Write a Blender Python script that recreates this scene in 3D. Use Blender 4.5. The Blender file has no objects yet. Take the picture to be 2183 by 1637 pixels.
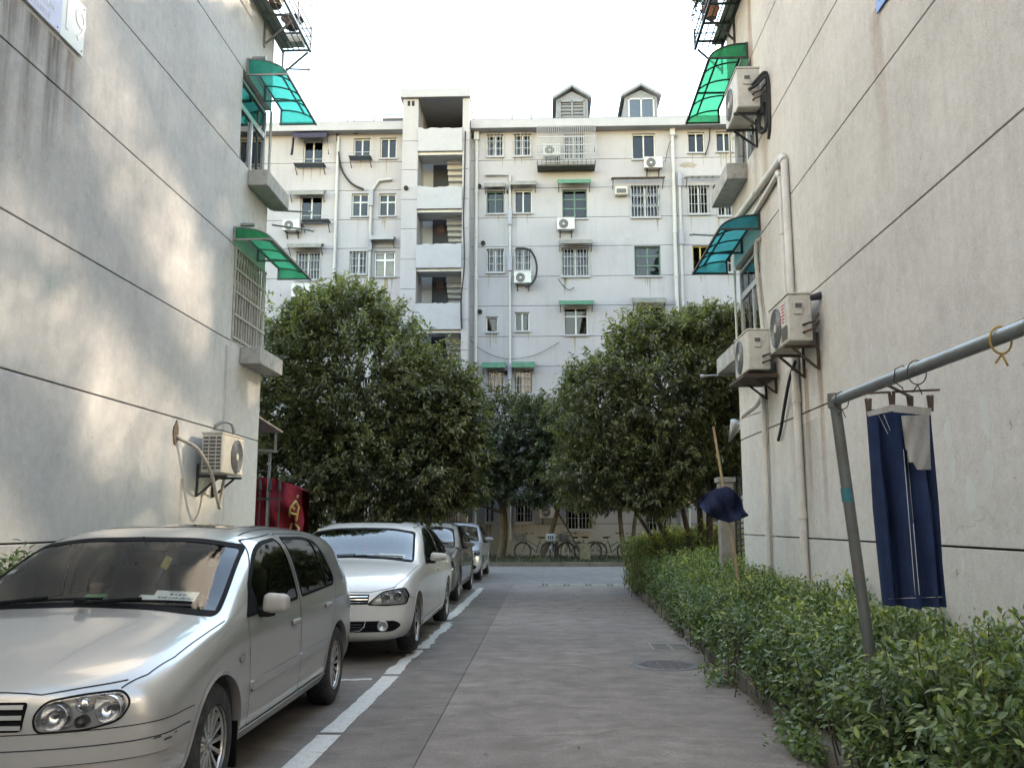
import bpy, bmesh, math, random
import numpy as np
from mathutils import Vector, Matrix
from mathutils.bvhtree import BVHTree
from mathutils.geometry import delaunay_2d_cdt

# ---------------------------------------------------------------- camera, sky, sun, exposure
S = bpy.context.scene
COL = S.collection
PW, PH, FOC, CAMH = 2183.0, 1637.0, 1970.0, 1.47
YAW, PITCH = math.radians(2.113), math.radians(8.559)
cam = bpy.data.cameras.new('camera')
cam.sensor_width = 36.0
cam.lens = 36.0 * FOC / PW
cam.clip_start = 0.05
cam.clip_end = 3000
camo = bpy.data.objects.new('camera', cam)
COL.objects.link(camo)
camo.location = (0, 0, CAMH)
camo.rotation_euler = (math.pi / 2 + PITCH, 0, YAW)
S.camera = camo

SUN_AZ = math.radians(46)      # measured from +Y (down the lane) towards +X
SUN_EL = math.radians(25)
SUN_DIR = Vector((math.sin(SUN_AZ) * math.cos(SUN_EL), math.cos(SUN_AZ) * math.cos(SUN_EL), math.sin(SUN_EL)))
world = bpy.data.worlds.new('World')
S.world = world
world.use_nodes = True
wn = world.node_tree.nodes
wl = world.node_tree.links
bg = wn['Background']
sky = wn.new('ShaderNodeTexSky')
sky.sky_type = 'NISHITA'
sky.sun_disc = False
sky.sun_elevation = SUN_EL
sky.sun_rotation = SUN_AZ
sky.air_density = 1.5
sky.dust_density = 0.1
sky.ozone_density = 1.0
wl.new(sky.outputs[0], bg.inputs[0])
bg.inputs[1].default_value = 0.15
sl = bpy.data.lights.new('sun', 'SUN')
sl.energy = 3.0
sl.angle = math.radians(1.4)
sl.color = (1.0, 0.92, 0.82)
sun = bpy.data.objects.new('sun', sl)
COL.objects.link(sun)
sun.rotation_euler = SUN_DIR.to_track_quat('Z', 'Y').to_euler()
vs = S.view_settings
vs.view_transform = 'Standard'
vs.look = 'None'
vs.gamma = 1
vs.exposure = 2.92
vs.use_curve_mapping = False
vs.use_white_balance = True
vs.white_balance_temperature = 7900
vs.white_balance_tint = 13
S.cycles.max_bounces = 6
S.cycles.diffuse_bounces = 3
S.cycles.transparent_max_bounces = 12
S.cycles.use_adaptive_sampling = True
S.cycles.adaptive_threshold = 0.02
S.cycles.caustics_reflective = False
S.cycles.caustics_refractive = False
S.cycles.sample_clamp_indirect = 6

# ---------------------------------------------------------------- points on known planes of the place
_cy, _sy, _cp, _sp = math.cos(YAW), math.sin(YAW), math.cos(PITCH), math.sin(PITCH)
_R = Vector((_cy, _sy, 0)); _U = Vector((_sy * _sp, -_cy * _sp, _cp)); _F = Vector((-_sy * _cp, _cy * _cp, _sp))
def at(px, py, X=None, Y=None, Z=None):
    d = _F + _R * ((px - PW / 2) / FOC) - _U * ((py - PH / 2) / FOC)
    if X is not None: k = X / d.x
    elif Y is not None: k = Y / d.y
    else: k = (Z - CAMH) / d.z
    return Vector((0, 0, CAMH)) + d * k

# ---------------------------------------------------------------- object helpers
def tag(o, label=None, cat=None, group=None, kind=None):
    if label: o['label'] = label
    if cat: o['category'] = cat
    if group: o['group'] = group
    if kind: o['kind'] = kind
    return o
def empty(name, loc=(0, 0, 0), label=None, cat=None, group=None, kind=None, rz=0):
    o = bpy.data.objects.new(name, None)
    o.location = loc
    o.rotation_euler = (0, 0, rz)
    o.empty_display_size = 0.1
    COL.objects.link(o)
    return tag(o, label, cat, group, kind)
def wmat(o):
    m = Matrix.LocRotScale(o.location, o.rotation_euler, o.scale)
    if o.parent: m = wmat(o.parent) @ o.matrix_parent_inverse @ m
    return m
def put(o, parent, world=True):
    if parent is not None:
        o.parent = parent
        if world: o.matrix_parent_inverse = wmat(parent).inverted()
    return o
def link(name, me, mat=None, parent=None, world=True):
    o = bpy.data.objects.new(name, me)
    COL.objects.link(o)
    if mat is not None and not len(me.materials): me.materials.append(mat)
    return put(o, parent, world)
def copy_tree(o, parent=None, **kw):
    c = o.copy()
    COL.objects.link(c)
    c.parent = parent
    for ch in [q for q in o.children]: copy_tree(ch, c)
    return tag(c, **kw)

class MB:
    """collects boxes, tubes, sheets and lathes; build() links them as one mesh"""
    def __init__(s): s.v = []; s.f = []
    def add(s, vs, fs):
        n = len(s.v); s.v += [tuple(q) for q in vs]; s.f += [tuple(i + n for i in f) for f in fs]; return s
    def box(s, c, d, rot=None):
        hx, hy, hz = d[0] / 2, d[1] / 2, d[2] / 2
        P = [Vector((x, y, z)) for x in (-hx, hx) for y in (-hy, hy) for z in (-hz, hz)]
        if rot is not None: P = [rot @ p for p in P]
        c = Vector(c)
        return s.add([p + c for p in P], [(0, 1, 3, 2), (4, 6, 7, 5), (0, 4, 5, 1), (2, 3, 7, 6), (0, 2, 6, 4), (1, 5, 7, 3)])
    def bx(s, x0, x1, y0, y1, z0, z1):
        return s.box(((x0 + x1) / 2, (y0 + y1) / 2, (z0 + z1) / 2), (abs(x1 - x0), abs(y1 - y0), abs(z1 - z0)))
    def bar(s, a, b, w, h=None, up=(0, 0, 1)):
        a, b = Vector(a), Vector(b); h = h or w
        d = (b - a); L = d.length
        if L < 1e-6: return s
        d.normalize(); u = Vector(up)
        if abs(d.dot(u)) > .95: u = Vector((1, 0, 0))
        x = d.cross(u).normalized(); z = x.cross(d)
        m = Matrix((x, d, z)).transposed()
        return s.box((a + b) / 2, (w, L, h), m)
    def tube(s, pts, r, n=8, caps=True):
        pts = [Vector(p) for p in pts]; rs = r if isinstance(r, (list, tuple)) else [r] * len(pts)
        V = []; F = []; x = None
        for i, p in enumerate(pts):
            d = (pts[min(i + 1, len(pts) - 1)] - pts[max(i - 1, 0)]).normalized()
            if x is None:
                u = Vector((0, 0, 1)) if abs(d.z) < .9 else Vector((1, 0, 0))
                x = d.cross(u).normalized()
            else:
                x = (x - d * x.dot(d)).normalized()
            y = d.cross(x)
            for k in range(n):
                a = 2 * math.pi * k / n
                V.append(p + (x * math.cos(a) + y * math.sin(a)) * rs[i])
        for i in range(len(pts) - 1):
            for k in range(n):
                F.append((i * n + k, i * n + (k + 1) % n, (i + 1) * n + (k + 1) % n, (i + 1) * n + k))
        if caps:
            F.append(tuple(range(n))[::-1]); F.append(tuple((len(pts) - 1) * n + k for k in range(n)))
        return s.add(V, F)
    def lathe(s, prof, c, axis='z', n=24):
        c = Vector(c); V = []; F = []; m = len(prof)
        for k in range(n):
            a = 2 * math.pi * k / n; ca, sa = math.cos(a), math.sin(a)
            for r, h in prof:
                if axis == 'z': q = Vector((r * ca, r * sa, h))
                elif axis == 'x': q = Vector((h, r * ca, r * sa))
                else: q = Vector((r * sa, h, r * ca))
                V.append(c + q)
        for k in range(n):
            for i in range(m - 1):
                F.append((k * m + i, ((k + 1) % n) * m + i, ((k + 1) % n) * m + i + 1, k * m + i + 1))
        return s.add(V, F)
    def prism(s, poly, h0, h1, f):
        """poly in 2D; f(u,v,h)->3D"""
        n = len(poly)
        V = [f(u, v, h0) for u, v in poly] + [f(u, v, h1) for u, v in poly]
        return s.add(V, [tuple(range(n))[::-1], tuple(range(n, 2 * n))] + [(i, (i + 1) % n, n + (i + 1) % n, n + i) for i in range(n)])
    def sheet(s, grid):
        h, w = len(grid), len(grid[0])
        return s.add([p for r in grid for p in r], [(i * w + j, i * w + j + 1, (i + 1) * w + j + 1, (i + 1) * w + j) for i in range(h - 1) for j in range(w - 1)])
    def mesh(s, name, smooth=False, angle=None, fix=True):
        me = bpy.data.meshes.new(name)
        me.from_pydata(s.v, [], s.f)
        if fix:
            bm = bmesh.new(); bm.from_mesh(me)
            bmesh.ops.recalc_face_normals(bm, faces=bm.faces)
            bm.to_mesh(me); bm.free()
        if smooth:
            for p in me.polygons: p.use_smooth = True
            if angle: me.set_sharp_from_angle(angle=math.radians(angle))
        me.update()
        return me
    def build(s, name, mat, parent=None, smooth=False, angle=None, world=True, bevel=0, fix=True):
        me = s.mesh(name, smooth, angle, fix)
        o = link(name, me, mat, parent, world)
        if bevel:
            b = o.modifiers.new('bevel', 'BEVEL'); b.width = bevel; b.segments = 2; b.limit_method = 'ANGLE'
            b.harden_normals = False
        return o

# ---------------------------------------------------------------- materials
MATS = {}
def rgb(c): return (c[0], c[1], c[2], 1)
def srgb(r, g, b):
    return tuple(((q / 255 + .055) / 1.055) ** 2.4 if q > 10 else q / 255 / 12.92 for q in (r, g, b))
class NT:
    def __init__(s, name):
        s.m = bpy.data.materials.new(name); s.m.use_nodes = True
        s.n = s.m.node_tree.nodes; s.l = s.m.node_tree.links
        s.b = s.n['Principled BSDF']; s.out = s.n['Material Output']
        s._p = None
    def node(s, t, **kw):
        q = s.n.new(t)
        for k, v in kw.items(): setattr(q, k, v)
        return q
    def pos(s, scale=(1, 1, 1), obj=False):
        if obj: src = s.node('ShaderNodeTexCoord').outputs['Object']
        else: src = s.node('ShaderNodeNewGeometry').outputs['Position']
        m = s.node('ShaderNodeVectorMath', operation='MULTIPLY'); m.inputs[1].default_value = scale
        s.l.new(src, m.inputs[0]); return m.outputs[0]
    def noise(s, vec, scale=5, detail=4, rough=.55, dist=0):
        q = s.node('ShaderNodeTexNoise'); q.inputs['Scale'].default_value = scale; q.inputs['Detail'].default_value = detail
        q.inputs['Roughness'].default_value = rough; q.inputs['Distortion'].default_value = dist
        s.l.new(vec, q.inputs['Vector']); return q.outputs['Fac']
    def vor(s, vec, scale=5, feature='DISTANCE_TO_EDGE'):
        q = s.node('ShaderNodeTexVoronoi', feature=feature); q.inputs['Scale'].default_value = scale
        s.l.new(vec, q.inputs['Vector']); return q.outputs['Distance']
    def ramp(s, fac, stops, interp='LINEAR'):
        q = s.node('ShaderNodeValToRGB'); q.color_ramp.interpolation = interp
        e = q.color_ramp.elements
        while len(e) < len(stops): e.new(.5)
        for el, (p, c) in zip(e, stops):
            el.position = p; el.color = (c, c, c, 1) if isinstance(c, (int, float)) else rgb(c)
        s.l.new(fac, q.inputs[0]); return q.outputs[0]
    def mix(s, fac, a, b, mode='MIX'):
        q = s.node('ShaderNodeMix', data_type='RGBA', blend_type=mode)
        for i, v in ((0, fac), (6, a), (7, b)):
            if isinstance(v, (int, float)): q.inputs[i].default_value = v if i == 0 else (v, v, v, 1)
            elif isinstance(v, (tuple, list)): q.inputs[i].default_value = rgb(v)
            else: s.l.new(v, q.inputs[i])
        return q.outputs[2]
    def math(s, op, a, b=0.0, clamp=False):
        q = s.node('ShaderNodeMath', operation=op, use_clamp=clamp)
        for i, v in ((0, a), (1, b)):
            if isinstance(v, (int, float)): q.inputs[i].default_value = v
            else: s.l.new(v, q.inputs[i])
        return q.outputs[0]
    def sep(s, vec):
        q = s.node('ShaderNodeSeparateXYZ'); s.l.new(vec, q.inputs[0]); return q.outputs
    def rand(s): return s.node('ShaderNodeObjectInfo').outputs['Random']
    def set(s, name, v):
        i = s.b.inputs[name]
        if isinstance(v, (int, float)): i.default_value = v
        elif isinstance(v, (tuple, list)): i.default_value = rgb(v) if len(v) == 3 else v
        else: s.l.new(v, i)
        return s
    def bump(s, h, strength=.3, dist=.01):
        q = s.node('ShaderNodeBump'); q.inputs['Strength'].default_value = strength; q.inputs['Distance'].default_value = dist
        s.l.new(h, q.inputs['Height']); s.l.new(q.outputs[0], s.b.inputs['Normal']); return s
def plain(name, col, rough=.6, metal=0, var=.12, vs=3.0, bump=0, bs=60, dirt=None, dirt_amt=.4, spec=.5, coat=0):
    """one colour with small uneven wear; coordinates in object space"""
    if name in MATS: return MATS[name]
    t = NT(name)
    p = t.pos(obj=True)
    n = t.noise(p, vs, 5, .6)
    c = t.mix(t.ramp(n, [(.25, 0), (.75, 1)]), tuple(q * (1 - var) for q in col), tuple(min(1, q * (1 + var)) for q in col))
    if dirt is not None:
        d = t.ramp(t.noise(p, vs * 2.3, 6, .7), [(.48, 0), (.7, dirt_amt)])
        c = t.mix(d, c, dirt)
    t.set('Base Color', c).set('Roughness', rough).set('Metallic', metal).set('Specular IOR Level', spec)
    if coat: t.set('Coat Weight', coat).set('Coat Roughness', .05)
    if bump: t.bump(t.noise(p, bs, 3), bump, .004)
    MATS[name] = t.m
    return t.m
def glass(name, tint=(.5, .55, .55), ior=1.5, rough=0.0, refl=(1, 1, 1)):
    if name in MATS: return MATS[name]
    t = NT(name)
    tr = t.node('ShaderNodeBsdfTransparent'); tr.inputs[0].default_value = rgb(tint)
    gl = t.node('ShaderNodeBsdfGlossy'); gl.inputs['Roughness'].default_value = rough; gl.inputs[0].default_value = rgb(refl)
    fr = t.node('ShaderNodeFresnel'); fr.inputs[0].default_value = ior
    mx = t.node('ShaderNodeMixShader')
    t.l.new(fr.outputs[0], mx.inputs[0]); t.l.new(tr.outputs[0], mx.inputs[1]); t.l.new(gl.outputs[0], mx.inputs[2])
    t.l.new(mx.outputs[0], t.out.inputs['Surface'])
    MATS[name] = t.m
    return t.m
RND = random.Random(7)
def text_obj(body, size, mat, parent, loc, rot, name='lettering', world=True, extr=.0005, align='CENTER'):
    cu = bpy.data.curves.new(name, 'FONT'); cu.body = body; cu.size = size; cu.extrude = extr
    cu.align_x = align; cu.align_y = 'CENTER'; cu.resolution_u = 2
    o = bpy.data.objects.new(name, cu); COL.objects.link(o)
    dg = bpy.context.evaluated_depsgraph_get()
    me = bpy.data.meshes.new_from_object(o.evaluated_get(dg))
    bpy.data.objects.remove(o)
    me.materials.clear()
    o = link(name, me, mat)
    o.location = loc; o.rotation_euler = rot
    return put(o, parent, world)

# ================================================================ cars
def m_paint(name, col, metal=.55, rough=.32, dust=(.30, .28, .25)):
    if name in MATS: return MATS[name]
    t = NT(name)
    p = t.pos(obj=True)
    fl = t.noise(p, 900, 2)
    c = t.mix(t.ramp(fl, [(.3, 0), (.7, 1)]), tuple(q * .95 for q in col), tuple(min(1, q * 1.05) for q in col))
    z = t.sep(p)[2]
    low = t.ramp(t.math('ADD', z, t.math('MULTIPLY', t.noise(p, 4, 5), .25)), [(.25, .55), (.55, .05)])
    up = t.ramp(t.noise(p, 7, 6, .7), [(.45, 0), (.8, .18)])
    d = t.math('MAXIMUM', low, up)
    c = t.mix(d, c, dust)
    t.set('Base Color', c).set('Metallic', t.math('MULTIPLY', t.math('SUBTRACT', 1.0, d), metal))
    t.set('Roughness', t.ramp(d, [(0, rough), (.6, .6)]))
    t.set('Coat Weight', t.ramp(d, [(0, 1.0), (.6, .2)])).set('Coat Roughness', .025)
    MATS[name] = t.m
    return t.m
M_RUB = plain('tyre_rubber', (.018, .018, .018), .75, var=.3, vs=9, dirt=(.10, .09, .08), dirt_amt=.5)
M_TRIM = plain('black_trim', (.006, .006, .007), .75, dirt=(.04, .038, .035), dirt_amt=.2, spec=.12)
M_GAP = plain('panel_gap', (.006, .006, .006), .8)
M_ALLOY = plain('alloy', (.50, .49, .47), .35, .8, dirt=(.16, .13, .10), dirt_amt=.55, vs=8)
M_CHROME = plain('chrome', (.75, .76, .78), .10, 1.0, var=.03)
M_REFL = plain('lamp_reflector', (.75, .76, .78), .2, .85, var=.05)
M_LAMPD = plain('lamp_dark', (.10, .10, .105), .3, .6)
M_HOUS = plain('lamp_housing', (.50, .51, .52), .3, .5)
M_CAB = plain('cabin_dark', (.08, .08, .082), .8)
M_SEAT = plain('seat_cloth', (.34, .33, .31), .9, var=.2)
M_SEATW = plain('seat_cover_pale', (.42, .41, .38), .9, var=.15)
M_GLASSW = glass('windscreen_glass', (.86, .89, .87), 1.5)
M_GLASSS = glass('side_glass', (.30, .33, .32), 1.6)
M_LENS = glass('lamp_lens', (.93, .94, .95), 1.45)
M_AMBER = plain('amber_lens', (.5, .16, .02), .2)
M_PAPER = plain('paper', (.72, .72, .66), .8, var=.04)
M_PAPERY = plain('paper_yellow', (.70, .64, .34), .8, var=.05)
M_INK = plain('ink', (.05, .05, .06), .7)
M_BROWN = plain('doll_brown', (.10, .045, .03), .6)
M_LEAFGREEN = plain('doll_green', (.10, .22, .08), .6)

def roundpoly(pts, r, n=5):
    out = []
    N = len(pts)
    for i in range(N):
        p = Vector(pts[i][:2]); a = Vector(pts[i - 1][:2]); b = Vector(pts[(i + 1) % N][:2])
        rr = pts[i][2] if len(pts[i]) > 2 else r
        da, db = a - p, b - p
        k = min(rr, da.length * .48, db.length * .48)
        if k < 1e-4: out.append((p.x, p.y)); continue
        A = p + da.normalized() * k; B = p + db.normalized() * k
        for j in range(n + 1):
            t = j / n
            q = A * (1 - t) ** 2 + p * 2 * t * (1 - t) + B * t * t
            out.append((q.x, q.y))
    return out
def resample(poly, res, closed=True):
    out = []
    N = len(poly)
    for i in range(N if closed else N - 1):
        a = Vector(poly[i]); b = Vector(poly[(i + 1) % N])
        n = max(1, int(math.ceil((b - a).length / res)))
        for j in range(n): out.append(tuple(a.lerp(b, j / n)))
    if not closed: out.append(tuple(poly[-1]))
    return out
def inpoly(x, y, poly):
    c = False; n = len(poly); j = n - 1
    for i in range(n):
        xi, yi = poly[i]; xj, yj = poly[j]
        if (yi > y) != (yj > y) and x < (xj - xi) * (y - yi) / (yj - yi) + xi: c = not c
        j = i
    return c
def inpoly_np(x, y, poly):
    c = np.zeros(len(x), bool); j = len(poly) - 1
    for i in range(len(poly)):
        xi, yi = poly[i]; xj, yj = poly[j]
        if yi != yj: c ^= ((yi > y) != (yj > y)) & (x < (xj - xi) * (y - yi) / (yj - yi) + xi)
        j = i
    return c
def area(poly): return .5 * sum(poly[i - 1][0] * poly[i][1] - poly[i][0] * poly[i - 1][1] for i in range(len(poly)))
def offset_poly(poly, d):
    """d>0 outward"""
    s = 1 if area(poly) > 0 else -1
    out = []
    N = len(poly)
    for i in range(N):
        a = Vector(poly[i - 1]); p = Vector(poly[i]); b = Vector(poly[(i + 1) % N])
        e1 = (p - a); e2 = (b - p)
        if e1.length < 1e-9: e1 = e2
        if e2.length < 1e-9: e2 = e1
        n1 = Vector((e1.y, -e1.x)).normalized(); n2 = Vector((e2.y, -e2.x)).normalized()
        n = n1 + n2
        if n.length < 1e-6: n = n1
        n.normalize()
        k = max(.5, n.dot(n1))
        out.append(tuple(p + n * (s * d / k)))
    return out

class Skin:
    """a surface to lay windows, lamps, gaps and trim on"""
    def __init__(s, verts, faces):
        s.bvh = BVHTree.FromPolygons(verts, faces)
    def hit(s, u, v, axis, side=1):
        if axis == 'front': o, d = Vector((u, -3, v)), Vector((0, 1, 0))
        elif axis == 'side': o, d = Vector((3 * side, u, v)), Vector((-side, 0, 0))
        elif axis == 'top': o, d = Vector((u, v, 4)), Vector((0, 0, -1))
        elif axis == 'wrap':   # u runs round the nose, measured on a circle of 0.9 m about the front axle line
            d = Vector((-math.sin(u / .9), math.cos(u / .9), 0)); o = Vector((0, .9, v)) - d * 4
        p, n, i, t = s.bvh.ray_cast(o, d)
        if p is None:
            base = {'front': Vector((u, 0, v)), 'side': Vector((.8 * side, u, v)), 'top': Vector((u, v, 1)), 'wrap': Vector((math.sin(u / .9) * .85, .9 - math.cos(u / .9) * .85, v))}[axis]
            p, n, i, t = s.bvh.find_nearest(base)
            q = {'front': Vector((u, p.y, v)), 'side': Vector((p.x, u, v)), 'top': Vector((u, v, p.z)), 'wrap': p}[axis]
            return q, -d
        if n.dot(d) > 0: n = -n
        return p, n
    def patch(s, mb, poly, axis, off, side=1, res=.04, thick=0):
        out = resample(poly, res)
        us = [p[0] for p in out]; v_ = [p[1] for p in out]
        pts = [Vector(p) for p in out]; n0 = len(pts)
        inner = offset_poly(out, -res * .45)
        x = min(us)
        while x < max(us):
            y = min(v_)
            while y < max(v_):
                if inpoly(x, y, inner): pts.append(Vector((x, y)))
                y += res
            x += res
        vo, eo, fo, _, _, _ = delaunay_2d_cdt(pts, [(i, (i + 1) % n0) for i in range(n0)], [], 1, 1e-6)
        P = []; low = []
        for q in vo:
            p, n = s.hit(q.x, q.y, axis, side)
            P.append(p + n * off); low.append(p + n * (off - thick))
        F = [tuple(f) for f in fo]
        if thick:
            cnt = {}
            for f in F:
                for a, b in zip(f, f[1:] + f[:1]): cnt[(a, b)] = 1
            m = len(P); extra = []
            for (a, b) in list(cnt):
                if (b, a) not in cnt: extra.append((a, b, m + b, m + a))
            mb.add(P + low, F + extra)
        else: mb.add(P, F)
        return mb
    def ribbon(s, mb, line, axis, w0, w1, off, side=1, closed=False, res=.03, thick=0):
        """strip along a 2D line, from -w0 (left) to +w1 (right)"""
        L = resample(line, res, closed)
        n = len(L); G = []
        for i in range(n):
            if closed: a, b = L[i - 1], L[(i + 1) % n]
            else: a, b = L[max(0, i - 1)], L[min(n - 1, i + 1)]
            d = Vector(b) - Vector(a)
            if d.length < 1e-9: d = Vector((1, 0))
            d.normalize(); nn = Vector((-d.y, d.x)); p = Vector(L[i])
            q0 = p - nn * w0; q1 = p + nn * w1
            h0, n0 = s.hit(q0.x, q0.y, axis, side); h1, n1 = s.hit(q1.x, q1.y, axis, side)
            row = [h0 + n0 * off, h1 + n1 * off]
            if thick: row = [h0 + n0 * (off - thick)] + row + [h1 + n1 * (off - thick)]
            G.append(row)
        if closed: G.append(G[0])
        return mb.sheet(G)

def car_body(rings, caps, level):
    """rings: list of dict(y, pts (half section bottom->top), bow); returns verts, faces of the smooth body"""
    V = []; F = []; idx = []
    for r in rings:
        pts = r['pts']; full = [(x, z) for x, z in pts] + [(-x, z) for x, z in pts[-2:0:-1]]
        row = []
        for x, z in full:
            row.append(len(V)); V.append((x, r['y'] + r.get('bow', 0) * (abs(x) / .86) ** 2.2 + r.get('lean', 0) * (z - .5), z))
        idx.append(row)
    n = len(idx[0])
    for a, b in zip(idx, idx[1:]):
        for k in range(n): F.append((a[k], a[(k + 1) % n], b[(k + 1) % n], b[k]))
    for which in (0, -1):
        base = idx[which]; zc = sum(V[i][2] for i in base) / n
        prev = base
        for sc, dy in caps[which]:
            row = []
            for i in base:
                x, y, z = V[i]; bow = rings[which].get('bow', 0)
                y0 = y - bow * (abs(x) / .86) ** 2.2
                x2 = x * sc
                row.append(len(V)); V.append((x2, y0 + dy + bow * (abs(x2) / .86) ** 2.2, zc + (z - zc) * sc))
            for k in range(n):
                f = (prev[k], prev[(k + 1) % n], row[(k + 1) % n], row[k])
                F.append(f[::-1] if which == 0 else f)
            prev = row
        F.append(tuple(prev) if which == 0 else tuple(prev)[::-1])
    me = bpy.data.meshes.new('cage'); me.from_pydata(V, [], F)
    o = bpy.data.objects.new('cage', me); COL.objects.link(o)
    md = o.modifiers.new('s', 'SUBSURF'); md.levels = level; md.render_levels = level
    dg = bpy.context.evaluated_depsgraph_get()
    ev = o.evaluated_get(dg).to_mesh()
    vs_ = [tuple(v.co) for v in ev.vertices]; fs_ = [tuple(p.vertices) for p in ev.polygons]
    o.evaluated_get(dg).to_mesh_clear()
    bpy.data.objects.remove(o); bpy.data.meshes.remove(me)
    return vs_, fs_

def make_wheel(root, loc, side, R, rimr, width, style, badge=True):
    e = empty('wheel', (0, 0, 0)); e.parent = root; e.location = loc
    s = side; w = width / 2
    t = MB()
    t.lathe([(rimr, -w * s * .8), (rimr + .012, -w * s), (R - .05, -w * s), (R - .015, -w * s * .86), (R, -w * s * .6), (R, -w * s * .35), (R - .008, -w * s * .33), (R - .008, -w * s * .27), (R, -w * s * .25),
             (R, w * s * .0), (R - .008, w * s * .02), (R - .008, w * s * .08), (R, w * s * .1), (R, w * s * .36), (R - .007, w * s * .38), (R - .007, w * s * .43), (R, w * s * .45), (R, w * s * .62), (R - .016, w * s * .88), (R - .05, w * s * 1.03), (rimr + .03, w * s * 1.03), (rimr + .012, w * s), (rimr, w * s * .8)], (0, 0, 0), 'x', 48)
    ty = t.build('tyre', M_RUB, e, True, 35, world=False)
    r = MB()
    r.lathe([(rimr + .004, w * s * .98), (rimr + .004, w * s * .8), (rimr - .012, w * s * .86), (rimr - .016, w * s * .74)], (0, 0, 0), 'x', 48)
    q = MB(); q.lathe([(rimr - .015, w * s * .76), (rimr - .03, -w * s * .5)], (0, 0, 0), 'x', 48); q.build('rim_barrel', M_TRIM, e, True, 40, world=False)
    x1 = w * s * .86
    if style == 'multi':
        n = 14
        for k in range(n):
            a = 2 * math.pi * k / n
            ca, sa = math.cos(a), math.sin(a)
            p0 = Vector((x1 * .80, ca * .045, sa * .045)); p1 = Vector((x1 * .93, ca * (rimr - .008), sa * (rimr - .008)))
            tn = Vector((0, -sa, ca))
            V = []
            for p, hw, th in ((p0, .011, .03), (p0.lerp(p1, .5), .012, .025), (p1, .017, .03)):
                V += [p - tn * hw - Vector((s * th, 0, 0)), p - tn * hw * .8, p + tn * hw * .8, p + tn * hw - Vector((s * th, 0, 0))]
            r.add(V, [(i * 4 + j, i * 4 + (j + 1) % 4, (i + 1) * 4 + (j + 1) % 4, (i + 1) * 4 + j) for i in range(2) for j in range(4)] + [(0, 1, 2, 3), (11, 10, 9, 8)])
    else:
        n = 5
        for k in range(n):
            for da in (-.20, .20):
                a = 2 * math.pi * k / n + .3
                p0 = Vector((x1 * .82, math.cos(a + da * .9) * .05, math.sin(a + da * .9) * .05)); a2 = a + da * 1.05
                p1 = Vector((x1 * .95, math.cos(a2) * (rimr - .006), math.sin(a2) * (rimr - .006)))
                tn = Vector((0, -math.sin(a2), math.cos(a2)))
                V = []
                for p, hw, th in ((p0, .018, .03), (p0.lerp(p1, .5), .014, .03), (p1, .024, .03)):
                    V += [p - tn * hw - Vector((s * th, 0, 0)), p - tn * hw * .7, p + tn * hw * .7, p + tn * hw - Vector((s * th, 0, 0))]
                r.add(V, [(i * 4 + j, i * 4 + (j + 1) % 4, (i + 1) * 4 + (j + 1) % 4, (i + 1) * 4 + j) for i in range(2) for j in range(4)] + [(0, 1, 2, 3), (11, 10, 9, 8)])
    r.lathe([(.0, x1 * .86), (.040, x1 * .86), (.052, x1 * .80), (.062, x1 * .70), (.066, x1 * .45), (0, x1 * .45)], (0, 0, 0), 'x', 24)
    rim = r.build('rim', M_ALLOY, e, True, 40, world=False)
    d = MB(); d.lathe([(0, x1 * .2), (.13, x1 * .2), (.13, x1 * .1), (rimr - .02, x1 * .05), (rimr - .02, -x1 * .1), (0, -x1 * .1)], (0, 0, 0), 'x', 32)
    d.build('brake_disc', M_TRIM, e, True, 40, world=False)
    for k in range(5):
        b = MB()
        a = 2 * math.pi * k / 5 + .2
        b.tube([(x1 * .70, math.cos(a) * .056, math.sin(a) * .056), (x1 * .81, math.cos(a) * .056, math.sin(a) * .056)], .009, 6)
        b.build('wheel_bolt', M_TRIM, e, world=False)
    if badge:
        xb = x1 * .865
        c = MB(); c.lathe([(0, xb), (.031, xb), (.031, x1 * .84)], (0, 0, 0), 'x', 24); c.build('centre_cap', M_LAMPD, e, True, 30, world=False)
        g = MB(); xx = xb + .002 * s
        g.lathe([(.026, xb), (.026, xx), (.030, xx), (.030, xb)], (0, 0, 0), 'x', 24)
        def st(p, q): g.bar((xx, p[0] * s, p[1]), (xx, q[0] * s, q[1]), .0045, .004, (1, 0, 0))
        st((-.011, .024), (0, .004)); st((.011, .024), (0, .004))
        st((-.023, .012), (-.012, -.022)); st((-.012, -.022), (-.001, .001)); st((.001, .001), (.012, -.022)); st((.012, -.022), (.023, .012))
        g.build('centre_emblem', M_CHROME, e, world=False)
    return e

def rbox(name, size, bev, mat, parent, loc, rot=(0, 0, 0), seg=3, taper=None):
    bm = bmesh.new(); bmesh.ops.create_cube(bm, size=1)
    for v in bm.verts:
        v.co = Vector((v.co.x * size[0], v.co.y * size[1], v.co.z * size[2]))
        if taper and v.co.z > 0: v.co.x *= taper[0]; v.co.y *= taper[1]
    bmesh.ops.bevel(bm, geom=bm.edges[:], offset=bev, segments=seg, profile=.6, affect='EDGES')
    me = bpy.data.meshes.new(name); bm.to_mesh(me); bm.free()
    for p in me.polygons: p.use_smooth = True
    me.set_sharp_from_angle(angle=math.radians(40))
    o = link(name, me, mat, parent, False); o.location = loc; o.rotation_euler = rot
    return o
def taper_x(o, s, k, shift=0):
    xs = [v.co.x * s for v in o.data.vertices]; lo, hi = min(xs), max(xs)
    for v in o.data.vertices:
        t = (v.co.x * s - lo) / (hi - lo); f = 1 - (1 - k) * t * t; v.co.z = v.co.z * f + shift * t; v.co.y *= (1 - (1 - k) * .5 * t)

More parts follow.
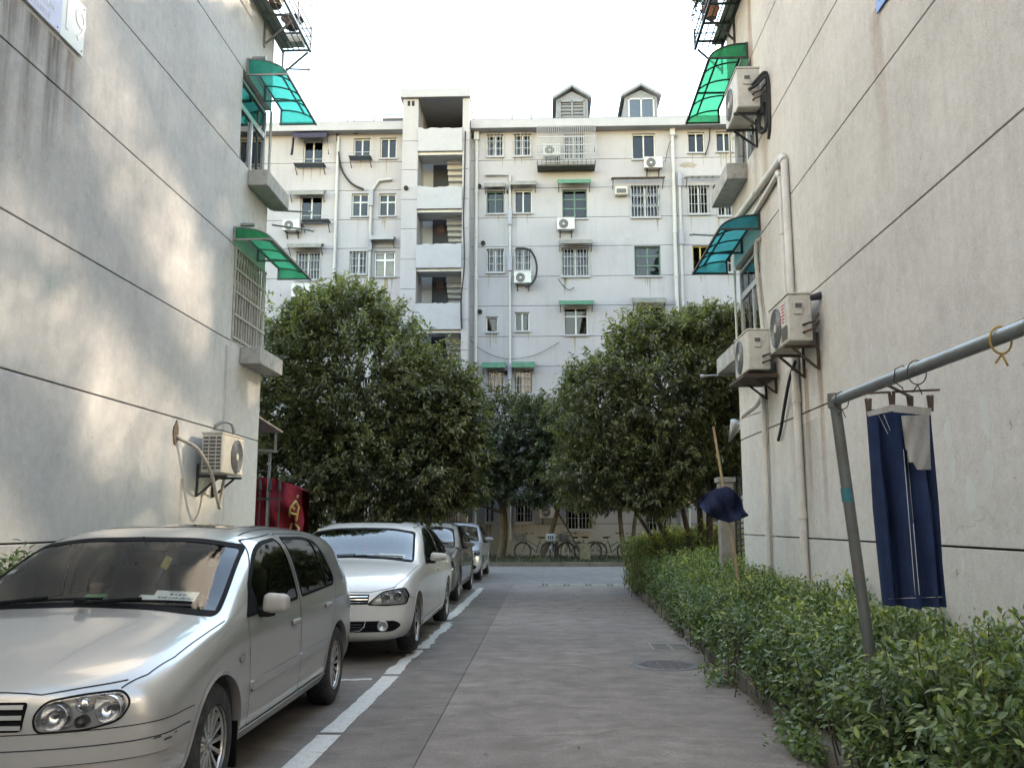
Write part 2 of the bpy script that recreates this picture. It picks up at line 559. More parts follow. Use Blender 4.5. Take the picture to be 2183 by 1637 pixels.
def make_car(sp, loc, name, label, rz=0, sy=1.0):
    root = empty(name, loc, label, 'car', rz=rz)
    L = sp['length']; H = sp['hw']; paint = sp['paint']
    verts, faces = car_body(sp['rings'], sp['caps'], sp['level'])
    skin = Skin(verts, faces)
    V = np.array(verts)
    ax, Ra, wz = sp['axles'], sp['arch'], sp['wheel_r']
    # ---- classify every face of the body
    FA = np.array(faces)
    ctr = V[FA].mean(1)
    nrm = np.cross(V[FA[:, 1]] - V[FA[:, 0]], V[FA[:, 2]] - V[FA[:, 0]]); nrm /= (np.linalg.norm(nrm, axis=1)[:, None] + 1e-9)
    outw = np.sign((nrm * (ctr - np.array([0, L / 2, .7]))).sum(1))
    if outw.mean() < 0: FA = FA[:, ::-1]; nrm = -nrm
    faces = [tuple(f) for f in FA.tolist()]
    tagf = np.array(['body'] * len(faces), dtype=object)
    x, y, z = ctr.T; nx, ny, nz = nrm.T
    for k, dp in enumerate(sp['doors']):
        q = (abs(nx) > .3) & (z > .2) & inpoly_np(y, z, dp)
        tagf[q & (x > 0)] = 'door%dL' % k; tagf[q & (x < 0)] = 'door%dR' % k
    tagf[(nz > .15) & (y < L * .4) & inpoly_np(x, y, sp['hood'])] = 'hood'
    for p in sp['headlights'] + sp.get('front_holes', []):
        tagf[(y < 1.0) & (ny < -.05) & inpoly_np(abs(x), z, offset_poly(p, -.008))] = None
    for p in sp['side_windows']: tagf[(abs(nx) > .35) & (z > .8) & inpoly_np(y, z, offset_poly(p, -.012))] = None
    tagf[(y > L * .6) & (ny > .15) & inpoly_np(x, z, offset_poly(sp['rear_window'], -.012))] = None
    tagf[(y < L * .55) & (z > sp['cowl_z'] - .12) & (ny < -.15) & inpoly_np(x, z, offset_poly(sp['windscreen'], -.016))] = None
    for a in ax:
        tagf[(abs(x) > .45) & (nz < .6) & ((y - a) ** 2 + (z - wz) ** 2 < Ra * Ra)] = None
        tagf[(nz < -.75) & (z < .3) & (abs(x) > .45) & (abs(y - a) < Ra)] = None
    # snap the wheel arch edge to its circle
    used = {}
    for f, t in zip(faces, tagf):
        for q in f: used.setdefault(q, set()).add(t is None)
    for q, st in used.items():
        if len(st) == 2:
            x, y, z = V[q]
            for a in ax:
                d = math.hypot(y - a, z - wz)
                if abs(d - Ra) < .06 and abs(x) > .45 and z > .22:
                    V[q] = (x, a + (y - a) * Ra / d, wz + (z - wz) * Ra / d)
    def snap(poly, axis, test):
        pl = [Vector(q) for q in resample(offset_poly(poly, -.012), .01)]
        A = np.array([(q.x, q.y) for q in pl])
        for q, st in used.items():
            if len(st) != 2: continue
            x, y, z = V[q]
            if not test(x, y, z): continue
            u, v = (x, z) if axis == 'front' else (y, z)
            dd = ((A - np.array([u, v])) ** 2).sum(1); k = dd.argmin()
            if dd[k] < .05 ** 2:
                p, n = skin.hit(A[k][0], A[k][1], axis, 1 if x > 0 else -1); V[q] = tuple(p)
    snap(sp['windscreen'], 'front', lambda x, y, z: y < L * .5 and z > sp['cowl_z'] - .1)
    for p_ in sp['side_windows']: snap(p_, 'side', lambda x, y, z: z > .85 and abs(x) > .5)
    def sub(nm, t, parent):
        fs = [f for f, g in zip(faces, tagf) if g == t]
        if not fs: return None
        ids = sorted({q for f in fs for q in f}); mp = {q: i for i, q in enumerate(ids)}
        me = bpy.data.meshes.new(nm); me.from_pydata([tuple(V[q]) for q in ids], [], [tuple(mp[q] for q in f) for f in fs])
        for p in me.polygons: p.use_smooth = True
        return link(nm, me, paint, parent, False)
    body = sub('body', 'body', root)
    hood = sub('hood', 'hood', root)
    doors = {}
    for k in range(len(sp['doors'])):
        for sd in 'LR':
            doors[(k, sd)] = sub('door', 'door%d%s' % (k, sd), root)
    def P(nm, mat, par=None, smooth=True):
        return lambda mb: mb.build(nm, mat, par or root, smooth, 45, world=False)
    # ---- arch lips and liners
    for a in ax:
        for s in (1, -1):
            m = MB(); g = []
            a0 = math.asin(max(-1, min(1, (.21 - wz) / Ra)))
            for k in range(29):
                t = a0 + (math.pi - 2 * a0) * k / 28
                u, v = a + math.cos(t) * Ra, wz + math.sin(t) * Ra
                u2, v2 = a + math.cos(t) * (Ra + .022), wz + math.sin(t) * (Ra + .022)
                p, n = skin.hit(u, v, 'side', s); p2, n2 = skin.hit(u2, v2, 'side', s)
                g.append([p2 + n2 * .002, p + n * .008, Vector((p.x - s * .03, u, v)), Vector((p.x - s * .05, a + math.cos(t) * (Ra + .01), wz + math.sin(t) * (Ra + .01)))])
            m.sheet(g); P('arch_lip', paint)(m)
            m = MB(); g = []
            for k in range(25):
                t = a0 + (math.pi - 2 * a0) * k / 24
                c, sn = math.cos(t) * (Ra + .012), math.sin(t) * (Ra + .012)
                g.append([(s * (H - .05), a + c, wz + sn), (s * .42, a + c, wz + sn)])
            m.sheet(g)
            fan = [(s * .42, a + math.cos(a0 + (math.pi - 2 * a0) * k / 24) * (Ra + .012), wz + math.sin(a0 + (math.pi - 2 * a0) * k / 24) * (Ra + .012)) for k in range(25)]
            m.add(fan, [tuple(range(25))])
            P('arch_liner', M_CAB)(m)
            make_wheel(root, (s * (H - sp['wheel_w'] / 2 - sp.get('inset', .012)), a, wz), s, wz, sp['rim_r'], sp['wheel_w'], sp['wheel'], sp.get('badge', True))
    # ---- glass and seals
    def pane(poly, axis, nm, gm, s=1, seal=.03, par=None, res=.05, out_w=.005):
        m = MB(); skin.patch(m, offset_poly(poly, -.006), axis, .0015, s, res); o = P(nm, gm, par)(m)
        m = MB(); skin.ribbon(m, poly if area(poly) > 0 else poly[::-1], axis, out_w, seal, .004, s, True, .03, .01); P('window_seal', M_TRIM, o)(m)
        return o
    wsp = pane(sp['windscreen'], 'front', 'windscreen', M_GLASSW, 1, .017)
    for k, p in enumerate(sp['side_windows']):
        for sd, s in (('L', 1), ('R', -1)):
            pane(p, 'side', 'side_window', M_GLASSS, s, .014, doors.get((min(k, len(sp['doors']) - 1), sd)) if k < len(sp['doors']) else None)
    for k, (line, w) in enumerate(sp.get('pillars', [])):
        for s in (1, -1):
            m = MB(); skin.ribbon(m, line, 'side', w / 2, w / 2, .006, s, False, .04, .01); P('window_divider', M_TRIM)(m)
    # rear glass laid from behind
    m = MB(); pl = sp['rear_window']
    pts = [Vector((x, L + 2, z)) for x, z in resample(pl, .08)]
    PP = []
    for q in pts:
        h = skin.bvh.ray_cast(q, Vector((0, -1, 0)))
        PP.append(h[0] + Vector((0, .003, 0)) if h[0] is not None else Vector((q.x, L - .2, q.z)))
    m.add(PP, [tuple(range(len(PP)))]); P('rear_window', M_GLASSS)(m)
    # ---- panel gaps
    for line, axis, closed in sp['gaps']:
        for s in ((1, -1) if axis == 'side' else (1,)):
            m = MB(); skin.ribbon(m, line, axis, .0024, .0024, .0022, s, closed, .03); P('panel_gap', M_GAP)(m)
    # ---- lamps
    for poly in sp['headlights']:
        for s in (1, -1):
            pl = [(x * s, z) for x, z in poly]
            if area(pl) < 0: pl = pl[::-1]
            hl = empty('headlight'); hl.parent = root
            m = MB(); skin.patch(m, pl, 'front', -.055, 1, .03); P('lamp_housing', M_HOUS, hl)(m)
            m = MB()
            out = resample(pl, .02); g = []
            for u, v in out + out[:1]:
                p, n = skin.hit(u, v, 'front'); g.append([p + n * .001, p - n * .057])
            m.sheet(g); P('lamp_wall', M_REFL, hl)(m)
            for (bx_, bz_, br, kind) in sp['bowls']:
                p, n = skin.hit(bx_ * s, bz_, 'front')
                m = MB(); c = Vector((bx_ * s, p.y + .012, bz_))
                prof = [(br * .15, .045), (br * .5, .038), (br * .8, .022), (br * .97, .002), (br, -.004), (br * 1.04, .0), (br * 1.04, .045)] if kind == 'bowl' else [(0, -.012), (br * .5, -.008), (br * .8, .004), (br * .85, .012), (br, .004), (br * 1.05, .02), (br * 1.05, .045)]
                m.lathe(prof, c, 'y', 24); o = P('lamp_bowl', M_REFL if kind != 'dark' else M_LAMPD, hl)(m)
                if kind == 'bowl':
                    m = MB(); m.tube([c + Vector((0, .045, 0)), c + Vector((0, .012, 0))], br * .17, 8); P('lamp_bulb', M_LAMPD, hl)(m)
            m = MB(); skin.patch(m, pl, 'front', .003, 1, .03); P('lamp_lens', M_LENS, hl)(m)
            m = MB(); skin.ribbon(m, pl, 'front', sp.get('lamp_rim', .009), .004, .004, 1, True, .02, .008); P('lamp_seal', M_TRIM, hl)(m)
    if 'extra' in sp: sp['extra'](root, skin, P, doors, hood, body, sp)
    # ---- mirrors
    mx, my, mz, mw, mh = sp['mirror']
    for s in (1, -1):
        e = rbox('mirror', (mw, .10, mh), .042, paint, root, (s * (mx + mw / 2), my, mz), (0, 0, s * -.12), 4, (.92, .9))
        taper_x(e, s, sp.get('mirror_taper', .82), sp.get('mirror_shift', 0))
        if sp.get('mirror_black', True):
            rbox('mirror_base', (.10, .10, .05), .015, M_TRIM, e, (-s * mw * .45, .01, -mh * .45))
        if sp.get('mirror_lamp'): rbox('mirror_lamp', (mw * .6, .012, .012), .004, M_LENS, e, (s * mw * .15, -.05, -.012))
        m = MB(); skin.patch(m, roundpoly(sp['mirror_tri'], .01), 'side', .006, s, .03, .01); P('mirror_mount', M_TRIM)(m)
        m = MB(); p, n = skin.hit(my + .02, mz - mh * .35, 'side', s)
        m.tube([p - n * .02, Vector((s * (mx + .03), my, mz - mh * .3))], .022, 8); P('mirror_arm', M_TRIM)(m)
    # ---- handles
    for (hy, hz), k in zip(sp['handles'], range(9)):
        for sd, s in (('L', 1), ('R', -1)):
            par = doors.get((k, sd)) or root
            p, n = skin.hit(hy, hz, 'side', s)
            m = MB(); cup = [(hy - .02 + .042 * math.cos(a), hz - .004 + .042 * math.sin(a)) for a in [j * math.pi / 10 for j in range(20)]]
            skin.patch(m, cup, 'side', .0015, s, .02); P('handle_cup', M_LAMPD if sp.get('cup_dark') else paint, par)(m)
            h = rbox('door_handle', (.026, .155, .034), .012, paint, par, p + n * .018, (0, 0, math.atan2(-n.x, n.y) * 0), 3)
    # ---- cabin
    cz = sp['cowl_z']; wy = sp['dash_y']
    m = MB(); m.bx(-H + .10, H - .10, wy, L - .75, .22, .42); m.bx(-H + .08, -H + .11, wy, L - .7, .3, cz - .06); m.bx(H - .11, H - .08, wy, L - .7, .3, cz - .06); m.bx(-H + .1, H - .1, L - .72, L - .68, .3, cz - .02)
    P('cabin_tub', M_CAB, None, False)(m)
    rbox('dashboard', (2 * H - .20, .55, .30), .07, M_CAB, root, (0, wy + .18, cz - .17))
    st = sp.get('seat_mat', M_SEAT)
    for s in (1, -1):
        x = .36 * s; y = sp['seat_y']
        e = rbox('front_seat', (.50, .50, .16), .06, st, root, (x, y - .12, .52))
        rbox('seat_back', (.48, .14, .62), .06, st, e, (0, .30, .34), (-.22, 0, 0), 3, (.8, 1))
        rbox('headrest', (.26, .10, .19), .05, sp.get('rest_mat', st), e, (0, .40, .76), (-.1, 0, 0))
    e = rbox('rear_seat', (1.25, .45, .16), .06, st, root, (0, sp['rear_seat_y'] - .1, .52))
    rbox('seat_back', (1.22, .15, .58), .06, st, e, (0, .28, .32), (-.3, 0, 0))
    for x in (-.36, .36): rbox('headrest', (.26, .10, .16), .05, st, e, (x, .40, .66))
    m = MB(); c = Vector((.37, wy + .50, cz - .10))
    ring = [c + Vector((math.cos(a) * .18, -math.sin(a) * .07, math.sin(a) * .17)) for a in [j * math.pi / 12 for j in range(25)]]
    m.tube(ring, .014, 6, False); m.bar(ring[0], ring[12], .03, .02); m.bar(c, ring[18], .03, .02); m.tube([c, c + Vector((0, -.2, -.06))], .03, 8)
    P('steering_wheel', M_TRIM)(m)
    if sy != 1.0:   # longer wheelbase: everything behind the front axle moves back
        ya = ax[0]
        def warp(y): return y if y < ya else ya + (y - ya) * sy
        def walk(o):
            for c in o.children:
                if c.location.length > 1e-6: c.location.y = warp(c.location.y); continue
                if c.type == 'MESH':
                    n = len(c.data.vertices); co = np.empty(n * 3, np.float32); c.data.vertices.foreach_get('co', co); co = co.reshape(-1, 3)
                    co[:, 1] = np.where(co[:, 1] < ya, co[:, 1], ya + (co[:, 1] - ya) * sy); c.data.vertices.foreach_set('co', co.ravel()); c.data.update()
                walk(c)
        walk(root)
    return root, skin, P

def R_(y, top, side, zb=.20, bow=0, lean=0):
    """ring: side = 4 pts from sill to shoulder, top = 4 pts to the centre line"""
    xs = side[0][0]
    return dict(y=y, pts=[(0, zb), (xs * .80, zb), (xs, zb + .05)] + side[1:] + top, bow=bow, lean=lean)
# ================================================================ surfaces
def m_concrete(name, col, warm=0, scuff=.5):
    t = NT(name)
    p = t.pos(); r = t.rand()
    big = t.noise(p, .45, 5, .6); mid = t.noise(p, 3.0, 6, .65); fine = t.noise(p, 140, 2, .6)
    c = t.mix(t.ramp(big, [(.3, 0), (.7, 1)]), tuple(q * .80 for q in col), tuple(q * 1.18 for q in col))
    c = t.mix(t.ramp(mid, [(.36, .55), (.60, 0)]), c, tuple(q * .60 for q in col))
    # oil and damp stains
    c = t.mix(t.ramp(t.noise(p, .9, 5, .7, .6), [(.54, 0), (.72, .6)]), c, tuple(q * .55 for q in col))
    # pale tyre scuffs running along and across the lane
    def rotp(a, sc):
        m = t.node('ShaderNodeMapping'); m.inputs['Rotation'].default_value = (0, 0, a); m.inputs['Scale'].default_value = sc
        t.l.new(p, m.inputs['Vector']); return m.outputs[0]
    wv = t.node('ShaderNodeVectorMath', operation='ADD'); nz = t.node('ShaderNodeTexNoise'); nz.inputs['Scale'].default_value = .5; t.l.new(p, nz.inputs['Vector'])
    sc = t.node('ShaderNodeVectorMath', operation='SCALE'); sc.inputs['Scale'].default_value = 1.6; t.l.new(nz.outputs['Color'], sc.inputs[0]); t.l.new(p, wv.inputs[0]); t.l.new(sc.outputs[0], wv.inputs[1])
    for a, k, s0 in ((math.radians(-50), 1.0, (1.7, 7, 1)), (math.radians(-28), .9, (2.2, 8, 1)), (math.radians(-75), .5, (1.6, 6, 1))):
        m = t.node('ShaderNodeMapping'); m.inputs['Rotation'].default_value = (0, 0, a); m.inputs['Scale'].default_value = s0; t.l.new(wv.outputs[0], m.inputs['Vector'])
        s1 = t.ramp(t.noise(m.outputs[0], 1.1, 5, .65), [(.53, 0), (.66, scuff * k)])
        g = t.ramp(t.noise(p, 45, 4, .8), [(.40, .0), (.62, 1)])
        g2 = t.ramp(t.noise(p, 1.1 + k * .3, 3), [(.42, 0), (.58, 1)])
        c = t.mix(t.math('MULTIPLY', t.math('MULTIPLY', s1, g), g2), c, tuple(min(1, q * 2.2) for q in col))
    # scattered pale grit
    c = t.mix(t.math('MULTIPLY', t.ramp(t.noise(p, 90, 2, .6), [(.58, 0), (.68, .6)]), t.ramp(t.noise(p, 1.5, 4), [(.4, 0), (.6, 1)])), c, tuple(min(1, q * 2.0) for q in col))
    c = t.mix(.75, c, t.ramp(fine, [(.25, .15), (.75, .85)]), 'OVERLAY')
    c = t.mix(.5, c, t.ramp(t.noise(p, 38, 4, .75), [(.25, .25), (.75, .75)]), 'OVERLAY')
    wn2 = t.node('ShaderNodeVectorMath', operation='ADD'); t.l.new(p, wn2.inputs[0]); t.l.new(sc.outputs[0], wn2.inputs[1])
    ck = t.math('MULTIPLY', t.ramp(t.vor(wn2.outputs[0], .55), [(0, 1), (.006, 0)]), t.ramp(t.noise(p, .5, 3), [(.52, 0), (.6, .7)]))
    c = t.mix(ck, c, tuple(q * .3 for q in col))
    c = t.mix(t.ramp(r, [(0, 0), (1, .16)]), c, tuple(q * .6 for q in col))
    t.set('Base Color', c).set('Roughness', t.ramp(mid, [(.3, .95), (.7, .75)])).bump(t.math('ADD', t.math('MULTIPLY', fine, .5), mid), .35, .004)
    return t.m
M_SLAB = m_concrete('lane_concrete', (.218, .180, .156), scuff=.7)
M_SLABL = m_concrete('bay_concrete', (.172, .144, .124), scuff=.4)
M_SLABX = m_concrete('street_concrete', (.19, .176, .17), scuff=.3)
M_KERB = m_concrete('kerb_concrete', (.14, .125, .10), scuff=0)
def m_soil():
    t = NT('soil'); p = t.pos()
    n = t.noise(p, 9, 8, .75)
    c = t.ramp(n, [(.25, (.012, .010, .007)), (.5, (.035, .028, .018)), (.75, (.07, .055, .03))])
    c = t.mix(t.ramp(t.noise(p, 1.6, 5), [(.45, 0), (.65, .7)]), c, (.03, .045, .015))
    t.set('Base Color', c).set('Roughness', .95).bump(n, .8, .03); return t.m
M_SOIL = m_soil()
M_JOINT = plain('joint_dark', (.06, .054, .05), .95)
def m_line():
    t = NT('worn_white_paint'); p = t.pos()
    w = t.ramp(t.noise(p, 16, 7, .75), [(.52, 0), (.70, .8)])
    c = t.mix(w, (.60, .59, .55), (.28, .26, .23))
    c = t.mix(t.ramp(t.noise(p, 120, 2), [(.45, 0), (.7, .4)]), c, (.2, .18, .16))
    t.set('Base Color', c).set('Roughness', .85); return t.m
M_LINE = m_line()

g = MB(); g.add([(-900, -900, -.02), (900, -900, -.02), (900, 900, -.02), (-900, 900, -.02)], [(0, 1, 2, 3)])
tag(g.build('ground', M_SOIL), kind='structure')
road = empty('road', (0, 10, 0), kind='structure')
rb = MB(); rb.bx(-3.75, 2.0, -14, 22.9, -.018, -.012); rb.build('road_joint_bed', M_JOINT, road)
J = .0018
def slab(x0, x1, y0, y1, mat, z=0.0, nm='concrete_slab'):
    m = MB(); m.bx(x0 + J, x1 - J, y0 + J, y1 - J, -.011, z)
    return m.build(nm, mat, road, bevel=.004)
ys = [-14, -9.7, -4.2, 1.28, 6.78, 12.28, 17.78, 22.9]
for a, b in zip(ys, ys[1:]):
    slab(-3.75, -.82, a, b, M_SLABL)
    slab(-.82, 2.0, a, b, M_SLAB)
rb = MB(); rb.bx(-46, 46, 22.9, 32.5, -.018, -.012); rb.build('street_joint_bed', M_JOINT, road)
xs = [-46 + 5.1 * i for i in range(19)]
for a, b in zip(xs, xs[1:]):
    for y0, y1 in ((22.9, 27.7), (27.7, 32.5)):
        slab(a, min(b, 46), y0, y1, M_SLABX)
# kerbs: one stone after another
def kerb(name, pts, w=.12, h=.13, ln=.98, z0=-.1):
    e = empty(name, pts[0], kind='structure')
    rr = random.Random(len(name))
    for a, b in zip(pts, pts[1:]):
        a = Vector(a); b = Vector(b); n = max(1, round((b - a).length / ln))
        for i in range(n):
            p, q = a.lerp(b, i / n), a.lerp(b, (i + 1) / n)
            d = (q - p).normalized(); dx = rr.uniform(-.008, .008); dz = rr.uniform(-.008, .008)
            s_ = d.cross(Vector((0, 0, 1)))
            m = MB(); m.bar(p + d * .006 + s_ * (w / 2 + dx) + Vector((0, 0, (h + z0) / 2 + dz)), q - d * .006 + s_ * (w / 2 + dx) + Vector((0, 0, (h + z0) / 2 + dz)), w, h - z0)
            m.build('kerb_stone', M_KERB, e, bevel=.014)
    return e
kerb('kerb_right', [(1.64, 3.0, 0), (1.70, 6.4, 0), (1.90, 21.4, 0), (2.15, 22.3, 0), (2.7, 22.75, 0), (9, 22.9, 0)])
kerb('kerb_back', [(-30, 32.5, 0), (30, 32.5, 0)][::1], .14, .14)
kerb('kerb_left', [(-3.62, 14.6, 0), (-3.62, 1.0, 0)])
b = MB(); b.bx(1.8, 2.95, 3, 14.2, -.02, .07); b.bx(2.03, 9, 14.2, 22.3, -.02, .07); b.bx(-4.4, -3.74, 1, 14.4, -.02, .07); b.bx(-14, -3.75, 14.4, 22.9, -.02, .05)
tag(b.build('planting_bed', M_SOIL), kind='structure')
b = MB(); b.bx(-30, 30, 32.64, 39.6, -.02, .10); tag(b.build('planting_strip', M_SOIL), kind='structure')
# painted parking lines with broken edges
def line(pts, w, seed, amp=.012, step=.07):
    rr = random.Random(seed); L = []; Rr = []
    a, b = Vector(pts[0]), Vector(pts[1]); d = (b - a); n = int(d.length / step); d.normalize(); nn = Vector((-d.y, d.x, 0))
    w1 = w2 = 0
    for i in range(n + 1):
        p = a + d * (i * step)
        w1 = w1 * .55 + rr.gauss(0, amp); w2 = w2 * .7 + rr.gauss(0, amp)
        L.append(p + nn * (w / 2 + w1)); Rr.append(p - nn * (w / 2 + w2))
    m = MB(); m.sheet([L, Rr]); return m.build('parking_line', M_LINE, road)
Z4 = .0045
line(((-1.53, 4.2, Z4), (-1.53, 6.76, Z4)), .165, 1, .002); line(((-1.53, 6.80, Z4), (-1.515, 9.30, Z4)), .16, 2, .003)
line(((-1.54, 9.36, Z4), (-1.51, 11.15, Z4)), .15, 3, .009); line(((-1.48, 11.25, Z4), (-1.46, 14.2, Z4)), .13, 4, .016); line(((-1.52, 14.6, Z4), (-1.50, 21.6, Z4)), .15, 5, .01)
line(((-2.15, 9.02, Z4), (-1.66, 9.05, Z4)), .09, 6, .014, .04); line(((-1.9, 21.62, Z4), (-1.58, 21.62, Z4)), .10, 7, .01, .04)

# manhole, covers and slot drain
M_IRON = plain('cast_iron', (.16, .148, .145), .65, .2, dirt=(.20, .175, .155), dirt_amt=.6, vs=12)
e = empty('manhole_cover', (1.24, 10.05, .0), 'round cast iron manhole cover set in the lane beside the right hedge', 'manhole cover')
m = MB(); m.lathe([(0, .006), (.325, .006), (.33, .001)], (1.24, 10.05, 0), 'z', 40); m.build('lid', M_IRON, e, False)
m = MB(); m.lathe([(.335, .001), (.34, .008), (.375, .008), (.38, .001)], (1.24, 10.05, 0), 'z', 40); m.build('rim', M_IRON, e)
m = MB()
for i in range(-5, 6):
    for j in range(-5, 6):
        x, y = i * .055 + (.0275 if j % 2 else 0), j * .055
        if x * x + y * y < .29 ** 2: m.box((1.24 + x, 10.05 + y, .0085), (.036, .022, .006), Matrix.Rotation(.7 if (i + j) % 2 else -.7, 3, 'Z'))
tag(m.build('lid_pattern', M_IRON, e), kind='stuff')
M_PATCH = plain('cement_patch', (.24, .225, .20), .9, var=.25, vs=9)
e = empty('inspection_cover', (1.5, 11.5, 0), 'small square double inspection cover in a cement patch before the manhole', 'inspection cover')
m = MB(); m.bx(1.24, 1.72, 11.2, 11.86, .0, .005); m.build('cement_frame', M_PATCH, e)
for x0 in (1.27, 1.49):
    m = MB(); m.bx(x0, x0 + .19, 11.28, 11.78, .004, .0085); m.build('cover_plate', M_KERB, e)
    for y in (11.35, 11.62):
        m = MB(); m.bx(x0 + .03, x0 + .16, y, y + .02, .008, .012); m.build('lifting_bar', M_IRON, e)
e = empty('slot_drain', (.7, 23.0, 0), 'long slot drain with metal gratings across the end of the lane', 'drain')
m = MB(); m.bx(-.2, 1.75, 22.45, 22.95, .001, .006); m.build('drain_frame', M_PATCH, e)
for k in range(4):
    for q in (0, .09):
        m = MB(); m.bx(-.12 + k * .52 + q, -.06 + k * .52 + q, 22.5, 22.9, .004, .010); m.build('slot', M_JOINT, e)
# ================================================================ the two gable buildings
def m_plaster(name, col, low, stains=(), cracks=False, side=1):
    t = NT(name); p = t.pos()
    x, y, z = t.sep(p)
    c = t.mix(t.ramp(t.noise(p, .7, 5, .6), [(.3, 0), (.7, 1)]), tuple(q * .86 for q in col), tuple(q * 1.10 for q in col))
    # run-off streaks
    st = t.noise(t.pos((5, 5, .22)), 1.6, 6, .7)
    c = t.mix(t.ramp(st, [(.48, 0), (.78, .38)]), c, tuple(q * .72 for q in col))
    st2 = t.noise(t.pos((16, 16, .5)), 1.0, 4, .7)
    c = t.mix(t.ramp(st2, [(.5, 0), (.74, .22)]), c, tuple(min(1, q * 1.16) for q in col))
    # greener, paler coat near the ground
    zl = t.ramp(t.math('DIVIDE', t.math('ADD', z, t.math('MULTIPLY', t.noise(p, 1.1, 4), 1.6)), 8.0), [(.22, .8), (.55, 0)])
    c = t.mix(zl, c, low)
    c = t.mix(t.ramp(t.noise(p, 2.2, 7, .7), [(.56, 0), (.75, .35)]), c, tuple(q * .72 for q in low))
    # faint grime below each joint
    for (y0, w, zt, zb_, colr, amt) in stains:
        g = t.math('ABSOLUTE', t.math('SUBTRACT', t.math('ADD', y, t.math('MULTIPLY', t.math('SUBTRACT', t.noise(t.pos((3, 3, .8)), 1.5, 3), .5), .12)), y0))
        g = t.ramp(t.math('DIVIDE', g, w * 1.5), [(0, 1), (.5, .85), (1, 0)])
        h = t.math('MULTIPLY', t.ramp(t.math('DIVIDE', t.math('SUBTRACT', zt, z), zt - zb_), [(0, 1), (1, .0)]), t.math('LESS_THAN', z, zt))
        n = t.ramp(t.noise(t.pos((9, 9, .7)), 2, 5, .7), [(.28, .25), (.58, 1)])
        c = t.mix(t.math('MULTIPLY', t.math('MULTIPLY', t.math('MULTIPLY', g, h), n), amt), c, colr)
    if cracks:
        mp = t.node('ShaderNodeVectorMath', operation='ADD'); nn = t.node('ShaderNodeTexNoise'); nn.inputs['Scale'].default_value = 1.6; nn.inputs['Detail'].default_value = 6
        t.l.new(p, nn.inputs['Vector']); sc = t.node('ShaderNodeVectorMath', operation='SCALE'); sc.inputs['Scale'].default_value = 1.0
        t.l.new(nn.outputs['Color'], sc.inputs[0]); t.l.new(p, mp.inputs[0]); t.l.new(sc.outputs[0], mp.inputs[1])
        v = t.vor(mp.outputs[0], 1.1)
        k = t.math('MULTIPLY', t.ramp(v, [(.0, 1), (.008, 0)]), t.ramp(t.noise(p, .9, 3), [(.48, 0), (.60, 1)]))
        k = t.math('MULTIPLY', k, t.ramp(t.math('DIVIDE', z, 5.0), [(.55, 1), (.95, 0)]))
        c = t.mix(t.math('MULTIPLY', k, .55), c, tuple(q * .5 for q in col))
    fine = t.noise(p, 110, 3, .7)
    c = t.mix(.5, c, t.ramp(fine, [(.25, .25), (.75, .75)]), 'OVERLAY')
    c = t.mix(.45, c, t.ramp(t.noise(p, 9, 6, .75), [(.25, .32), (.75, .68)]), 'OVERLAY')
    sp = t.ramp(t.noise(p, 13, 2, .5), [(.74, 0), (.77, .55)])
    c = t.mix(sp, c, tuple(q * .35 for q in col))
    t.set('Base Color', c).set('Roughness', .92).set('Specular IOR Level', .2)
    t.bump(t.math('ADD', fine, t.math('MULTIPLY', t.noise(p, 22, 3), .6)), .45, .004)
    MATS[name] = t.m
    return t.m
RUST = (.26, .135, .06); GRIME = (.10, .085, .07)
M_WALL_L = m_plaster('left_gable_render', (.55, .54, .52), (.57, .575, .56), [(6.92, .10, 5.8, 3.9, GRIME, .7), (7.25, .09, 5.8, 4.2, GRIME, .8), (7.62, .10, 5.8, 4.3, GRIME, .9), (7.9, .07, 5.8, 4.9, RUST, .7), (7.5, .5, 5.8, 4.6, GRIME, .3), (11.05, .05, 2.0, 1.1, RUST, .6), (12.4, .05, 3.9, 1.3, GRIME, .5), (9.0, 3.0, 1.28, .6, GRIME, .25)])
M_WALL_R = m_plaster('right_gable_render', (.60, .565, .515), (.59, .575, .54), [(12.45, .10, 9.5, 4.6, RUST, .9), (11.9, .16, 6.7, 4.2, RUST, .6), (9.93, .07, 3.3, 1.0, RUST, 1.0), (10.47, .07, 3.2, 1.2, RUST, 1.0), (13.0, .5, 9.2, 7.6, RUST, .35), (10.9, .3, 3.3, 1.2, GRIME, .45), (12.15, .12, 3.2, 1.5, RUST, .4), (7.75, .10, 6.0, 4.2, RUST, .5), (10.55, .35, 2.6, .4, GRIME, .35)], True)
M_BACK = plain('joint_backing', (.022, .02, .018), .95)
M_SILL = plain('sill_concrete', (.40, .39, .36), .9, var=.2, vs=4, dirt=(.16, .15, .13), dirt_amt=.6, bump=.3)
M_ALU = plain('aluminium', (.55, .56, .56), .4, .6, dirt=(.25, .24, .22), dirt_amt=.3)
M_WFRAME = plain('white_frame', (.62, .62, .59), .5, dirt=(.3, .28, .25), dirt_amt=.3)
M_GREENF = plain('green_frame', (.09, .17, .13), .6, var=.25, dirt=(.2, .19, .17), dirt_amt=.3)
M_ROOM = plain('room_dark', (.035, .036, .038), .9, var=.4)
M_CURT = plain('curtain_pale', (.42, .42, .40), .9, var=.2)
M_CURTB = plain('curtain_blue', (.08, .13, .35), .9, var=.3)
M_CURTV = plain('curtain_violet', (.16, .14, .20), .9, var=.3)
M_PANE = glass('window_glass', (.50, .55, .58), 1.75)
M_PANEB = glass('window_glass_blue', (.22, .33, .48), 1.8)
M_BARS = plain('grille_paint', (.50, .48, .44), .6, .2, dirt=(.25, .15, .08), dirt_amt=.4)
M_STEEL = plain('steel_grey', (.30, .30, .29), .45, .6, dirt=(.18, .11, .06), dirt_amt=.3)
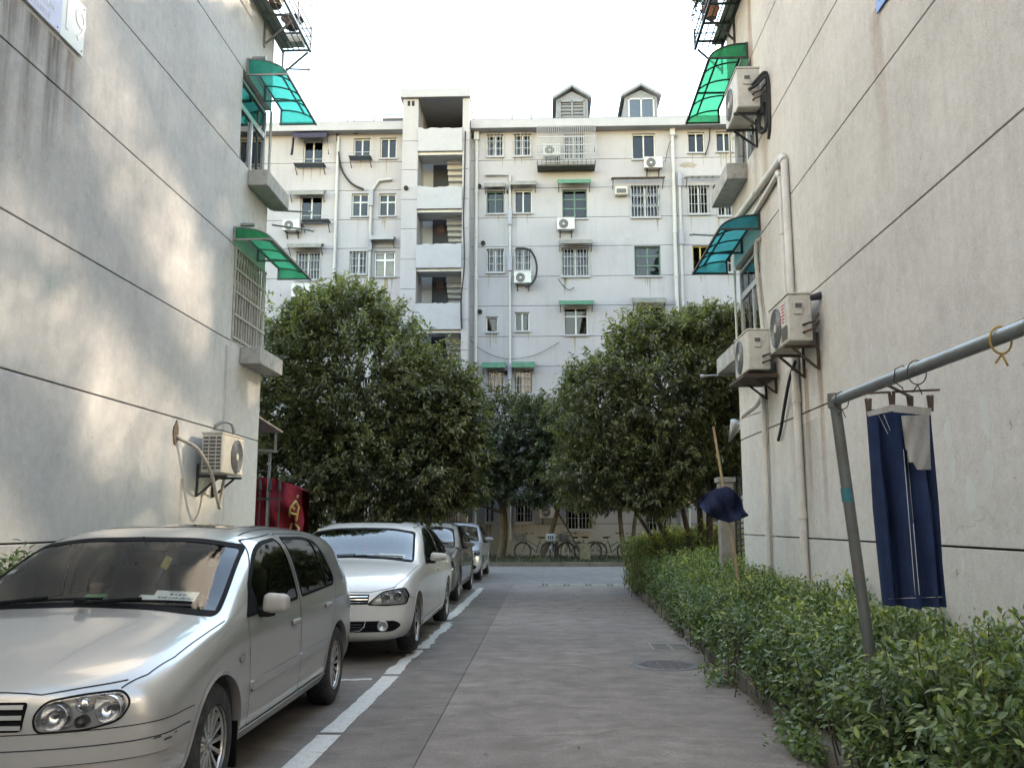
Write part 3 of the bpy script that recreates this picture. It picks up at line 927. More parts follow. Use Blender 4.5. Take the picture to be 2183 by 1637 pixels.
M_RUSTY = plain('rusty_steel', (.07, .05, .04), .8, .2, var=.4, dirt=(.20, .09, .03), dirt_amt=.7, vs=6)
M_DKST = plain('dark_steel', (.045, .05, .048), .6, .4, dirt=(.14, .12, .10), dirt_amt=.4)
M_PVC = plain('pvc_pale', (.60, .57, .52), .5, dirt=(.35, .30, .25), dirt_amt=.4, vs=2)
ZJ = [-.1, 1.31, 2.72, 4.0, 5.38, 6.68, 8.05, 9.36, 10.75, 12.05, 13.4, 14.8, 16.2]

def gable(name, label, s, XW, y0, y1, mat, wins, yw):
    """s=+1: wall faces +X (left block); s=-1 faces -X. Bands of render with recessed joints; window bands stop at yw"""
    root = empty(name, (XW - s * 10, (y0 + y1) / 2, 0), label, 'building')
    core = MB(); core.bx(XW - s * .07, XW - s * 26, y0, y1 - .10, -.1, 16.2)
    # leave the corner rooms open behind the windows
    core = MB()
    core.bx(XW - s * 1.6, XW - s * 26, y0, y1 - .02, -.1, 16.2)
    core.bx(XW - s * .07, XW - s * 1.6, y0, yw - .02, -.1, 16.2)
    core.build('core', M_BACK, root)
    zz = [-.1] + [z for w in wins for z in (w[0], w[1])] + [16.2]
    for k in range(0, len(zz), 2):
        m = MB(); m.bx(XW - s * .07, XW - s * 1.55, yw - .02, y1 - .001, zz[k], zz[k + 1]); m.build('corner_core', mat, root)
    for a, b in zip(ZJ, ZJ[1:]):
        isw = any(abs(a - w[0]) < .4 and b - w[0] > .5 and abs(b - w[1]) < .4 for w in wins)
        m = MB(); top = b - .016
        m.bx(XW, XW - s * .068, y0, yw if isw else yw - .008, a, top); m.build('render_band', mat, root, bevel=.004)
        if not isw:
            m = MB(); m.bx(XW, XW - s * .068, yw + (.002 if b < 2.75 else -.004), y1, a, b - (.016 if b < 3 else .004)); m.build('render_band', mat, root, bevel=.004)
    m = MB(); m.bx(XW + s * .25, XW - s * 26.2, y0 - .3, y1 + .4, 16.2, 16.5); m.build('roof', M_SILL, root)
    return root
def corner_window(root, s, XW, y0, y1, z0, z1, glassm, frame, curtain, transom=.68, corner=True):
    """recessed sliding window with a transom light"""
    xw = XW - s * .10
    w = empty('window', (xw, (y0 + y1) / 2, z0)); put(w, root)
    f = MB(); t = .045
    zt = z0 + (z1 - z0) * transom; ym = (y0 + y1) / 2
    f.bx(xw - .03, xw + .03, y0, y1, z0, z0 + t); f.bx(xw - .03, xw + .03, y0, y1, z1 - t, z1); f.bx(xw - .03, xw + .03, y0, y0 + t, z0 + t, z1 - t); f.bx(xw - .03, xw + .03, y1 - t, y1, z0 + t, z1 - t)
    f.bx(xw - .025, xw + .025, y0 + t, y1 - t, zt - t, zt + t); f.bx(xw - .02, xw + .035, ym - .03, ym + .03, z0 + t, zt - t)
    f.build('frame', frame, w)
    for a, b, c, d in ((y0 + t, ym - .03, z0 + t, zt - t), (ym + .03, y1 - t, z0 + t, zt - t), (y0 + t, y1 - t, zt + t, z1 - t)):
        m = MB(); m.bx(xw - .003, xw + .003, a, b, c, d); m.build('pane', glassm, w)
    m = MB(); g = []
    for i in range(25):
        yy = y0 + (y1 - y0) * .45 * i / 24
        g.append([(xw - s * (.16 + .02 * math.sin(i * 1.9)), yy, z0), (xw - s * (.16 + .02 * math.sin(i * 1.9)), yy, z1)])
    m.sheet(g); m.build('curtain', curtain, w)
    m = MB(); m.bx(xw - s * 1.3, xw - s * 1.32, y0, y1, z0, z1); m.build('room_back', M_ROOM, w)
    return w
left = gable('left_block', 'grey rendered apartment block on the left with black joint lines and two corner windows', 1, -4.4, 1.2, 13.95, M_WALL_L, [(4.0, 5.38), (6.68, 8.05)], 12.55)
right = gable('right_block', 'beige rendered apartment block on the right with cracked wall and pipes', -1, 2.95, 1.2, 14.1, M_WALL_R, [(4.0, 5.38), (6.68, 8.05)], 12.45)
for rt, s, XW, y0, y1, g1, g2 in ((left, 1, -4.4, 12.57, 13.93, M_PANEB, M_PANE), (right, -1, 2.95, 12.47, 14.08, M_PANE, M_PANE)):
    corner_window(rt, s, XW, y0, y1, 6.70, 8.0, g1, M_ALU, M_CURTB if s > 0 else M_CURT)
    corner_window(rt, s, XW, y0, y1, 4.02, 5.33, g2, M_ALU if s < 0 else M_WFRAME, M_CURT if s < 0 else M_CURTV)
    for z in (6.68, 4.0):
        m = MB(); m.bx(XW, XW + s * .30, 12.95, y1 + .15, z - .26, z - .02); m.build('window_ledge', M_SILL, rt, bevel=.01)
        m = MB(); m.bx(XW, XW + s * .02, y1 - .06, y1 + .018, z, z + 1.34); m.build('corner_post', M_WALL_L if s > 0 else M_WALL_R, rt)
# burglar bars of the lower left window, one by one
wn_ = [c for c in left.children if c.name.startswith('window') and not c.name.startswith('window_ledge')][1]
for i in range(13):
    y = 12.56 + i * .114
    m = MB(); m.bar((-4.385, y, 4.02), (-4.385, y, 5.36), .022, .022, (1, 0, 0)); m.build('bar', M_BARS, wn_)
for z in (4.05, 4.38, 4.71, 5.04, 5.34):
    m = MB(); m.bar((-4.372, 12.54, z), (-4.372, 13.95, z), .012, .03); m.build('cross_bar', M_BARS, wn_)
# paint dabs on the right wall
M_DAB = plain('paint_dab', (.60, .615, .57), .9, var=.1)
rr = random.Random(5)
for (px, py, w, h) in ((2020, 925, .07, .22), (2100, 890, .09, .24), (2030, 1000, .06, .16), (2108, 1000, .07, .18), (2068, 1055, .09, .22), (2052, 1205, .03, .12), (2077, 1270, .02, .10)):
    p = at(px, py, X=2.947); m = MB(); n = 26
    ring = [(p.y + w * .9 * math.cos(a) * rr.uniform(.55, 1.2), p.z + h * .7 * math.sin(a) * rr.uniform(.6, 1.15)) for a in [2 * math.pi * i / n for i in range(n)]]
    m.prism(ring, 2.9495, 2.9488, lambda u, v, h_: (h_, u, v)); m.build('paint_dab', M_DAB, right)

# ---------------------------------------------------------------- awnings
def m_sheet(name, col):
    t = NT(name); p = t.pos(obj=True)
    d = t.ramp(t.noise(p, 6, 6, .7), [(.45, 0), (.75, .55)])
    c = t.mix(d, col, tuple(q * .45 for q in col))
    tl = t.node('ShaderNodeBsdfTranslucent'); t.l.new(c, tl.inputs[0])
    tr = t.node('ShaderNodeBsdfTransparent'); tr.inputs[0].default_value = rgb(tuple(min(1, q * 1.3) for q in col))
    t.set('Base Color', c).set('Roughness', .35)
    m1 = t.node('ShaderNodeMixShader'); m1.inputs[0].default_value = .62; t.l.new(t.b.outputs[0], m1.inputs[1]); t.l.new(tl.outputs[0], m1.inputs[2])
    m2 = t.node('ShaderNodeMixShader'); m2.inputs[0].default_value = .22; t.l.new(m1.outputs[0], m2.inputs[1]); t.l.new(tr.outputs[0], m2.inputs[2])
    t.l.new(m2.outputs[0], t.out.inputs['Surface'])
    return t.m
M_TEAL = m_sheet('teal_sheet', (.05, .50, .40)); M_GREEN = m_sheet('green_sheet', (.05, .43, .22)); M_BLUEG = m_sheet('blue_green_sheet', (.05, .38, .41))
def awning(label, s, XW, y0, y1, ztop, drop, out, sheetm, frame):
    e = empty('awning', (XW, (y0 + y1) / 2, ztop - drop), label, 'awning', 'curved awnings on the gable walls')
    def prof(t): # t 0 at wall .. 1 at the front edge
        a = t * math.pi / 2
        return XW + s * (.015 + out * (math.sin(a) * .82 + t * .18)), ztop - drop * (1 - math.cos(a)) * 1.0
    N = 12; n = 4
    for i in range(n):   # separate sheets between the ribs
        a, b = y0 + (y1 - y0) * i / n, y0 + (y1 - y0) * (i + 1) / n
        m = MB(); m.sheet([[(prof(k / N)[0], yy, prof(k / N)[1]) for k in range(N + 1)] for yy in (a, b)]); m.build('sheet', sheetm, e, True)
    for yy in (y0 + .004, y1 - .004):
        m = MB(); pts = [(prof(k / N)[0], yy, prof(k / N)[1]) for k in range(N + 1)] + [(XW + s * .015, yy, ztop - drop)]
        m.add(pts, [tuple(range(len(pts)))]); m.build('end_sheet', sheetm, e)
    for i in range(n + 1):
        yy = y0 + (y1 - y0) * i / n
        m = MB(); m.tube([(prof(k / N)[0], yy, prof(k / N)[1] - .014) for k in range(N + 1)], .012, 6); m.build('rib', frame, e)
    for i in (0, 2, 4):
        yy = y0 + (y1 - y0) * i / n
        m = MB(); m.bar((XW, yy, ztop - drop - .012), (prof(1)[0], yy, ztop - drop - .012), .025, .025); m.build('arm', frame, e)
        m = MB(); m.bar((XW + s * .02, yy, ztop), (XW + s * .02, yy, ztop - drop - .02), .03, .03); m.build('wall_bracket', frame, e)
    for t, r in ((.02, .014), (.5, .011), (1, .016)):
        x, z = prof(t); m = MB(); m.bar((x, y0 - .01, z - .018), (x, y1 + .01, z - .018), r * 2, r * 2); m.build('purlin', frame, e)
    return e
awning('teal curved awning over the upper left corner window', 1, -4.4, 12.68, 14.40, 8.28, .25, .60, M_TEAL, M_STEEL)
awning('green curved awning over the barred lower left window', 1, -4.4, 12.45, 14.60, 5.62, .18, .54, M_GREEN, M_STEEL)
awning('bright green curved awning on the upper right beside an air conditioner', -1, 2.95, 12.60, 14.80, 8.34, .22, .55, M_GREEN, M_DKST)
awning('blue green curved awning on the lower right under two pipes', -1, 2.95, 12.30, 14.58, 5.66, .20, .55, M_BLUEG, M_DKST)

# ---------------------------------------------------------------- air conditioners
M_AC = plain('ac_cream', (.56, .525, .46), .5, dirt=(.28, .24, .19), dirt_amt=.45, vs=5)
M_ACW = plain('ac_white', (.60, .60, .57), .5, dirt=(.3, .29, .26), dirt_amt=.35, vs=4)
M_ACG = plain('ac_grille', (.10, .10, .10), .6, var=.3)
M_FOAM = plain('pipe_foam', (.03, .03, .032), .85)
M_TAPE = plain('pipe_tape', (.46, .42, .36), .8, var=.25, vs=12)
M_LAB = plain('label_blue', (.05, .25, .50), .4); M_RED = plain('label_red', (.50, .05, .06), .5)
def ac_unit(label, loc, rz, W=.80, Hh=.54, Dp=.28, mat=None, fx=-.13, bracket=M_DKST, detail=2, group='air conditioners on the walls', flip=1, gr=None):
    """local: x along the wall, front -y, wall at y=0, z0 at the feet"""
    mat = mat or M_AC
    e = empty('air_conditioner', loc, label, 'air conditioner', group, rz=rz)
    y1 = -.10; y0 = y1 - Dp
    def B(m, nm, mt, sm=False, bev=0, par=None): return m.build(nm, mt, par or e, sm, 40 if sm else None, world=False, bevel=bev)
    m = MB(); m.bx(-W / 2, W / 2, y0, y1, .03, Hh); B(m, 'casing', mat, bev=.018)
    m = MB(); m.bx(-W / 2 - .008, W / 2 + .008, y0 - .008, y1 + .008, Hh - .002, Hh + .022); B(m, 'lid', mat, bev=.006)
    R = min(Hh * .42, W * .27); cx = fx * W * flip; cz = Hh * .51
    m = MB(); m.lathe([(0, -.004), (R, -.004), (R, .0), (R * .97, .004)], (cx, y0, cz), 'y', 28); B(m, 'fan_recess', M_ACG, True)
    m = MB()
    for q in ((.30, .5, .66, .82, .98) if detail > 1 else (.35, .68, .98)):
        ring = [(cx + R * q * math.cos(a), y0 - .012, cz + R * q * math.sin(a)) for a in [2 * math.pi * k / 24 for k in range(25)]]
        m.tube(ring, .0045 if detail > 1 else .007, 4, False)
    for k in range(8): 
        a = math.pi * k / 8
        m.bar((cx - R * math.cos(a), y0 - .012, cz - R * math.sin(a)), (cx + R * math.cos(a), y0 - .012, cz + R * math.sin(a)), .006, .006)
    tag(B(m, 'fan_grille', gr or M_STEEL), kind='stuff')
    m = MB(); m.lathe([(0, -.018), (R * .2, -.016), (R * .22, -.008)], (cx, y0, cz), 'y', 16); B(m, 'fan_hub', mat if gr is None else gr, True)
    for sx in (-1, 1):
        m = MB(); x = sx * W * .33
        m.bar((x, -.005, -.005), (x, y0 - .03, -.005), .035, .03); m.bar((x, -.012, .15), (x, -.012, -.26), .03, .03); m.bar((x, -.03, -.24), (x, y0 * .8, -.02), .025, .025)
        B(m, 'bracket', bracket)
    if detail > 1:
        m = MB(); m.box((W / 2 * flip * 1.005, (y0 + y1) / 2 - .02, Hh * .72), (.03, .10, .14)); B(m, 'valve_cover', mat, bev=.008)
        m = MB(); m.box((W / 2 * flip * 1.012, (y0 + y1) / 2 - .02, Hh * .76), (.032, .07, .05)); B(m, 'valve_recess', M_ACG)
        for z in (.12, .20):
            m = MB(); m.tube([(W / 2 * flip, y1 - .10, z), (W / 2 * flip + .05 * flip, y1 - .09, z), (W / 2 * flip + .06 * flip, y1 + .0, z + .03), (W / 2 * flip + .03 * flip, .06 + y1, z + .12)], .013, 6); B(m, 'valve', M_RUSTY, True)
    return e
HP = math.pi / 2
a = ac_unit('cream air conditioner hung high on the right wall beside the green awning', (2.95, 12.0, 6.86), -HP, .80, .57, .30)
lb = MB(); lb.box((-.02, -.405, .40), (.16, .004, .10)); lb.build('label', M_LAB, a, world=False)
a = ac_unit('cream air conditioner with a red notice on rusty brackets on the right wall', (2.95, 10.2, 3.36), -HP, .86, .54, .25, bracket=M_RUSTY)
lb = MB(); lb.box((.22, -.354, .36), (.16, .004, .26)); lb.build('notice', M_PAPER, a, world=False)
for k in range(6):
    lb = MB(); lb.box((.22, -.357, .46 - k * .038), (.14 - .02 * (k % 3), .003, .020)); lb.build('notice_line', M_RED, a, world=False)
for k in range(9):
    lb = MB(); lb.box((.24, -.354, .21 - k * .017), (.26, .006, .004)); lb.build('vent_line', M_ACG, a, world=False)
a = ac_unit('old cream air conditioner on a rusted shelf below the lower right window', (2.95, 12.05, 3.36), -HP, .82, .54, .28, bracket=M_RUSTY)
lb = MB(); lb.bx(-.45, .45, -.46, -.02, -.07, -.03); lb.build('rusty_shelf', M_RUSTY, a, world=False)
a = ac_unit('cream air conditioner low on the left wall with a slatted side', (-4.4, 11.80, 2.06), HP, .84, .52, .26, flip=1, fx=.16)
for k in range(9):
    lb = MB(); lb.box((-.423, -.235, .09 + k * .047), (.006, .22, .028)); lb.build('side_slot', M_ACG, a, world=False)
for k in range(2):
    lb = MB(); lb.box((-.427, -.285 + k * .09, .28), (.006, .012, .44)); lb.build('side_mullion', M_AC, a, world=False)
# pipes and cables of the air conditioners
def pipe(label, pts, r, mat, name='pipe', cat='pipe', n=10, smooth_n=0, coll=None, group=None):
    P_ = [Vector(p) for p in pts]
    if smooth_n:
        out = []
        for i in range(len(P_) - 1):
            p0 = P_[max(0, i - 1)]; p1 = P_[i]; p2 = P_[i + 1]; p3 = P_[min(len(P_) - 1, i + 2)]
            for k in range(smooth_n):
                t = k / smooth_n
                out.append(.5 * ((2 * p1) + (p2 - p0) * t + (2 * p0 - 5 * p1 + 4 * p2 - p3) * t * t + (3 * p1 - p0 - 3 * p2 + p3) * t ** 3))
        P_ = out + [P_[-1]]
    m = MB(); m.tube(P_, r, n)
    if coll is None: o = m.build(name, mat, None, True, 50); return tag(o, label, cat, group)
    e = empty(name, P_[-1], label, cat, group); m.build('run', mat, e, True, 50)
    for q in coll:
        c = MB(); c.tube([Vector(q[0]), Vector(q[1])], r * 1.22, n); c.build(q[2] if len(q) > 2 else 'collar', mat, e, True, 50)
    return e
XR = 2.95
pipe('taped hose from a wall hole down to the air conditioner on the left wall', [(-4.41, 10.8, 2.50), (-4.36, 10.86, 2.46), (-4.24, 11.1, 2.36), (-4.16, 11.35, 2.10), (-4.14, 11.55, 1.80), (-4.16, 11.72, 1.66), (-4.2, 11.86, 1.76), (-4.2, 11.95, 2.03)], .022, M_TAPE, 'hose', 'hose', 8, 6)
m = MB(); rr = random.Random(3); n = 12
m.prism([(10.79 + .075 * math.cos(q) * rr.uniform(.7, 1.2), 2.53 + .15 * math.sin(q) * rr.uniform(.7, 1.1)) for q in [2 * math.pi * i / n for i in range(n)]], -4.398, -4.386, lambda u, v, h: (h, u, v))
m.build('wall_hole_mortar', plain('mortar_brown', (.16, .11, .075), .95, var=.4, vs=20), left)
pipe('grey hose arching over the air conditioner on the left wall', [(-4.41, 12.05, 2.72), (-4.3, 12.1, 2.80), (-4.22, 12.22, 2.78), (-4.2, 12.3, 2.6)], .022, M_STEEL, 'hose', 'hose', 8, 6)
pipe('black foam hose coiled behind the upper right air conditioner', [(2.75, 11.58, 7.18), (2.80, 11.5, 7.22), (2.90, 11.48, 7.30), (2.93, 11.52, 7.1), (2.92, 11.56, 6.7), (2.88, 11.62, 6.55), (2.84, 11.70, 6.62), (2.86, 11.74, 6.9)], .026, M_FOAM, 'hose', 'hose', 8, 6)
pipe('second black foam hose beside the upper right air conditioner', [(2.70, 11.58, 7.12), (2.78, 11.49, 7.14), (2.90, 11.46, 7.24), (2.94, 11.47, 7.0), (2.93, 11.50, 6.6), (2.94, 11.62, 6.45)], .022, M_FOAM, 'hose', 'hose', 8, 6)
pipe('taped conduit snaking down beside the lower right window', [(2.95, 12.30, 5.30), (2.90, 12.36, 5.28), (2.90, 12.42, 5.1), (2.91, 12.40, 4.7), (2.90, 12.25, 4.25), (2.88, 12.10, 3.95)], .028, M_TAPE, 'conduit', 'conduit', 8, 6)
pipe('black cables dangling below the red labelled air conditioner', [(2.86, 10.55, 3.3), (2.88, 10.9, 3.15), (2.90, 11.2, 2.95), (2.91, 11.5, 2.65), (2.92, 11.72, 2.50)], .02, M_FOAM, 'cable', 'cable', 6, 5)
# drain pipes on the right wall
k1, k2 = (2.90, 10.78, 5.86), (2.91, 11.04, 5.76)
pipe('thick pale drain pipe with a slanted top down the right wall', [(2.90, 13.66, 5.95), (2.90, 13.6, 6.02), (2.90, 10.82, 5.88), (2.90, 10.78, 5.80), (2.90, 10.66, .1)], .045, M_PVC, 'drain_pipe', 'pipe', 12, 0, [((2.90, 10.90, 5.885), (2.90, 10.76, 5.80), 'elbow'), ((2.90, 10.72, 3.0), (2.90, 10.717, 2.85)), ((2.90, 10.69, 1.6), (2.90, 10.688, 1.52)), ((2.90, 12.3, 5.955), (2.90, 12.2, 5.95))])
pipe('thin pale drain pipe running beside the thick one down to an air conditioner', [(2.91, 12.7, 5.70), (2.91, 11.08, 5.78), (2.91, 11.04, 5.70), (2.91, 10.95, 3.9)], .034, M_PVC, 'drain_pipe', 'pipe', 12, 0, [((2.91, 11.12, 5.785), (2.91, 11.03, 5.70), 'elbow'), ((2.91, 11.01, 5.1), (2.91, 11.0, 4.95))])
pipe('short pale drain pipe with a bent top near the right corner', [(2.70, 12.75, 2.92), (2.86, 12.6, 3.05), (2.90, 12.38, 3.15), (2.90, 12.34, 3.08), (2.90, 12.42, .1)], .036, M_PVC, 'drain_pipe', 'pipe', 12, 0, [((2.90, 12.38, 1.95), (2.90, 12.381, 1.88)), ((2.90, 12.36, 2.6), (2.90, 12.361, 2.5))])
pipe('pale rod of a bent bracket below the pipe top at the right corner', [(2.68, 12.8, 2.9), (2.92, 12.45, 2.96)], .014, M_PVC, 'bracket_rod', 'rod')
m = MB(); m.tube([(2.96, 9.76, 3.88), (2.84, 9.80, 3.86), (2.82, 9.84, 3.84)], [.045, .03, .015], 8); tag(m.build('pipe_stub', M_FOAM), 'stub of cut hose poking from the right wall above an air conditioner', 'hose')
for (lb_, p, q) in (('clothes rod poking out beyond the right block above the blue green awning', (2.9, 14.0, 5.88), (2.28, 14.0, 5.92)), ('clothes rod poking out beside the old air conditioner at the right corner', (2.9, 14.1, 3.72), (2.40, 14.1, 3.70)), ('upper clothes rod beyond the left ledge', (-4.3, 13.9, 6.36), (-3.72, 13.95, 6.34)), ('lower clothes rod beyond the left ledge', (-4.3, 13.9, 6.12), (-3.66, 13.9, 6.02)), ('clothes rod poking out under the left flower cage', (-4.3, 14.3, 8.95), (-3.92, 14.3, 8.93))):
    e = empty('clothes_rod', p, lb_, 'rod', 'clothes rods at the block corners'); m = MB(); m.tube([p, q], .015, 8); m.build('rod', M_STEEL, e, True, 40)
    m = MB(); v = Vector(q); d = (v - Vector(p)).normalized(); m.tube([v - d * .02, v + d * .03], .024, 8); m.build('end_knob', M_ALU, e, True, 40)
# stub pipes above the left awnings
for i, (lb_, y, z) in enumerate((('short pipe stub above the teal left awning', 12.95, 8.42), ('short pipe stub above the green left awning', 12.75, 5.74))):
    m = MB(); m.tube([(-4.42, y, z), (-4.20, y, z)], .03, 10); tag(m.build('pipe_stub', M_STEEL, None, True, 40), lb_, 'pipe')

# ---------------------------------------------------------------- flower cages high on both corners
M_POT = plain('terracotta', (.30, .13, .07), .8, var=.25); M_POTG = plain('grey_pot', (.13, .13, .14), .8, var=.3); M_POTB = plain('brown_glaze', (.09, .05, .03), .3)
def cage(label, s, XW, y0, y1, z, out, hgt, mat, nb):
    e = empty('flower_cage', (XW, (y0 + y1) / 2, z), label, 'balcony cage', 'flower cages on the gable walls')
    def br(a, b, w, nm): m = MB(); m.bar(a, b, w, w); m.build(nm, mat, e)
    x0, x1 = XW + s * .02, XW + s * out
    for x in (x0, x1): br((x, y0, z), (x, y1, z), .04, 'base_rail')
    for k in range(int((y1 - y0) / .55) + 1): y = min(y1, y0 + k * .55); br((x0, y, z), (x1, y, z), .03, 'cross_rail')
    for k in range(1, nb): x = x0 + (x1 - x0) * k / nb; br((x, y0, z + .025), (x, y1, z + .025), .016, 'floor_bar')
    for zz in (.14, .28, .42):
        if zz <= hgt: br((x1, y0, z + zz), (x1, y1, z + zz), .018, 'front_bar'); br((x0, y1, z + zz), (x1, y1, z + zz), .018, 'side_bar')
    y = y1
    while y > y0: br((x1, y, z), (x1, y, z + hgt + .05), .028, 'post'); y -= .8
    for y in (y1 - .02, y1 - 1.0):
        br((x0, y, z - .40), (x0 + s * (out - .06), y, z - .02), .028, 'strut'); br((x0, y, z), (x0, y, z - .45), .03, 'wall_plate')
    m = MB(); m.bx(x0, XW + s * out * .42, y0, y1 - .05, z + .04, z + .06); m.build('shelf_board', M_SILL, e)
    return e
cage('steel flower cage high on the left corner, holding pots', 1, -4.4, 11.6, 14.4, 9.30, .48, .42, M_STEEL, 5)
cage('dark steel flower cage high on the right corner with pots and a plant', -1, 2.95, 11.4, 14.4, 9.22, .45, .30, M_DKST, 4)
def pot(label, c, r, h, mat, rim=1.15):
    m = MB(); m.lathe([(0, 0), (r * .68, 0), (r * .9, h * .6), (r, h * .88), (r * rim, h * .9), (r * rim, h), (r * .85, h), (r * .8, h * .8), (0, h * .8)], c, 'z', 20)
    return tag(m.build('plant_pot', mat, None, True, 35), label, 'plant pot', 'pots in the flower cages')
pot('terracotta pot standing in the right flower cage', (2.62, 13.55, 9.27), .12, .17, M_POT)
pot('grey pot stacked on the terracotta pot in the right flower cage', (2.62, 13.55, 9.41), .13, .26, M_POTG)
pot('grey pot nearer the wall in the right flower cage', (2.72, 12.75, 9.27), .15, .26, M_POTG)
pot('brown glazed bowl in the left flower cage', (-4.06, 13.75, 9.35), .14, .17, M_POTB, 1.3)
pot('brown pot in the left flower cage behind the glazed bowl', (-4.15, 13.1, 9.35), .15, .2, M_POTB)
pot('grey pot deeper in the left flower cage', (-4.2, 12.6, 9.35), .15, .2, M_POTG)
m = MB(); m.bx(-4.25, -3.99, 14.12, 14.32, 9.33, 9.46); tag(m.build('planter_box', M_WFRAME, None, bevel=.01), 'pale planter box at the end of the left flower cage', 'planter')

# ---------------------------------------------------------------- signs
M_SLIL = plain('sign_lilac', (.52, .52, .72), .4, var=.04); M_SWHT = plain('sign_white', (.72, .78, .74), .4, var=.03); M_SPNK = plain('sign_pink', (.78, .74, .75), .4, var=.02); M_SBLU = plain('sign_blue', (.10, .20, .50), .4, var=.05)
e = empty('building_sign', (-4.38, 7.4, 6.1), 'white and lilac building number sign on the left wall', 'sign')
y1 = 8.06; zb_, zt_ = 5.84, 6.34
m = MB(); m.bx(-4.39, -4.375, y1 - 1.9, y1, zb_, zt_); m.build('board', M_SWHT, e, bevel=.004)
m = MB(); m.bx(-4.374, -4.372, y1 - 1.9, y1 - .42, zb_ + .004, zt_ - .004); m.build('lilac_field', M_SLIL, e)
RT = (math.pi / 2, 0, math.pi / 2)
text_obj('19', .46, M_SPNK, e, (-4.371, y1 - .20, (zb_ + zt_) / 2), RT)
text_obj('曙光新村', .22, M_SWHT, e, (-4.369, y1 - 1.0, zb_ + .33), RT)
text_obj('SHUGUANG XINCUN', .085, M_SWHT, e, (-4.369, y1 - .95, zb_ + .17), RT)
text_obj('邮政编码:310013', .085, M_SWHT, e, (-4.369, y1 - .90, zb_ + .07), RT)
for (dy, dz) in ((.04, .04), (.04, .46), (.47, .04), (.47, .46)):
    m = MB(); m.tube([(-4.372, y1 - dy, zb_ + dz), (-4.367, y1 - dy, zb_ + dz)], .008, 6); m.build('screw', M_STEEL, e)
e = empty('wall_sign', (2.93, 7.4, 6.2), 'blue sign on the right wall, only its corner in view', 'sign')
m = MB(); m.bx(2.938, 2.928, 6.5, 7.68, 5.90, 6.5); m.build('board', M_SBLU, e, bevel=.004)
m = MB(); m.tube([(2.928, 7.62, 6.0), (2.924, 7.62, 6.0)], .012, 6); m.build('screw', M_STEEL, e)
# ================================================================ the pale block across the end of the lane
D = 39.7
def m_far():
    t = NT('mint_render'); p = t.pos(); x, y, z = t.sep(p)
    col = (.41, .392, .405)
    c = t.mix(t.ramp(t.noise(p, .35, 5, .6), [(.3, 0), (.7, 1)]), tuple(q * .90 for q in col), tuple(min(1, q * 1.06) for q in col))
    st = t.noise(t.pos((3.2, 3.2, .16)), 1.3, 6, .7)
    msk = t.ramp(t.noise(p, .30, 4, .6), [(.42, .15), (.62, 1)])
    c = t.mix(t.math('MULTIPLY', t.ramp(st, [(.50, 0), (.74, .7)]), msk), c, (.27, .275, .25))
    c = t.mix(t.math('MULTIPLY', t.ramp(t.noise(t.pos((5, 5, .35)), 1.1, 5, .7), [(.58, 0), (.74, .6)]), t.ramp(t.noise(p, .5, 3), [(.45, 0), (.62, 1)])), c, (.32, .27, .19))
    c = t.mix(t.ramp(t.noise(p, 1.1, 6, .7), [(.62, 0), (.74, .4)]), c, (.50, .51, .49))
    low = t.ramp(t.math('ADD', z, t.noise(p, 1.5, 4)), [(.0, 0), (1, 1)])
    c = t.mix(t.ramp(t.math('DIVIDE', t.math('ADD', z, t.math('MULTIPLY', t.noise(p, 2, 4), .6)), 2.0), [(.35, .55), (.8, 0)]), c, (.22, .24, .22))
    c = t.mix(.25, c, t.ramp(t.noise(p, 45, 3, .7), [(.3, .35), (.7, .65)]), 'OVERLAY')
    t.set('Base Color', c).set('Roughness', .9).set('Specular IOR Level', .25).bump(t.noise(p, 30, 3), .3, .01)
    return t.m
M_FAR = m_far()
M_FARW = plain('far_parapet', (.375, .375, .395), .9, var=.08, vs=1.5, dirt=(.33, .30, .27), dirt_amt=.3)
M_SOFFIT = plain('stair_soffit', (.62, .62, .62), .9, var=.12, vs=1)
M_STEP = plain('stair_step', (.70, .69, .68), .9, var=.12)
M_DOORD = plain('stair_door', (.035, .035, .04), .6)
M_FELT = plain('roof_felt', (.12, .115, .12), .9, var=.2); M_DORM = plain('dormer_slate', (.22, .235, .26), .8, var=.2); M_SHUT = plain('shutter', (.16, .17, .19), .7, var=.2)
M_GREENA = plain('green_tin', (.05, .19, .12), .6, var=.25, dirt=(.25, .24, .2), dirt_amt=.3); M_GREYA = plain('grey_tin', (.22, .22, .21), .7, var=.25, dirt=(.4, .38, .33), dirt_amt=.4)
M_PURP = plain('purple_cloth', (.035, .03, .05), .9, var=.2); M_YELF = plain('yellow_frame', (.50, .36, .10), .6)
M_TRUNK = plain('trunking_grey', (.30, .31, .35), .6); M_TRUNKW = plain('trunking_pale', (.40, .40, .40), .6, dirt=(.4, .36, .3), dirt_amt=.4)
M_WPIPE = plain('white_pipe', (.46, .46, .45), .5, var=.08, dirt=(.45, .42, .36), dirt_amt=.3)
M_BARF = plain('far_bars', (.36, .36, .37), .55, .2)
def p3(x, y): return 560 + x * .33602, 170 + y * .33602
def p4(x, y): return 1000 + x * .42164, 170 + y * .42164
def p8(x, y): return 960 + x * .3115, 980 + y * .3115
def pid(x, y): return x, y
def fbox(f, x0, y0, x1, y1, Y=D):
    a = at(*f(x0, y1), Y=Y); b = at(*f(x1, y0), Y=Y)
    return a.x, b.x, a.z, b.z
block = empty('apartment_block', (0, D + 5, 0), 'pale mint apartment block of six storeys across the end of the lane', 'building')
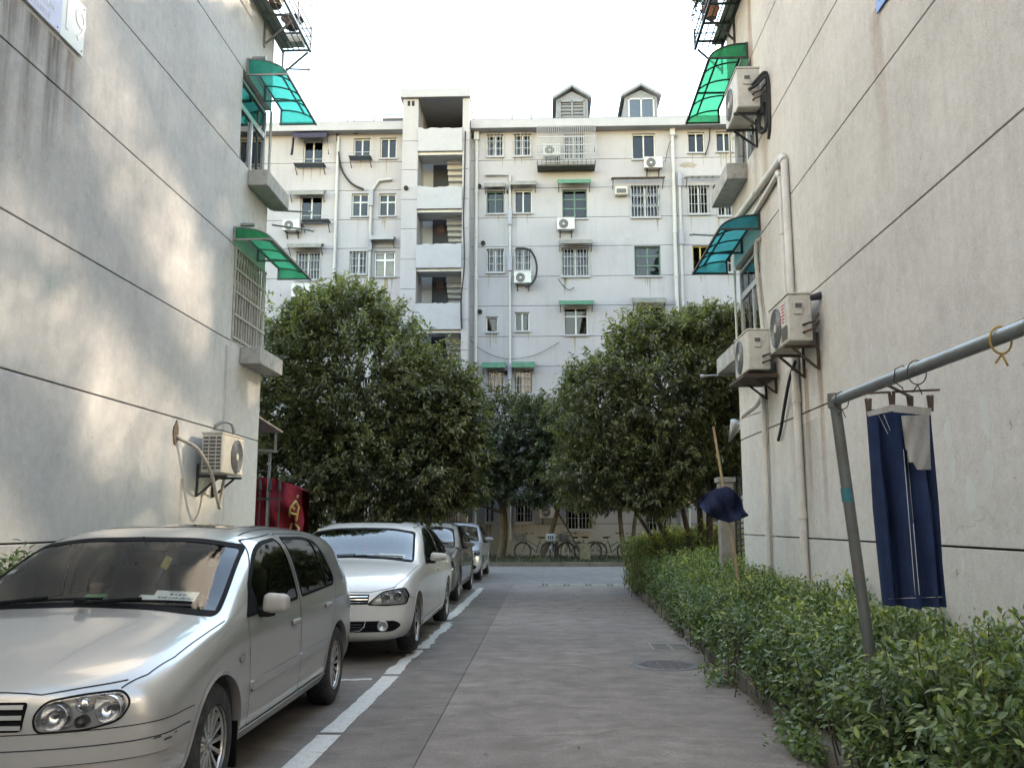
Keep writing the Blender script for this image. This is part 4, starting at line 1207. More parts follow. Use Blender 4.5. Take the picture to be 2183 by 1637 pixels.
# (mapper, x0,y0,x1,y1, style, frame, bars, curtain, glass, sill)
WL = [
 (p3, 255, 385, 385, 530, 'two', 'w', 0, 'v', 'd'), (p3, 575, 372, 685, 485, 'two', 'w', 0, '', 'd'), (p3, 745, 368, 850, 500, 'two', 'w', 0, '', 'd'),
 (p3, 235, 735, 380, 905, 'two', 'w', 0, 'v', 'd'), (p3, 562, 722, 672, 868, 'cross', 'w', 0, 'p', 'd'), (p3, 735, 722, 845, 865, 'cross', 'w', 0, '', 'd'),
 (p3, 210, 1090, 365, 1270, 'two', 'w', 1, 'b', 'd'), (p3, 550, 1088, 660, 1235, 'two', 'w', 1, 'p', 'd'), (p3, 705, 1090, 840, 1250, 'trans', 'a', 0, 'p', 'p'),
 (p3, 215, 1460, 365, 1640, 'two', 'w', 1, '', 'd'), (p3, 560, 1460, 660, 1600, 'two', 'w', 1, 'p', 'd'),
 (p4, 90, 277, 173, 390, 'two', 'w', 1, '', 'd'), (p4, 226, 275, 312, 388, 'two', 'w', 1, 'p', 'd'), (p4, 478, 275, 582, 405, 'two', 'w', 1, 'p', 'd'), (p4, 825, 272, 940, 403, 'two', 'w', 0, 'v', 'd'), (p4, 1107, 265, 1190, 370, 'two', 'w', 0, '', 'd'), (p4, 1250, 262, 1330, 365, 'two', 'w', 0, 'p', 'd'),
 (p4, 88, 562, 177, 678, 'cross', 'g', 0, '', 'd'), (p4, 228, 558, 318, 675, 'two', 'w', 0, 'r', 'd'), (p4, 472, 555, 595, 703, 'six', 'g', 0, '', 'd'), (p4, 820, 535, 962, 697, 'two', 'w', 2, 'b', 'd'), (p4, 1112, 535, 1213, 680, 'two', 'w', 1, '', 'd'), (p4, 1260, 540, 1335, 690, 'two', 'w', 1, 'p', 'd'),
 (p4, 88, 855, 177, 975, 'two', 'w', 1, 'v', 'd'), (p4, 232, 855, 315, 968, 'two', 'w', 1, 'p', 'd'), (p4, 468, 848, 607, 995, 'two', 'w', 1, 'p', 'd'), (p4, 838, 840, 967, 993, 'six', 'g', 0, 'p', 'd'), (p4, 1132, 838, 1210, 965, 'two', 'y', 0, '', 'd'), (p4, 1260, 840, 1335, 975, 'two', 'w', 1, '', 'd'),
 (p4, 85, 1197, 145, 1275, 'one', 'w', 0, '', 'd'), (p4, 232, 1175, 305, 1270, 'two', 'w', 0, '', 'd'), (p4, 480, 1150, 600, 1290, 'trans', 'w', 0, '', 'd'), (p4, 845, 1145, 985, 1290, 'trans', 'w', 0, 'p', 'd'), (p4, 1130, 1150, 1215, 1270, 'two', 'w', 0, '', 'd'),
 (p4, 90, 1465, 178, 1585, 'two', 'w', 1, 'p', 'p'), (p4, 225, 1462, 322, 1588, 'two', 'w', 1, 'p', 'p'), (p4, 480, 1465, 605, 1600, 'two', 'w', 1, '', 'd'), (p4, 850, 1465, 985, 1600, 'two', 'w', 1, '', 'd'), (p4, 1130, 1465, 1220, 1590, 'two', 'w', 1, '', 'd'),
 (p8, 440, 250, 570, 430, 'two', 'w', 1, '', 'd'), (p8, 785, 245, 970, 480, 'two', 'w', 1, '', 'd'), (p8, 235, 250, 305, 430, 'two', 'w', 1, '', 'd'), (p8, 1340, 310, 1500, 490, 'two', 'w', 1, '', 'd'), (p8, 1745, 330, 1850, 430, 'two', 'w', 1, 'p', 'p'),
 (pid, 612, 1060, 665, 1118, 'two', 'w', 1, '', 'd'), (pid, 745, 1060, 785, 1110, 'two', 'w', 1, '', 'd'), (pid, 620, 800, 675, 870, 'two', 'w', 1, '', 'd'), (pid, 750, 805, 790, 865, 'two', 'w', 1, '', 'd'), (pid, 620, 935, 675, 1000, 'two', 'w', 1, '', 'd'),
]
TY = 38.7
TL, TR = at(858, 300, Y=TY).x, at(1000, 300, Y=TY).x
OL, OR = at(891, 300, Y=TY).x, at(986, 300, Y=TY).x
holes = [(OL + .02, OR - .02, 0.12, 19.0)]
rects = []
for w in WL:
    x0, x1, z0, z1 = fbox(*w[:5]); rects.append((x0, x1, z0, z1)); holes.append((x0, x1, z0, z1))
FX0, FX1 = -14.6, 11.2
bands = [.0] + [z for k in range(7) for z in (1.46 + 2.7 * k, 2.83 + 2.7 * k)] + [19.0]
bands = sorted(q for q in bands if q <= 19.0)
for a, b in zip(bands, bands[1:]):
    if b - a < .05: continue
    top = b - .022
    hs = [h for h in holes if h[3] > a + .001 and h[2] < top - .001]
    zs_ = sorted({a, top} | {min(max(q, a), top) for h in hs for q in (h[2], h[3])})
    m = MB()
    for za, zb in zip(zs_, zs_[1:]):
        if zb - za < 1e-4: continue
        zc = (za + zb) / 2
        hh = sorted([(h[0], h[1]) for h in hs if h[2] < zc < h[3]])
        x = FX0
        for h0, h1 in hh + [(FX1, FX1)]:
            if h0 - x > 1e-3: m.bx(x, h0, D, D + .26, za, zb)
            x = max(x, h1)
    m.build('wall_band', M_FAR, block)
for x0, x1 in ((-34, FX0), (FX1, 34)):
    m = MB(); m.bx(x0, x1, D, D + .26, 0, 18.98); m.build('wall_band', M_FAR, block)
m = MB(); m.bx(-34, 34, D + .27, D + .30, 0, 18.9) if False else None
# backing seen only through joints and rooms
m = MB()
for x0, x1 in ((-34, OL - .3), (OR + .3, 34)): m.bx(x0, x1, D + 1.1, D + 10, 0, 18.95)
m.build('core', M_ROOM, block)
m = MB()
for z in bands[1:-1]:
    for x0, x1 in ((FX0, OL), (OR, FX1)): m.bx(x0, x1, D + .06, D + .2, z - .03, z + .006)
tag(m.build('joint_filler', M_BACK, block), kind='stuff')
FR = {'w': M_WFRAME, 'g': M_GREENF, 'a': M_ALU, 'y': M_YELF}
CU = {'v': M_CURTV, 'p': M_CURT, 'b': M_CURTB, 'r': plain('curtain_red', (.4, .08, .10), .9)}
M_PANED = glass('window_glass_dark', (.42, .46, .52), 1.42); M_PANEP = glass('window_glass_pale', (.8, .78, .7), 1.5)
wr = random.Random(11)
M_STAIN = plain('rain_stain', (.27, .255, .22), .95, var=.2); M_STAIN2 = plain('rust_stain', (.30, .25, .18), .95, var=.2)
for w, (x0, x1, z0, z1) in zip(WL, rects):
    style, fr, bars, cu, gl = w[5:10]
    e = empty('window', ((x0 + x1) / 2, D, z0)); put(e, block)
    yf = D + .12; t = .055; f = MB(); fm = FR[fr]
    f.bx(x0, x1, yf, yf + .06, z0, z0 + t); f.bx(x0, x1, yf, yf + .06, z1 - t, z1); f.bx(x0, x0 + t, yf, yf + .06, z0 + t, z1 - t); f.bx(x1 - t, x1, yf, yf + .06, z0 + t, z1 - t)
    xm = (x0 + x1) / 2; W_ = x1 - x0; H_ = z1 - z0
    cols = {'one': [x0 + t, x1 - t]}.get(style, [x0 + t, xm, x1 - t])
    rows = {'cross': [z0 + t, z0 + H_ * .64, z1 - t], 'six': [z0 + t, z0 + H_ * .36, z0 + H_ * .68, z1 - t], 'trans': [z0 + t, z0 + H_ * .68, z1 - t]}.get(style, [z0 + t, z1 - t])
    for c in cols[1:-1]: f.bx(c - .03, c + .03, yf - .005, yf + .065, z0 + t, z1 - t)
    for r in rows[1:-1]: f.bx(x0 + t, x1 - t, yf - .003, yf + .063, r - .03, r + .03)
    f.build('frame', fm, e)
    for a, b in zip(cols, cols[1:]):
        for c, d in zip(rows, rows[1:]):
            m = MB(); m.bx(a + .031, b - .031, yf + .02, yf + .026, c + .031, d - .031)
            m.build('pane', M_PANEP if gl == 'p' else M_PANED, e)
    if cu:
        m = MB(); g_ = []; full = cu == 'p' and wr.random() < .45
        xe = x1 if full else x0 + W_ * wr.choice((.4, .55))
        for i in range(19): xx = x0 + (xe - x0) * i / 18; g_.append([(xx, yf + .22 + .02 * math.sin(i * 2.1), z0), (xx, yf + .22 + .02 * math.sin(i * 2.1), z1)])
        m.sheet(g_); m.build('curtain', CU[cu], e)
    m = MB(); m.bx(x0 - .04, x1 + .04, D - .09, D + .12, z0 - .07, z0 - .001); m.build('sill', M_FARW, e)
    for q in range(wr.choice((1, 2, 2, 3))):
        xx = x0 + W_ * wr.random(); ln = wr.uniform(.3, .9); ww = wr.uniform(.02, .06); m = MB(); g_ = []
        for k in range(7): tq = k / 6; hw = ww * (1 - tq) * wr.uniform(.6, 1.1) + .004; g_.append([(xx - hw, D - .0025, z0 - .08 - ln * tq), (xx + hw, D - .0025, z0 - .08 - ln * tq)])
        m.sheet(g_); m.build('rain_stain', M_STAIN if q % 2 else M_STAIN2, e)
    if bars:
        m = MB(); n = max(5, int(W_ / .13)); yb = D - .06 if bars == 1 else D - .05
        for i in range(n + 1): xx = x0 - .02 + (W_ + .04) * i / n; m.bar((xx, yb, z0 - .02), (xx, yb, z1 + .03), .024, .024, (0, 1, 0))
        for k in range(4): zz = z0 + .02 + (H_ - .02) * k / 3; m.bar((x0 - .05, yb + .012, zz), (x1 + .05, yb + .012, zz), .03, .02)
        if bars == 2:
            for k in (.33, .66):
                for i in range(n): 
                    xx = x0 + W_ * (i + .5) / n; zz = z0 + H_ * k
                    m.bar((xx - W_ / n * .5, yb - .012, zz - .12), (xx, yb - .012, zz + .12), .018, .012); m.bar((xx, yb - .012, zz + .12), (xx + W_ / n * .5, yb - .012, zz - .12), .018, .012)
        tag(m.build('burglar_bars', M_BARF, e), kind='stuff')
# cornice, roof, dormers
m = MB(); m.bx(-34, TL - .02, D - .5, D + .5, 18.98, 19.38); m.build('cornice', M_FARW, block, bevel=.02)
m = MB(); m.bx(TR + .02, 34, D - .5, D + .5, 18.98, 19.38); m.build('cornice', M_FARW, block, bevel=.02)
m = MB(); m.bx(-34, TL - .02, D - .42, D + .4, 19.38, 19.44); m.build('gutter', M_FELT, block); m = MB(); m.bx(TR + .02, 34, D - .42, D + .4, 19.38, 19.44); m.build('gutter', M_FELT, block)
m = MB(); m.add([(-34, D + .3, 19.3), (34, D + .3, 19.3), (34, D + 6, 21.2), (-34, D + 6, 21.2), (34, D + 11, 19.3), (-34, D + 11, 19.3)], [(0, 1, 2, 3), (3, 2, 4, 5)]); m.build('roof', M_FELT, block)
def dormer(px0, px1, pyt, pye, pyb, shutter):
    Yd = D + 1.5
    x0, x1 = at(px0, pye, Y=Yd).x, at(px1, pye, Y=Yd).x; zt = at((px0 + px1) / 2, pyt, Y=Yd).z; ze = at(px0, pye, Y=Yd).z; zb = 19.4
    e = empty('dormer', ((x0 + x1) / 2, Yd, zb)); put(e, block)
    m = MB(); m.bx(x0 + .12, x1 - .12, Yd + .1, Yd + 3, zb, ze); m.prism([(x0 + .12, ze), (x1 - .12, ze), ((x0 + x1) / 2, zt - .12)], Yd + .1, Yd + 3, lambda u, v, h: (u, h, v)); m.build('cheek_wall', M_DORM, e)
    for s, a, b in ((-1, x0 - .05, (x0 + x1) / 2), (1, x1 + .05, (x0 + x1) / 2)):
        m = MB(); m.add([(a, Yd - .15, ze - .06), (b, Yd - .15, zt), (b, Yd + 3, zt), (a, Yd + 3, ze - .06), (a, Yd - .15, ze + .08), (b, Yd - .15, zt + .14), (b, Yd + 3, zt + .14), (a, Yd + 3, ze + .08)], [(0, 1, 2, 3), (4, 5, 6, 7), (0, 1, 5, 4), (0, 3, 7, 4)]); m.build('dormer_roof', M_DORM, e)
    xw0, xw1, zw0, zw1 = x0 + .28, x1 - .28, zb + .12, ze - .08
    m = MB(); t = .06
    m.bx(xw0, xw1, Yd, Yd + .11, zw0, zw0 + t); m.bx(xw0, xw1, Yd, Yd + .11, zw1 - t, zw1); m.bx(xw0, xw0 + t, Yd, Yd + .11, zw0, zw1); m.bx(xw1 - t, xw1, Yd, Yd + .11, zw0, zw1); m.bx((xw0 + xw1) / 2 - .03, (xw0 + xw1) / 2 + .03, Yd, Yd + .11, zw0, zw1); m.build('dormer_frame', M_WFRAME if not shutter else M_DORM, e)
    if shutter:
        n = 9
        for k in range(n): z = zw0 + t + (zw1 - zw0 - 2 * t) * (k + .5) / n; m = MB(); m.box(((xw0 + xw1) / 2, Yd + .06, z), (xw1 - xw0 - 2 * t, .05, .035), Matrix.Rotation(.6, 3, 'X')); m.build('slat', M_SHUT, e)
    else:
        m = MB(); m.bx(xw0 + t, xw1 - t, Yd + .04, Yd + .045, zw0 + t, zw1 - t); m.build('dormer_pane', M_PANE, e)
        for a in (0, .5): m = MB(); m.bx(xw0 + t + a * (xw1 - xw0), xw0 + t + (a + .28) * (xw1 - xw0), Yd + .07, Yd + .075, zw0 + t, zw1 - t); m.build('dormer_curtain', M_CURT, e)
dormer(1180, 1259, 188, 212, 250, True); dormer(1326, 1407, 185, 207, 247, False)
for px in (743, 757, 799, 1092, 1133, 1455): 
    p = at(px, 258, Y=D); m = MB(); m.tube([(p.x, D - .2, 19.4), (p.x, D - .2, 19.72 if px < 1400 else 20.3)], .05 if px < 1400 else .03, 8); m.build('roof_vent', M_TRUNK, block)
# stair tower
tw = empty('stair_tower', ((TL + TR) / 2, TY, 0)); put(tw, block)
ztop = at(925, 210, Y=TY).z
def tb(nm, mat, *a, bev=0): m = MB(); m.bx(*a); return m.build(nm, mat, tw, bevel=bev)
tower_z = [.0] + [q for q in bands if 0 < q < 19] + [ztop]
cuts = sorted(set([0.0] + [z + .55 for z in bands[1:-1]] + [ztop]))
for a, b in zip(cuts, cuts[1:]):
    tb('column_panel', M_FAR, TL, OL, TY, D - .002, a, b - .02); tb('column_panel', M_FAR, OR, TR, TY, D - .002, a, b - .02)
tb('column_core', M_BACK, TL + .03, OL - .03, TY + .03, D - .003, 0, ztop - .05); tb('column_core', M_BACK, OR + .03, TR - .03, TY + .03, D - .003, 0, ztop - .05)
tb('tower_cap', M_FARW, TL - .12, TR + .05, TY - .15, D + 4.6, ztop, ztop + .42, bev=.02)
tb('penthouse_side', M_FARW, OR + .02, TR - .003, D, D + 4.5, 18.9, ztop); tb('penthouse_side', M_FARW, TL + .003, OL - .02, D, D + 4.5, 18.9, ztop)
tb('stair_side', M_SOFFIT, OL - .28, OL - .0, D + .27, D + 4.4, 0, ztop); tb('stair_side', M_SOFFIT, OR, OR + .28, D + .27, D + 4.4, 0, ztop); tb('stair_back', M_SOFFIT, OL, OR, D + 3.2, D + 3.4, 0, ztop)
ops = [(p3(0, 100)[1], p3(0, 310)[1]), (p3(0, 455)[1], p3(0, 680)[1]), (p3(0, 820)[1], p3(0, 1045)[1]), (p3(0, 1195)[1], p3(0, 1420)[1]), (p3(0, 1585)[1], p3(0, 1830)[1])]
zo = [(at(930, b, Y=TY).z, at(930, a, Y=TY).z) for a, b in ops]
zo.append((zo[-1][0] - 2.72, zo[-1][1] - 2.72)); zo.append((.3, zo[-1][1] - 2.72))
pr = random.Random(2)
for i, (zl, zh) in enumerate(zo):
    zn = zo[i + 1][1] if i + 1 < len(zo) else 0
    if i < len(zo) - 1:
        # parapet with an uneven top edge, then the landing slab behind it
        m = MB(); n = 14; top = [zl + pr.uniform(-.05, .03) for _ in range(n + 1)]
        xx = [OL + (OR - OL) * k / n for k in range(n + 1)]
        m.add([(x, TY - .06, zn) for x in xx] + [(x, TY - .06, q) for x, q in zip(xx, top)] + [(x, TY + .08, zn) for x in xx] + [(x, TY + .08, q) for x, q in zip(xx, top)], [(k, k + 1, n + 2 + k, n + 1 + k) for k in range(n)] + [(n + 1 + k, n + 2 + k, 3 * n + 4 + k, 3 * n + 3 + k) for k in range(n)] + [(2 * n + 2 + k, 2 * n + 3 + k, 3 * n + 4 + k, 3 * n + 3 + k) for k in range(n)] + [(k, k + 1, 2 * n + 3 + k, 2 * n + 2 + k) for k in range(n)])
        m.build('parapet', M_FARW, tw)
        tb('landing', M_SOFFIT, OL, OR, TY + .09, TY + 1.5, zn, zn + .16); tb('landing_beam', M_STEP, OL, OR, TY + .10, TY + .28, zn - .12, zn - .001)
    if 0 < i:
        xm = OL + (OR - OL) * .60; zb = zl - .3
        for k in range(7):   # stepped underside of the flight coming down from the landing above
            tb('step', M_STEP, xm, OR - .01, TY + .95 + k * .24, TY + 1.19 + k * .24, zl + 1.48 - k * .19, zl + 2.0 - k * .19)
            tb('step_edge', M_SOFFIT, xm - .01, OR - .012, TY + .93 + k * .24, TY + .96 + k * .24, zl + 1.46 - k * .19, zl + 1.50 - k * .19)
        dx0, dx1 = OL + (OR - OL) * .24, OL + (OR - OL) * .60
        tb('door', M_DOORD, dx0, dx1, TY + 1.84, TY + 1.92, zl - .9, zl + 1.75)
        tb('inner_wall', M_SOFFIT, OL, xm, TY + 1.93, TY + 2.0, zl - .9, zl + 2.3)
        if i in (2, 3):
            c = Vector(((dx0 + dx1) / 2, TY + 1.83, zl + 1.28)); r = .33
            m = MB(); m.add([c + Vector((r, 0, 0)), c + Vector((0, 0, r)), c - Vector((r, 0, 0)), c - Vector((0, 0, r))], [(0, 1, 2, 3)]); m.build('door_paper', plain('door_paper_red', (.10, .05, .045), .8), tw)
            text_obj('福', .36, plain('gold_ink', (.26, .20, .14), .7), tw, c + Vector((0, -.012, 0)), (math.pi / 2, 0, 0))
for q in (875, 884):
    x = at(q - 6, 221, Y=TY).x; z = at(q, 221, Y=TY).z; tb('vent_slot', M_BACK, x, x + .12, TY - .004, TY + .02, z - .12, z + .12)
# entrance gate in the shade under the left tree
gx0, gx1, gz0, gz1 = fbox(pid, 913, 1060, 979, 1150)
e = empty('entrance_gate', ((gx0 + gx1) / 2, D - .3, 0), 'dark barred entrance gate at the foot of the stair tower', 'gate')
for k in range(15): x = gx0 + (gx1 - gx0) * k / 14; m = MB(); m.bar((x, TY - .12, .1), (x, TY - .12, gz1), .03, .03, (0, 1, 0)); m.build('bar', M_DKST, e)
for z in (.2, 1.1, gz1): m = MB(); m.bar((gx0, TY - .12, z), (gx1, TY - .12, z), .05, .04); m.build('rail', M_DKST, e)
# drain pipes and trunking on the far wall
def fpipe(label, pts, r, mat, segs=(), nm='drain_pipe', joints=2.0):
    P_ = [at(a, b, Y=D - .10) for a, b in pts]; P_ = [Vector((p.x, D - .10, p.z)) for p in P_]
    P_[-1] = Vector((P_[-2].x, P_[-1].y, P_[-1].z))
    e = empty(nm, P_[-1], label, 'pipe', 'pipes down the pale block')
    m = MB(); m.tube(P_, r, 8); m.build('run', mat, e, True, 50)
    z = P_[0].z - .6
    while z > P_[-1].z and joints: m = MB(); m.tube([(P_[-1].x, D - .10, z), (P_[-1].x, D - .10, z - .14)], r * 1.25, 8); m.build('collar', mat, e, True, 50); z -= joints
    for (ya, yb, mt) in segs:
        za, zb = at(pts[-1][0], ya, Y=D - .1).z, at(pts[-1][0], yb, Y=D - .1).z
        m = MB(); m.bx(P_[-1].x - r * 1.3, P_[-1].x + r * 1.3, D - .22, D - .08, zb, za); m.build('cover', mt, e)
    return e
fpipe('white drain pipe left of the stair tower', [(721, 292), (721, 1150)], .075, M_WPIPE)
fpipe('white drain pipe just right of the stair tower', [(1016, 290), (1016, 1170)], .085, M_WPIPE, [(283, 300, M_WPIPE)])
fpipe('white drain pipe on the right half of the pale block', [(1433, 280), (1433, 1170)], .085, M_WPIPE, [(272, 290, M_WPIPE)])
fpipe('pale trunking between the small windows left of the tower', [(835, 382), (808, 385), (792, 408), (792, 600)], .07, M_TRUNKW, [(408, 440, M_TRUNK), (500, 535, M_TRUNK)], 'trunking', 0)
fpipe('pale trunking between the small windows right of the tower', [(1035, 373), (1087, 374), (1087, 1150)], .065, M_TRUNKW, [(448, 480, M_TRUNK), (545, 578, M_TRUNK), (775, 810, M_TRUNK)], 'trunking', 0)
fpipe('pale trunking beside the right drain pipe', [(1448, 366), (1448, 1150)], .065, M_TRUNKW, [(366, 398, M_TRUNK), (490, 522, M_TRUNK)], 'trunking', 0)
fpipe('dark thin downpipe on the left edge of the stair tower', [(888, 270), (888, 1150)], .03, M_DKST, (), 'downpipe', 0)
def fcable(label, pts, r=.03, Y=D - .12): 
    P_ = [Vector((at(a, b, Y=Y).x, Y, at(a, b, Y=Y).z)) for a, b in pts]
    return pipe(label, P_, r, M_FOAM, 'cable', 'cable', 6, 5, None, 'cables on the pale block')
fcable('thick black cable looping down the wall left of the stair tower', [(770, 282), (748, 280), (738, 268), (722, 265), (719, 285), (722, 330), (730, 365), (750, 392), (775, 404)], .05)
fcable('second black cable arching from the roof left of the tower', [(738, 262), (742, 274), (755, 284), (772, 281)], .05)
fcable('bundle of black wires down the right edge of the stair tower', [(992, 280), (990, 400), (988, 470), (990, 560), (983, 640), (984, 700)], .035, TY - .08)
fcable('black cable bowed around an upper left air conditioner near the tower', [(1100, 530), (1118, 530), (1132, 536), (1142, 555), (1144, 580), (1136, 602), (1120, 612)], .05, D - .4)
fcable('loose wire hanging below the corner of the green right awning', [(1513, 265), (1512, 300), (1503, 333)], .03)
fcable('loose wire under the caged balcony', [(1190, 594), (1198, 606), (1212, 618), (1224, 613)], .018)
fcable('sagging wire across the lower storeys of the pale block', [(1003, 725), (1030, 748), (1080, 765), (1140, 757), (1192, 730)], .012)
fcable('wire from a round vent on the top storey right', [(1445, 290), (1428, 305), (1418, 345)], .015)
for (px, py) in ((1010, 292), (1022, 398), (1030, 519), (1023, 665), (1079, 795), (1524, 400), (1085, 410), (866, 402)):
    Yv = TY if px == 866 else D
    p = at(px, py, Y=Yv); m = MB(); m.tube([(p.x, Yv - .10, p.z), (p.x, Yv + .01, p.z)], .10, 12); m.build('vent_pipe', M_BACK, block, True, 40)
# peeled patches
M_PEEL = plain('peeled_render', (.30, .26, .22), .95, var=.25, vs=3)
for k, (px, py, w, h) in enumerate(((1467, 352, .40, .16), (1172, 428, .36, .22), (1025, 418, .10, .25))):
    p = at(px, py, Y=D - .003); r2 = random.Random(k); n = 16; m = MB()
    ring = [(p.x + w * math.cos(a) * r2.uniform(.6, 1.1), p.z + h * math.sin(a) * r2.uniform(.6, 1.1)) for a in [2 * math.pi * i / n for i in range(n)]]
    m.prism(ring, D - .002, D - .006, lambda u, v, hh: (u, hh, v)); m.build('peeled_patch', M_PEEL if k == 0 else M_FARW, block)
# canopies over windows: (mapper,x0,y0,x1,y1,material,label,kind)
def canopy(f, x0, y0, x1, y1, mat, label, out=.55, open_=False, mats=None):
    a, b, z0, z1 = fbox(f, x0, y0, x1, y1)
    e = empty('window_canopy', ((a + b) / 2, D, z0), label, 'canopy', 'canopies on the pale block')
    if not open_:
        m = MB(); m.add([(a, D, z1 + .06), (b, D, z1 + .06), (b, D - out, z0 + .12), (a, D - out, z0 + .12), (a, D, z1 + .02), (b, D, z1 + .02), (b, D - out, z0 + .08), (a, D - out, z0 + .08)], [(0, 1, 2, 3), (4, 5, 6, 7), (0, 3, 7, 4), (1, 2, 6, 5)]); m.build('sheet', mat, e)
        m = MB(); m.bx(a, b, D - out - .01, D - out + .01, z0 - .04, z0 + .13); m.build('fascia', mat, e)
    else:
        for k in range(8): x = a + (b - a) * k / 7; m = MB(); m.bar((x, D, z1), (x, D - out, z0 + .1), .04, .04); m.build('rib', mat, e)
        for q in (0, .5, 1): m = MB(); m.bar((a, D - out * q, z1 - (z1 - z0 - .1) * q), (b, D - out * q, z1 - (z1 - z0 - .1) * q), .04, .04); m.build('rail', mat, e)
    for x in (a + .05, b - .05): m = MB(); m.bar((x, D, z0 - .25), (x, D - out * .8, z0 + .06), .03, .03); m.build('stay', M_DKST, e)
    return e
canopy(p4, 447, 512, 613, 542, M_GREENA, 'green canopy over a green framed window on the fifth storey'); canopy(p4, 453, 815, 622, 843, M_GREYA, 'grey canopy over a barred window on the fourth storey right of the tower'); canopy(p4, 455, 1122, 627, 1147, M_GREENA, 'green canopy on the third storey above the right tree')
canopy(p4, 823, 1107, 990, 1137, M_GREYA, 'grey canopy half hidden by the right tree'); canopy(p4, 78, 536, 185, 552, M_GREYA, 'narrow grey canopy over the green framed window beside the white pipe', .35); canopy(p4, 208, 522, 340, 546, M_GREYA, 'rusty grey canopy over the window with a red curtain', .45)
canopy(p4, 67, 1435, 185, 1462, M_GREENA, 'left one of two green canopies between the tree crowns'); canopy(p4, 218, 1432, 333, 1460, M_GREENA, 'right one of two green canopies between the tree crowns')
canopy(p4, 720, 500, 982, 528, M_RUSTY, 'bare rusted canopy frame over the lattice window', .5, True); canopy(p4, 1090, 494, 1330, 520, M_GREYA, 'bare pale canopy frame at the right end of the fifth storey', .5, True)
canopy(p3, 180, 708, 400, 745, M_GREYA, 'thin grey canopy over the fifth storey window at far left', .4); canopy(p3, 170, 1050, 388, 1080, M_GREYA, 'grey canopy over the blue curtained window at far left', .5); canopy(p3, 690, 1010, 842, 1030, M_FARW, 'pale canopy over the kitchen window beside the stair tower', .5)
# scalloped cloth awning
a, b, z0, z1 = fbox(p3, 212, 362, 425, 400); e = empty('cloth_awning', ((a + b) / 2, D, z0), 'tattered purple cloth awning over the top left window', 'awning')
m = MB(); g_ = []
for i in range(33):
    x = a + (b - a) * i / 32; sc = .06 * abs(math.sin(i * math.pi / 4)); g_.append([(x, D, z1 + .1), (x, D - .35, z1 - .1), (x, D - .55, z0 + .22), (x, D - .56, z0 + .02 - sc)])
m.sheet(g_); m.build('cloth', M_PURP, e, True)
for s, x in ((-1, a), (1, b)):
    m = MB(); m.sheet([[(x, D - .56, z0 + .2), (x, D - .3, z0 + .3)], [(x + s * .05, D - .5, z0 - .4), (x, D - .3, z0 - .1)], [(x + s * .12, D - .45, z0 - .8), (x + s * .03, D - .3, z0 - .7)]]); m.build('cloth_flap', M_PURP, e)
# air conditioners on the far wall
def fac(f, x0, y0, x1, y1, label, mat=None, **k):
    a, b, z0, z1 = fbox(f, x0, y0, x1, y1, D - .25)
    return ac_unit(label, ((a + b) / 2, D, z0), 0, b - a, z1 - z0, .30, mat or M_ACW, detail=1, group='air conditioners on the pale block', **k)
fac(p3, 130, 895, 240, 965, 'white air conditioner at far left of the pale block with a blue label'); fac(p4, 445, 703, 533, 765, 'white air conditioner under the green framed window'); fac(p4, 228, 975, 315, 1035, 'white air conditioner with a bowed black cable beside the trunking')
fac(p4, 885, 398, 975, 455, 'white air conditioner on the top storey under an open sliding window'); fac(p4, 375, 332, 460, 395, 'white air conditioner inside the caged balcony'); fac(p8, 612, 315, 728, 403, 'white air conditioner at ground level between barred windows'); fac(pid, 622, 606, 662, 636, 'white air conditioner just above the left tree')
a, b, z0, z1 = fbox(p4, 737, 550, 798, 592); e = empty('window_air_conditioner', ((a + b) / 2, D, z0), 'small dark boxed air conditioner left of the lattice window', 'air conditioner')
m = MB(); m.bx(a, b, D - .3, D, z0, z1); m.build('casing', M_AC, e, bevel=.02); m = MB(); m.bx(a + .06, b - .06, D - .312, D - .29, z0 + .06, z1 - .12); m.build('grille', M_ACG, e)
# caged balcony and window shelves
a, b, z0, z1 = fbox(p4, 345, 230, 636, 440, D - .7); e = empty('balcony_cage', ((a + b) / 2, D, z0), 'white barred balcony cage on the top storey of the pale block', 'balcony cage')
n = 30
for i in range(n + 1): x = a + (b - a) * i / n; m = MB(); m.bar((x, D - .7, z0 + .3), (x, D - .7, z1), .022, .022, (0, 1, 0)); m.build('bar', M_BARF, e)
for q in (.12, .3, .52, .72, 1): m = MB(); m.bar((a, D - .7, z0 + (z1 - z0) * q), (b, D - .7, z0 + (z1 - z0) * q), .04, .04); m.build('rail', M_BARF, e)
for x in (a, b):
    for q in (.12, .5, 1): m = MB(); m.bar((x, D, z0 + (z1 - z0) * q), (x, D - .7, z0 + (z1 - z0) * q), .035, .035); m.build('side_rail', M_BARF, e)
m = MB(); m.bx(a, b, D - .72, D, z0 + .02, z0 + .08); m.build('floor', M_DKST, e)
for i in range(14): x = a + (b - a) * i / 13; m = MB(); m.bar((x, D - .72, z0 + .05), (x, D - .72, z0 + .3), .02, .02, (0, 1, 0)); m.build('lower_bar', M_DKST, e)
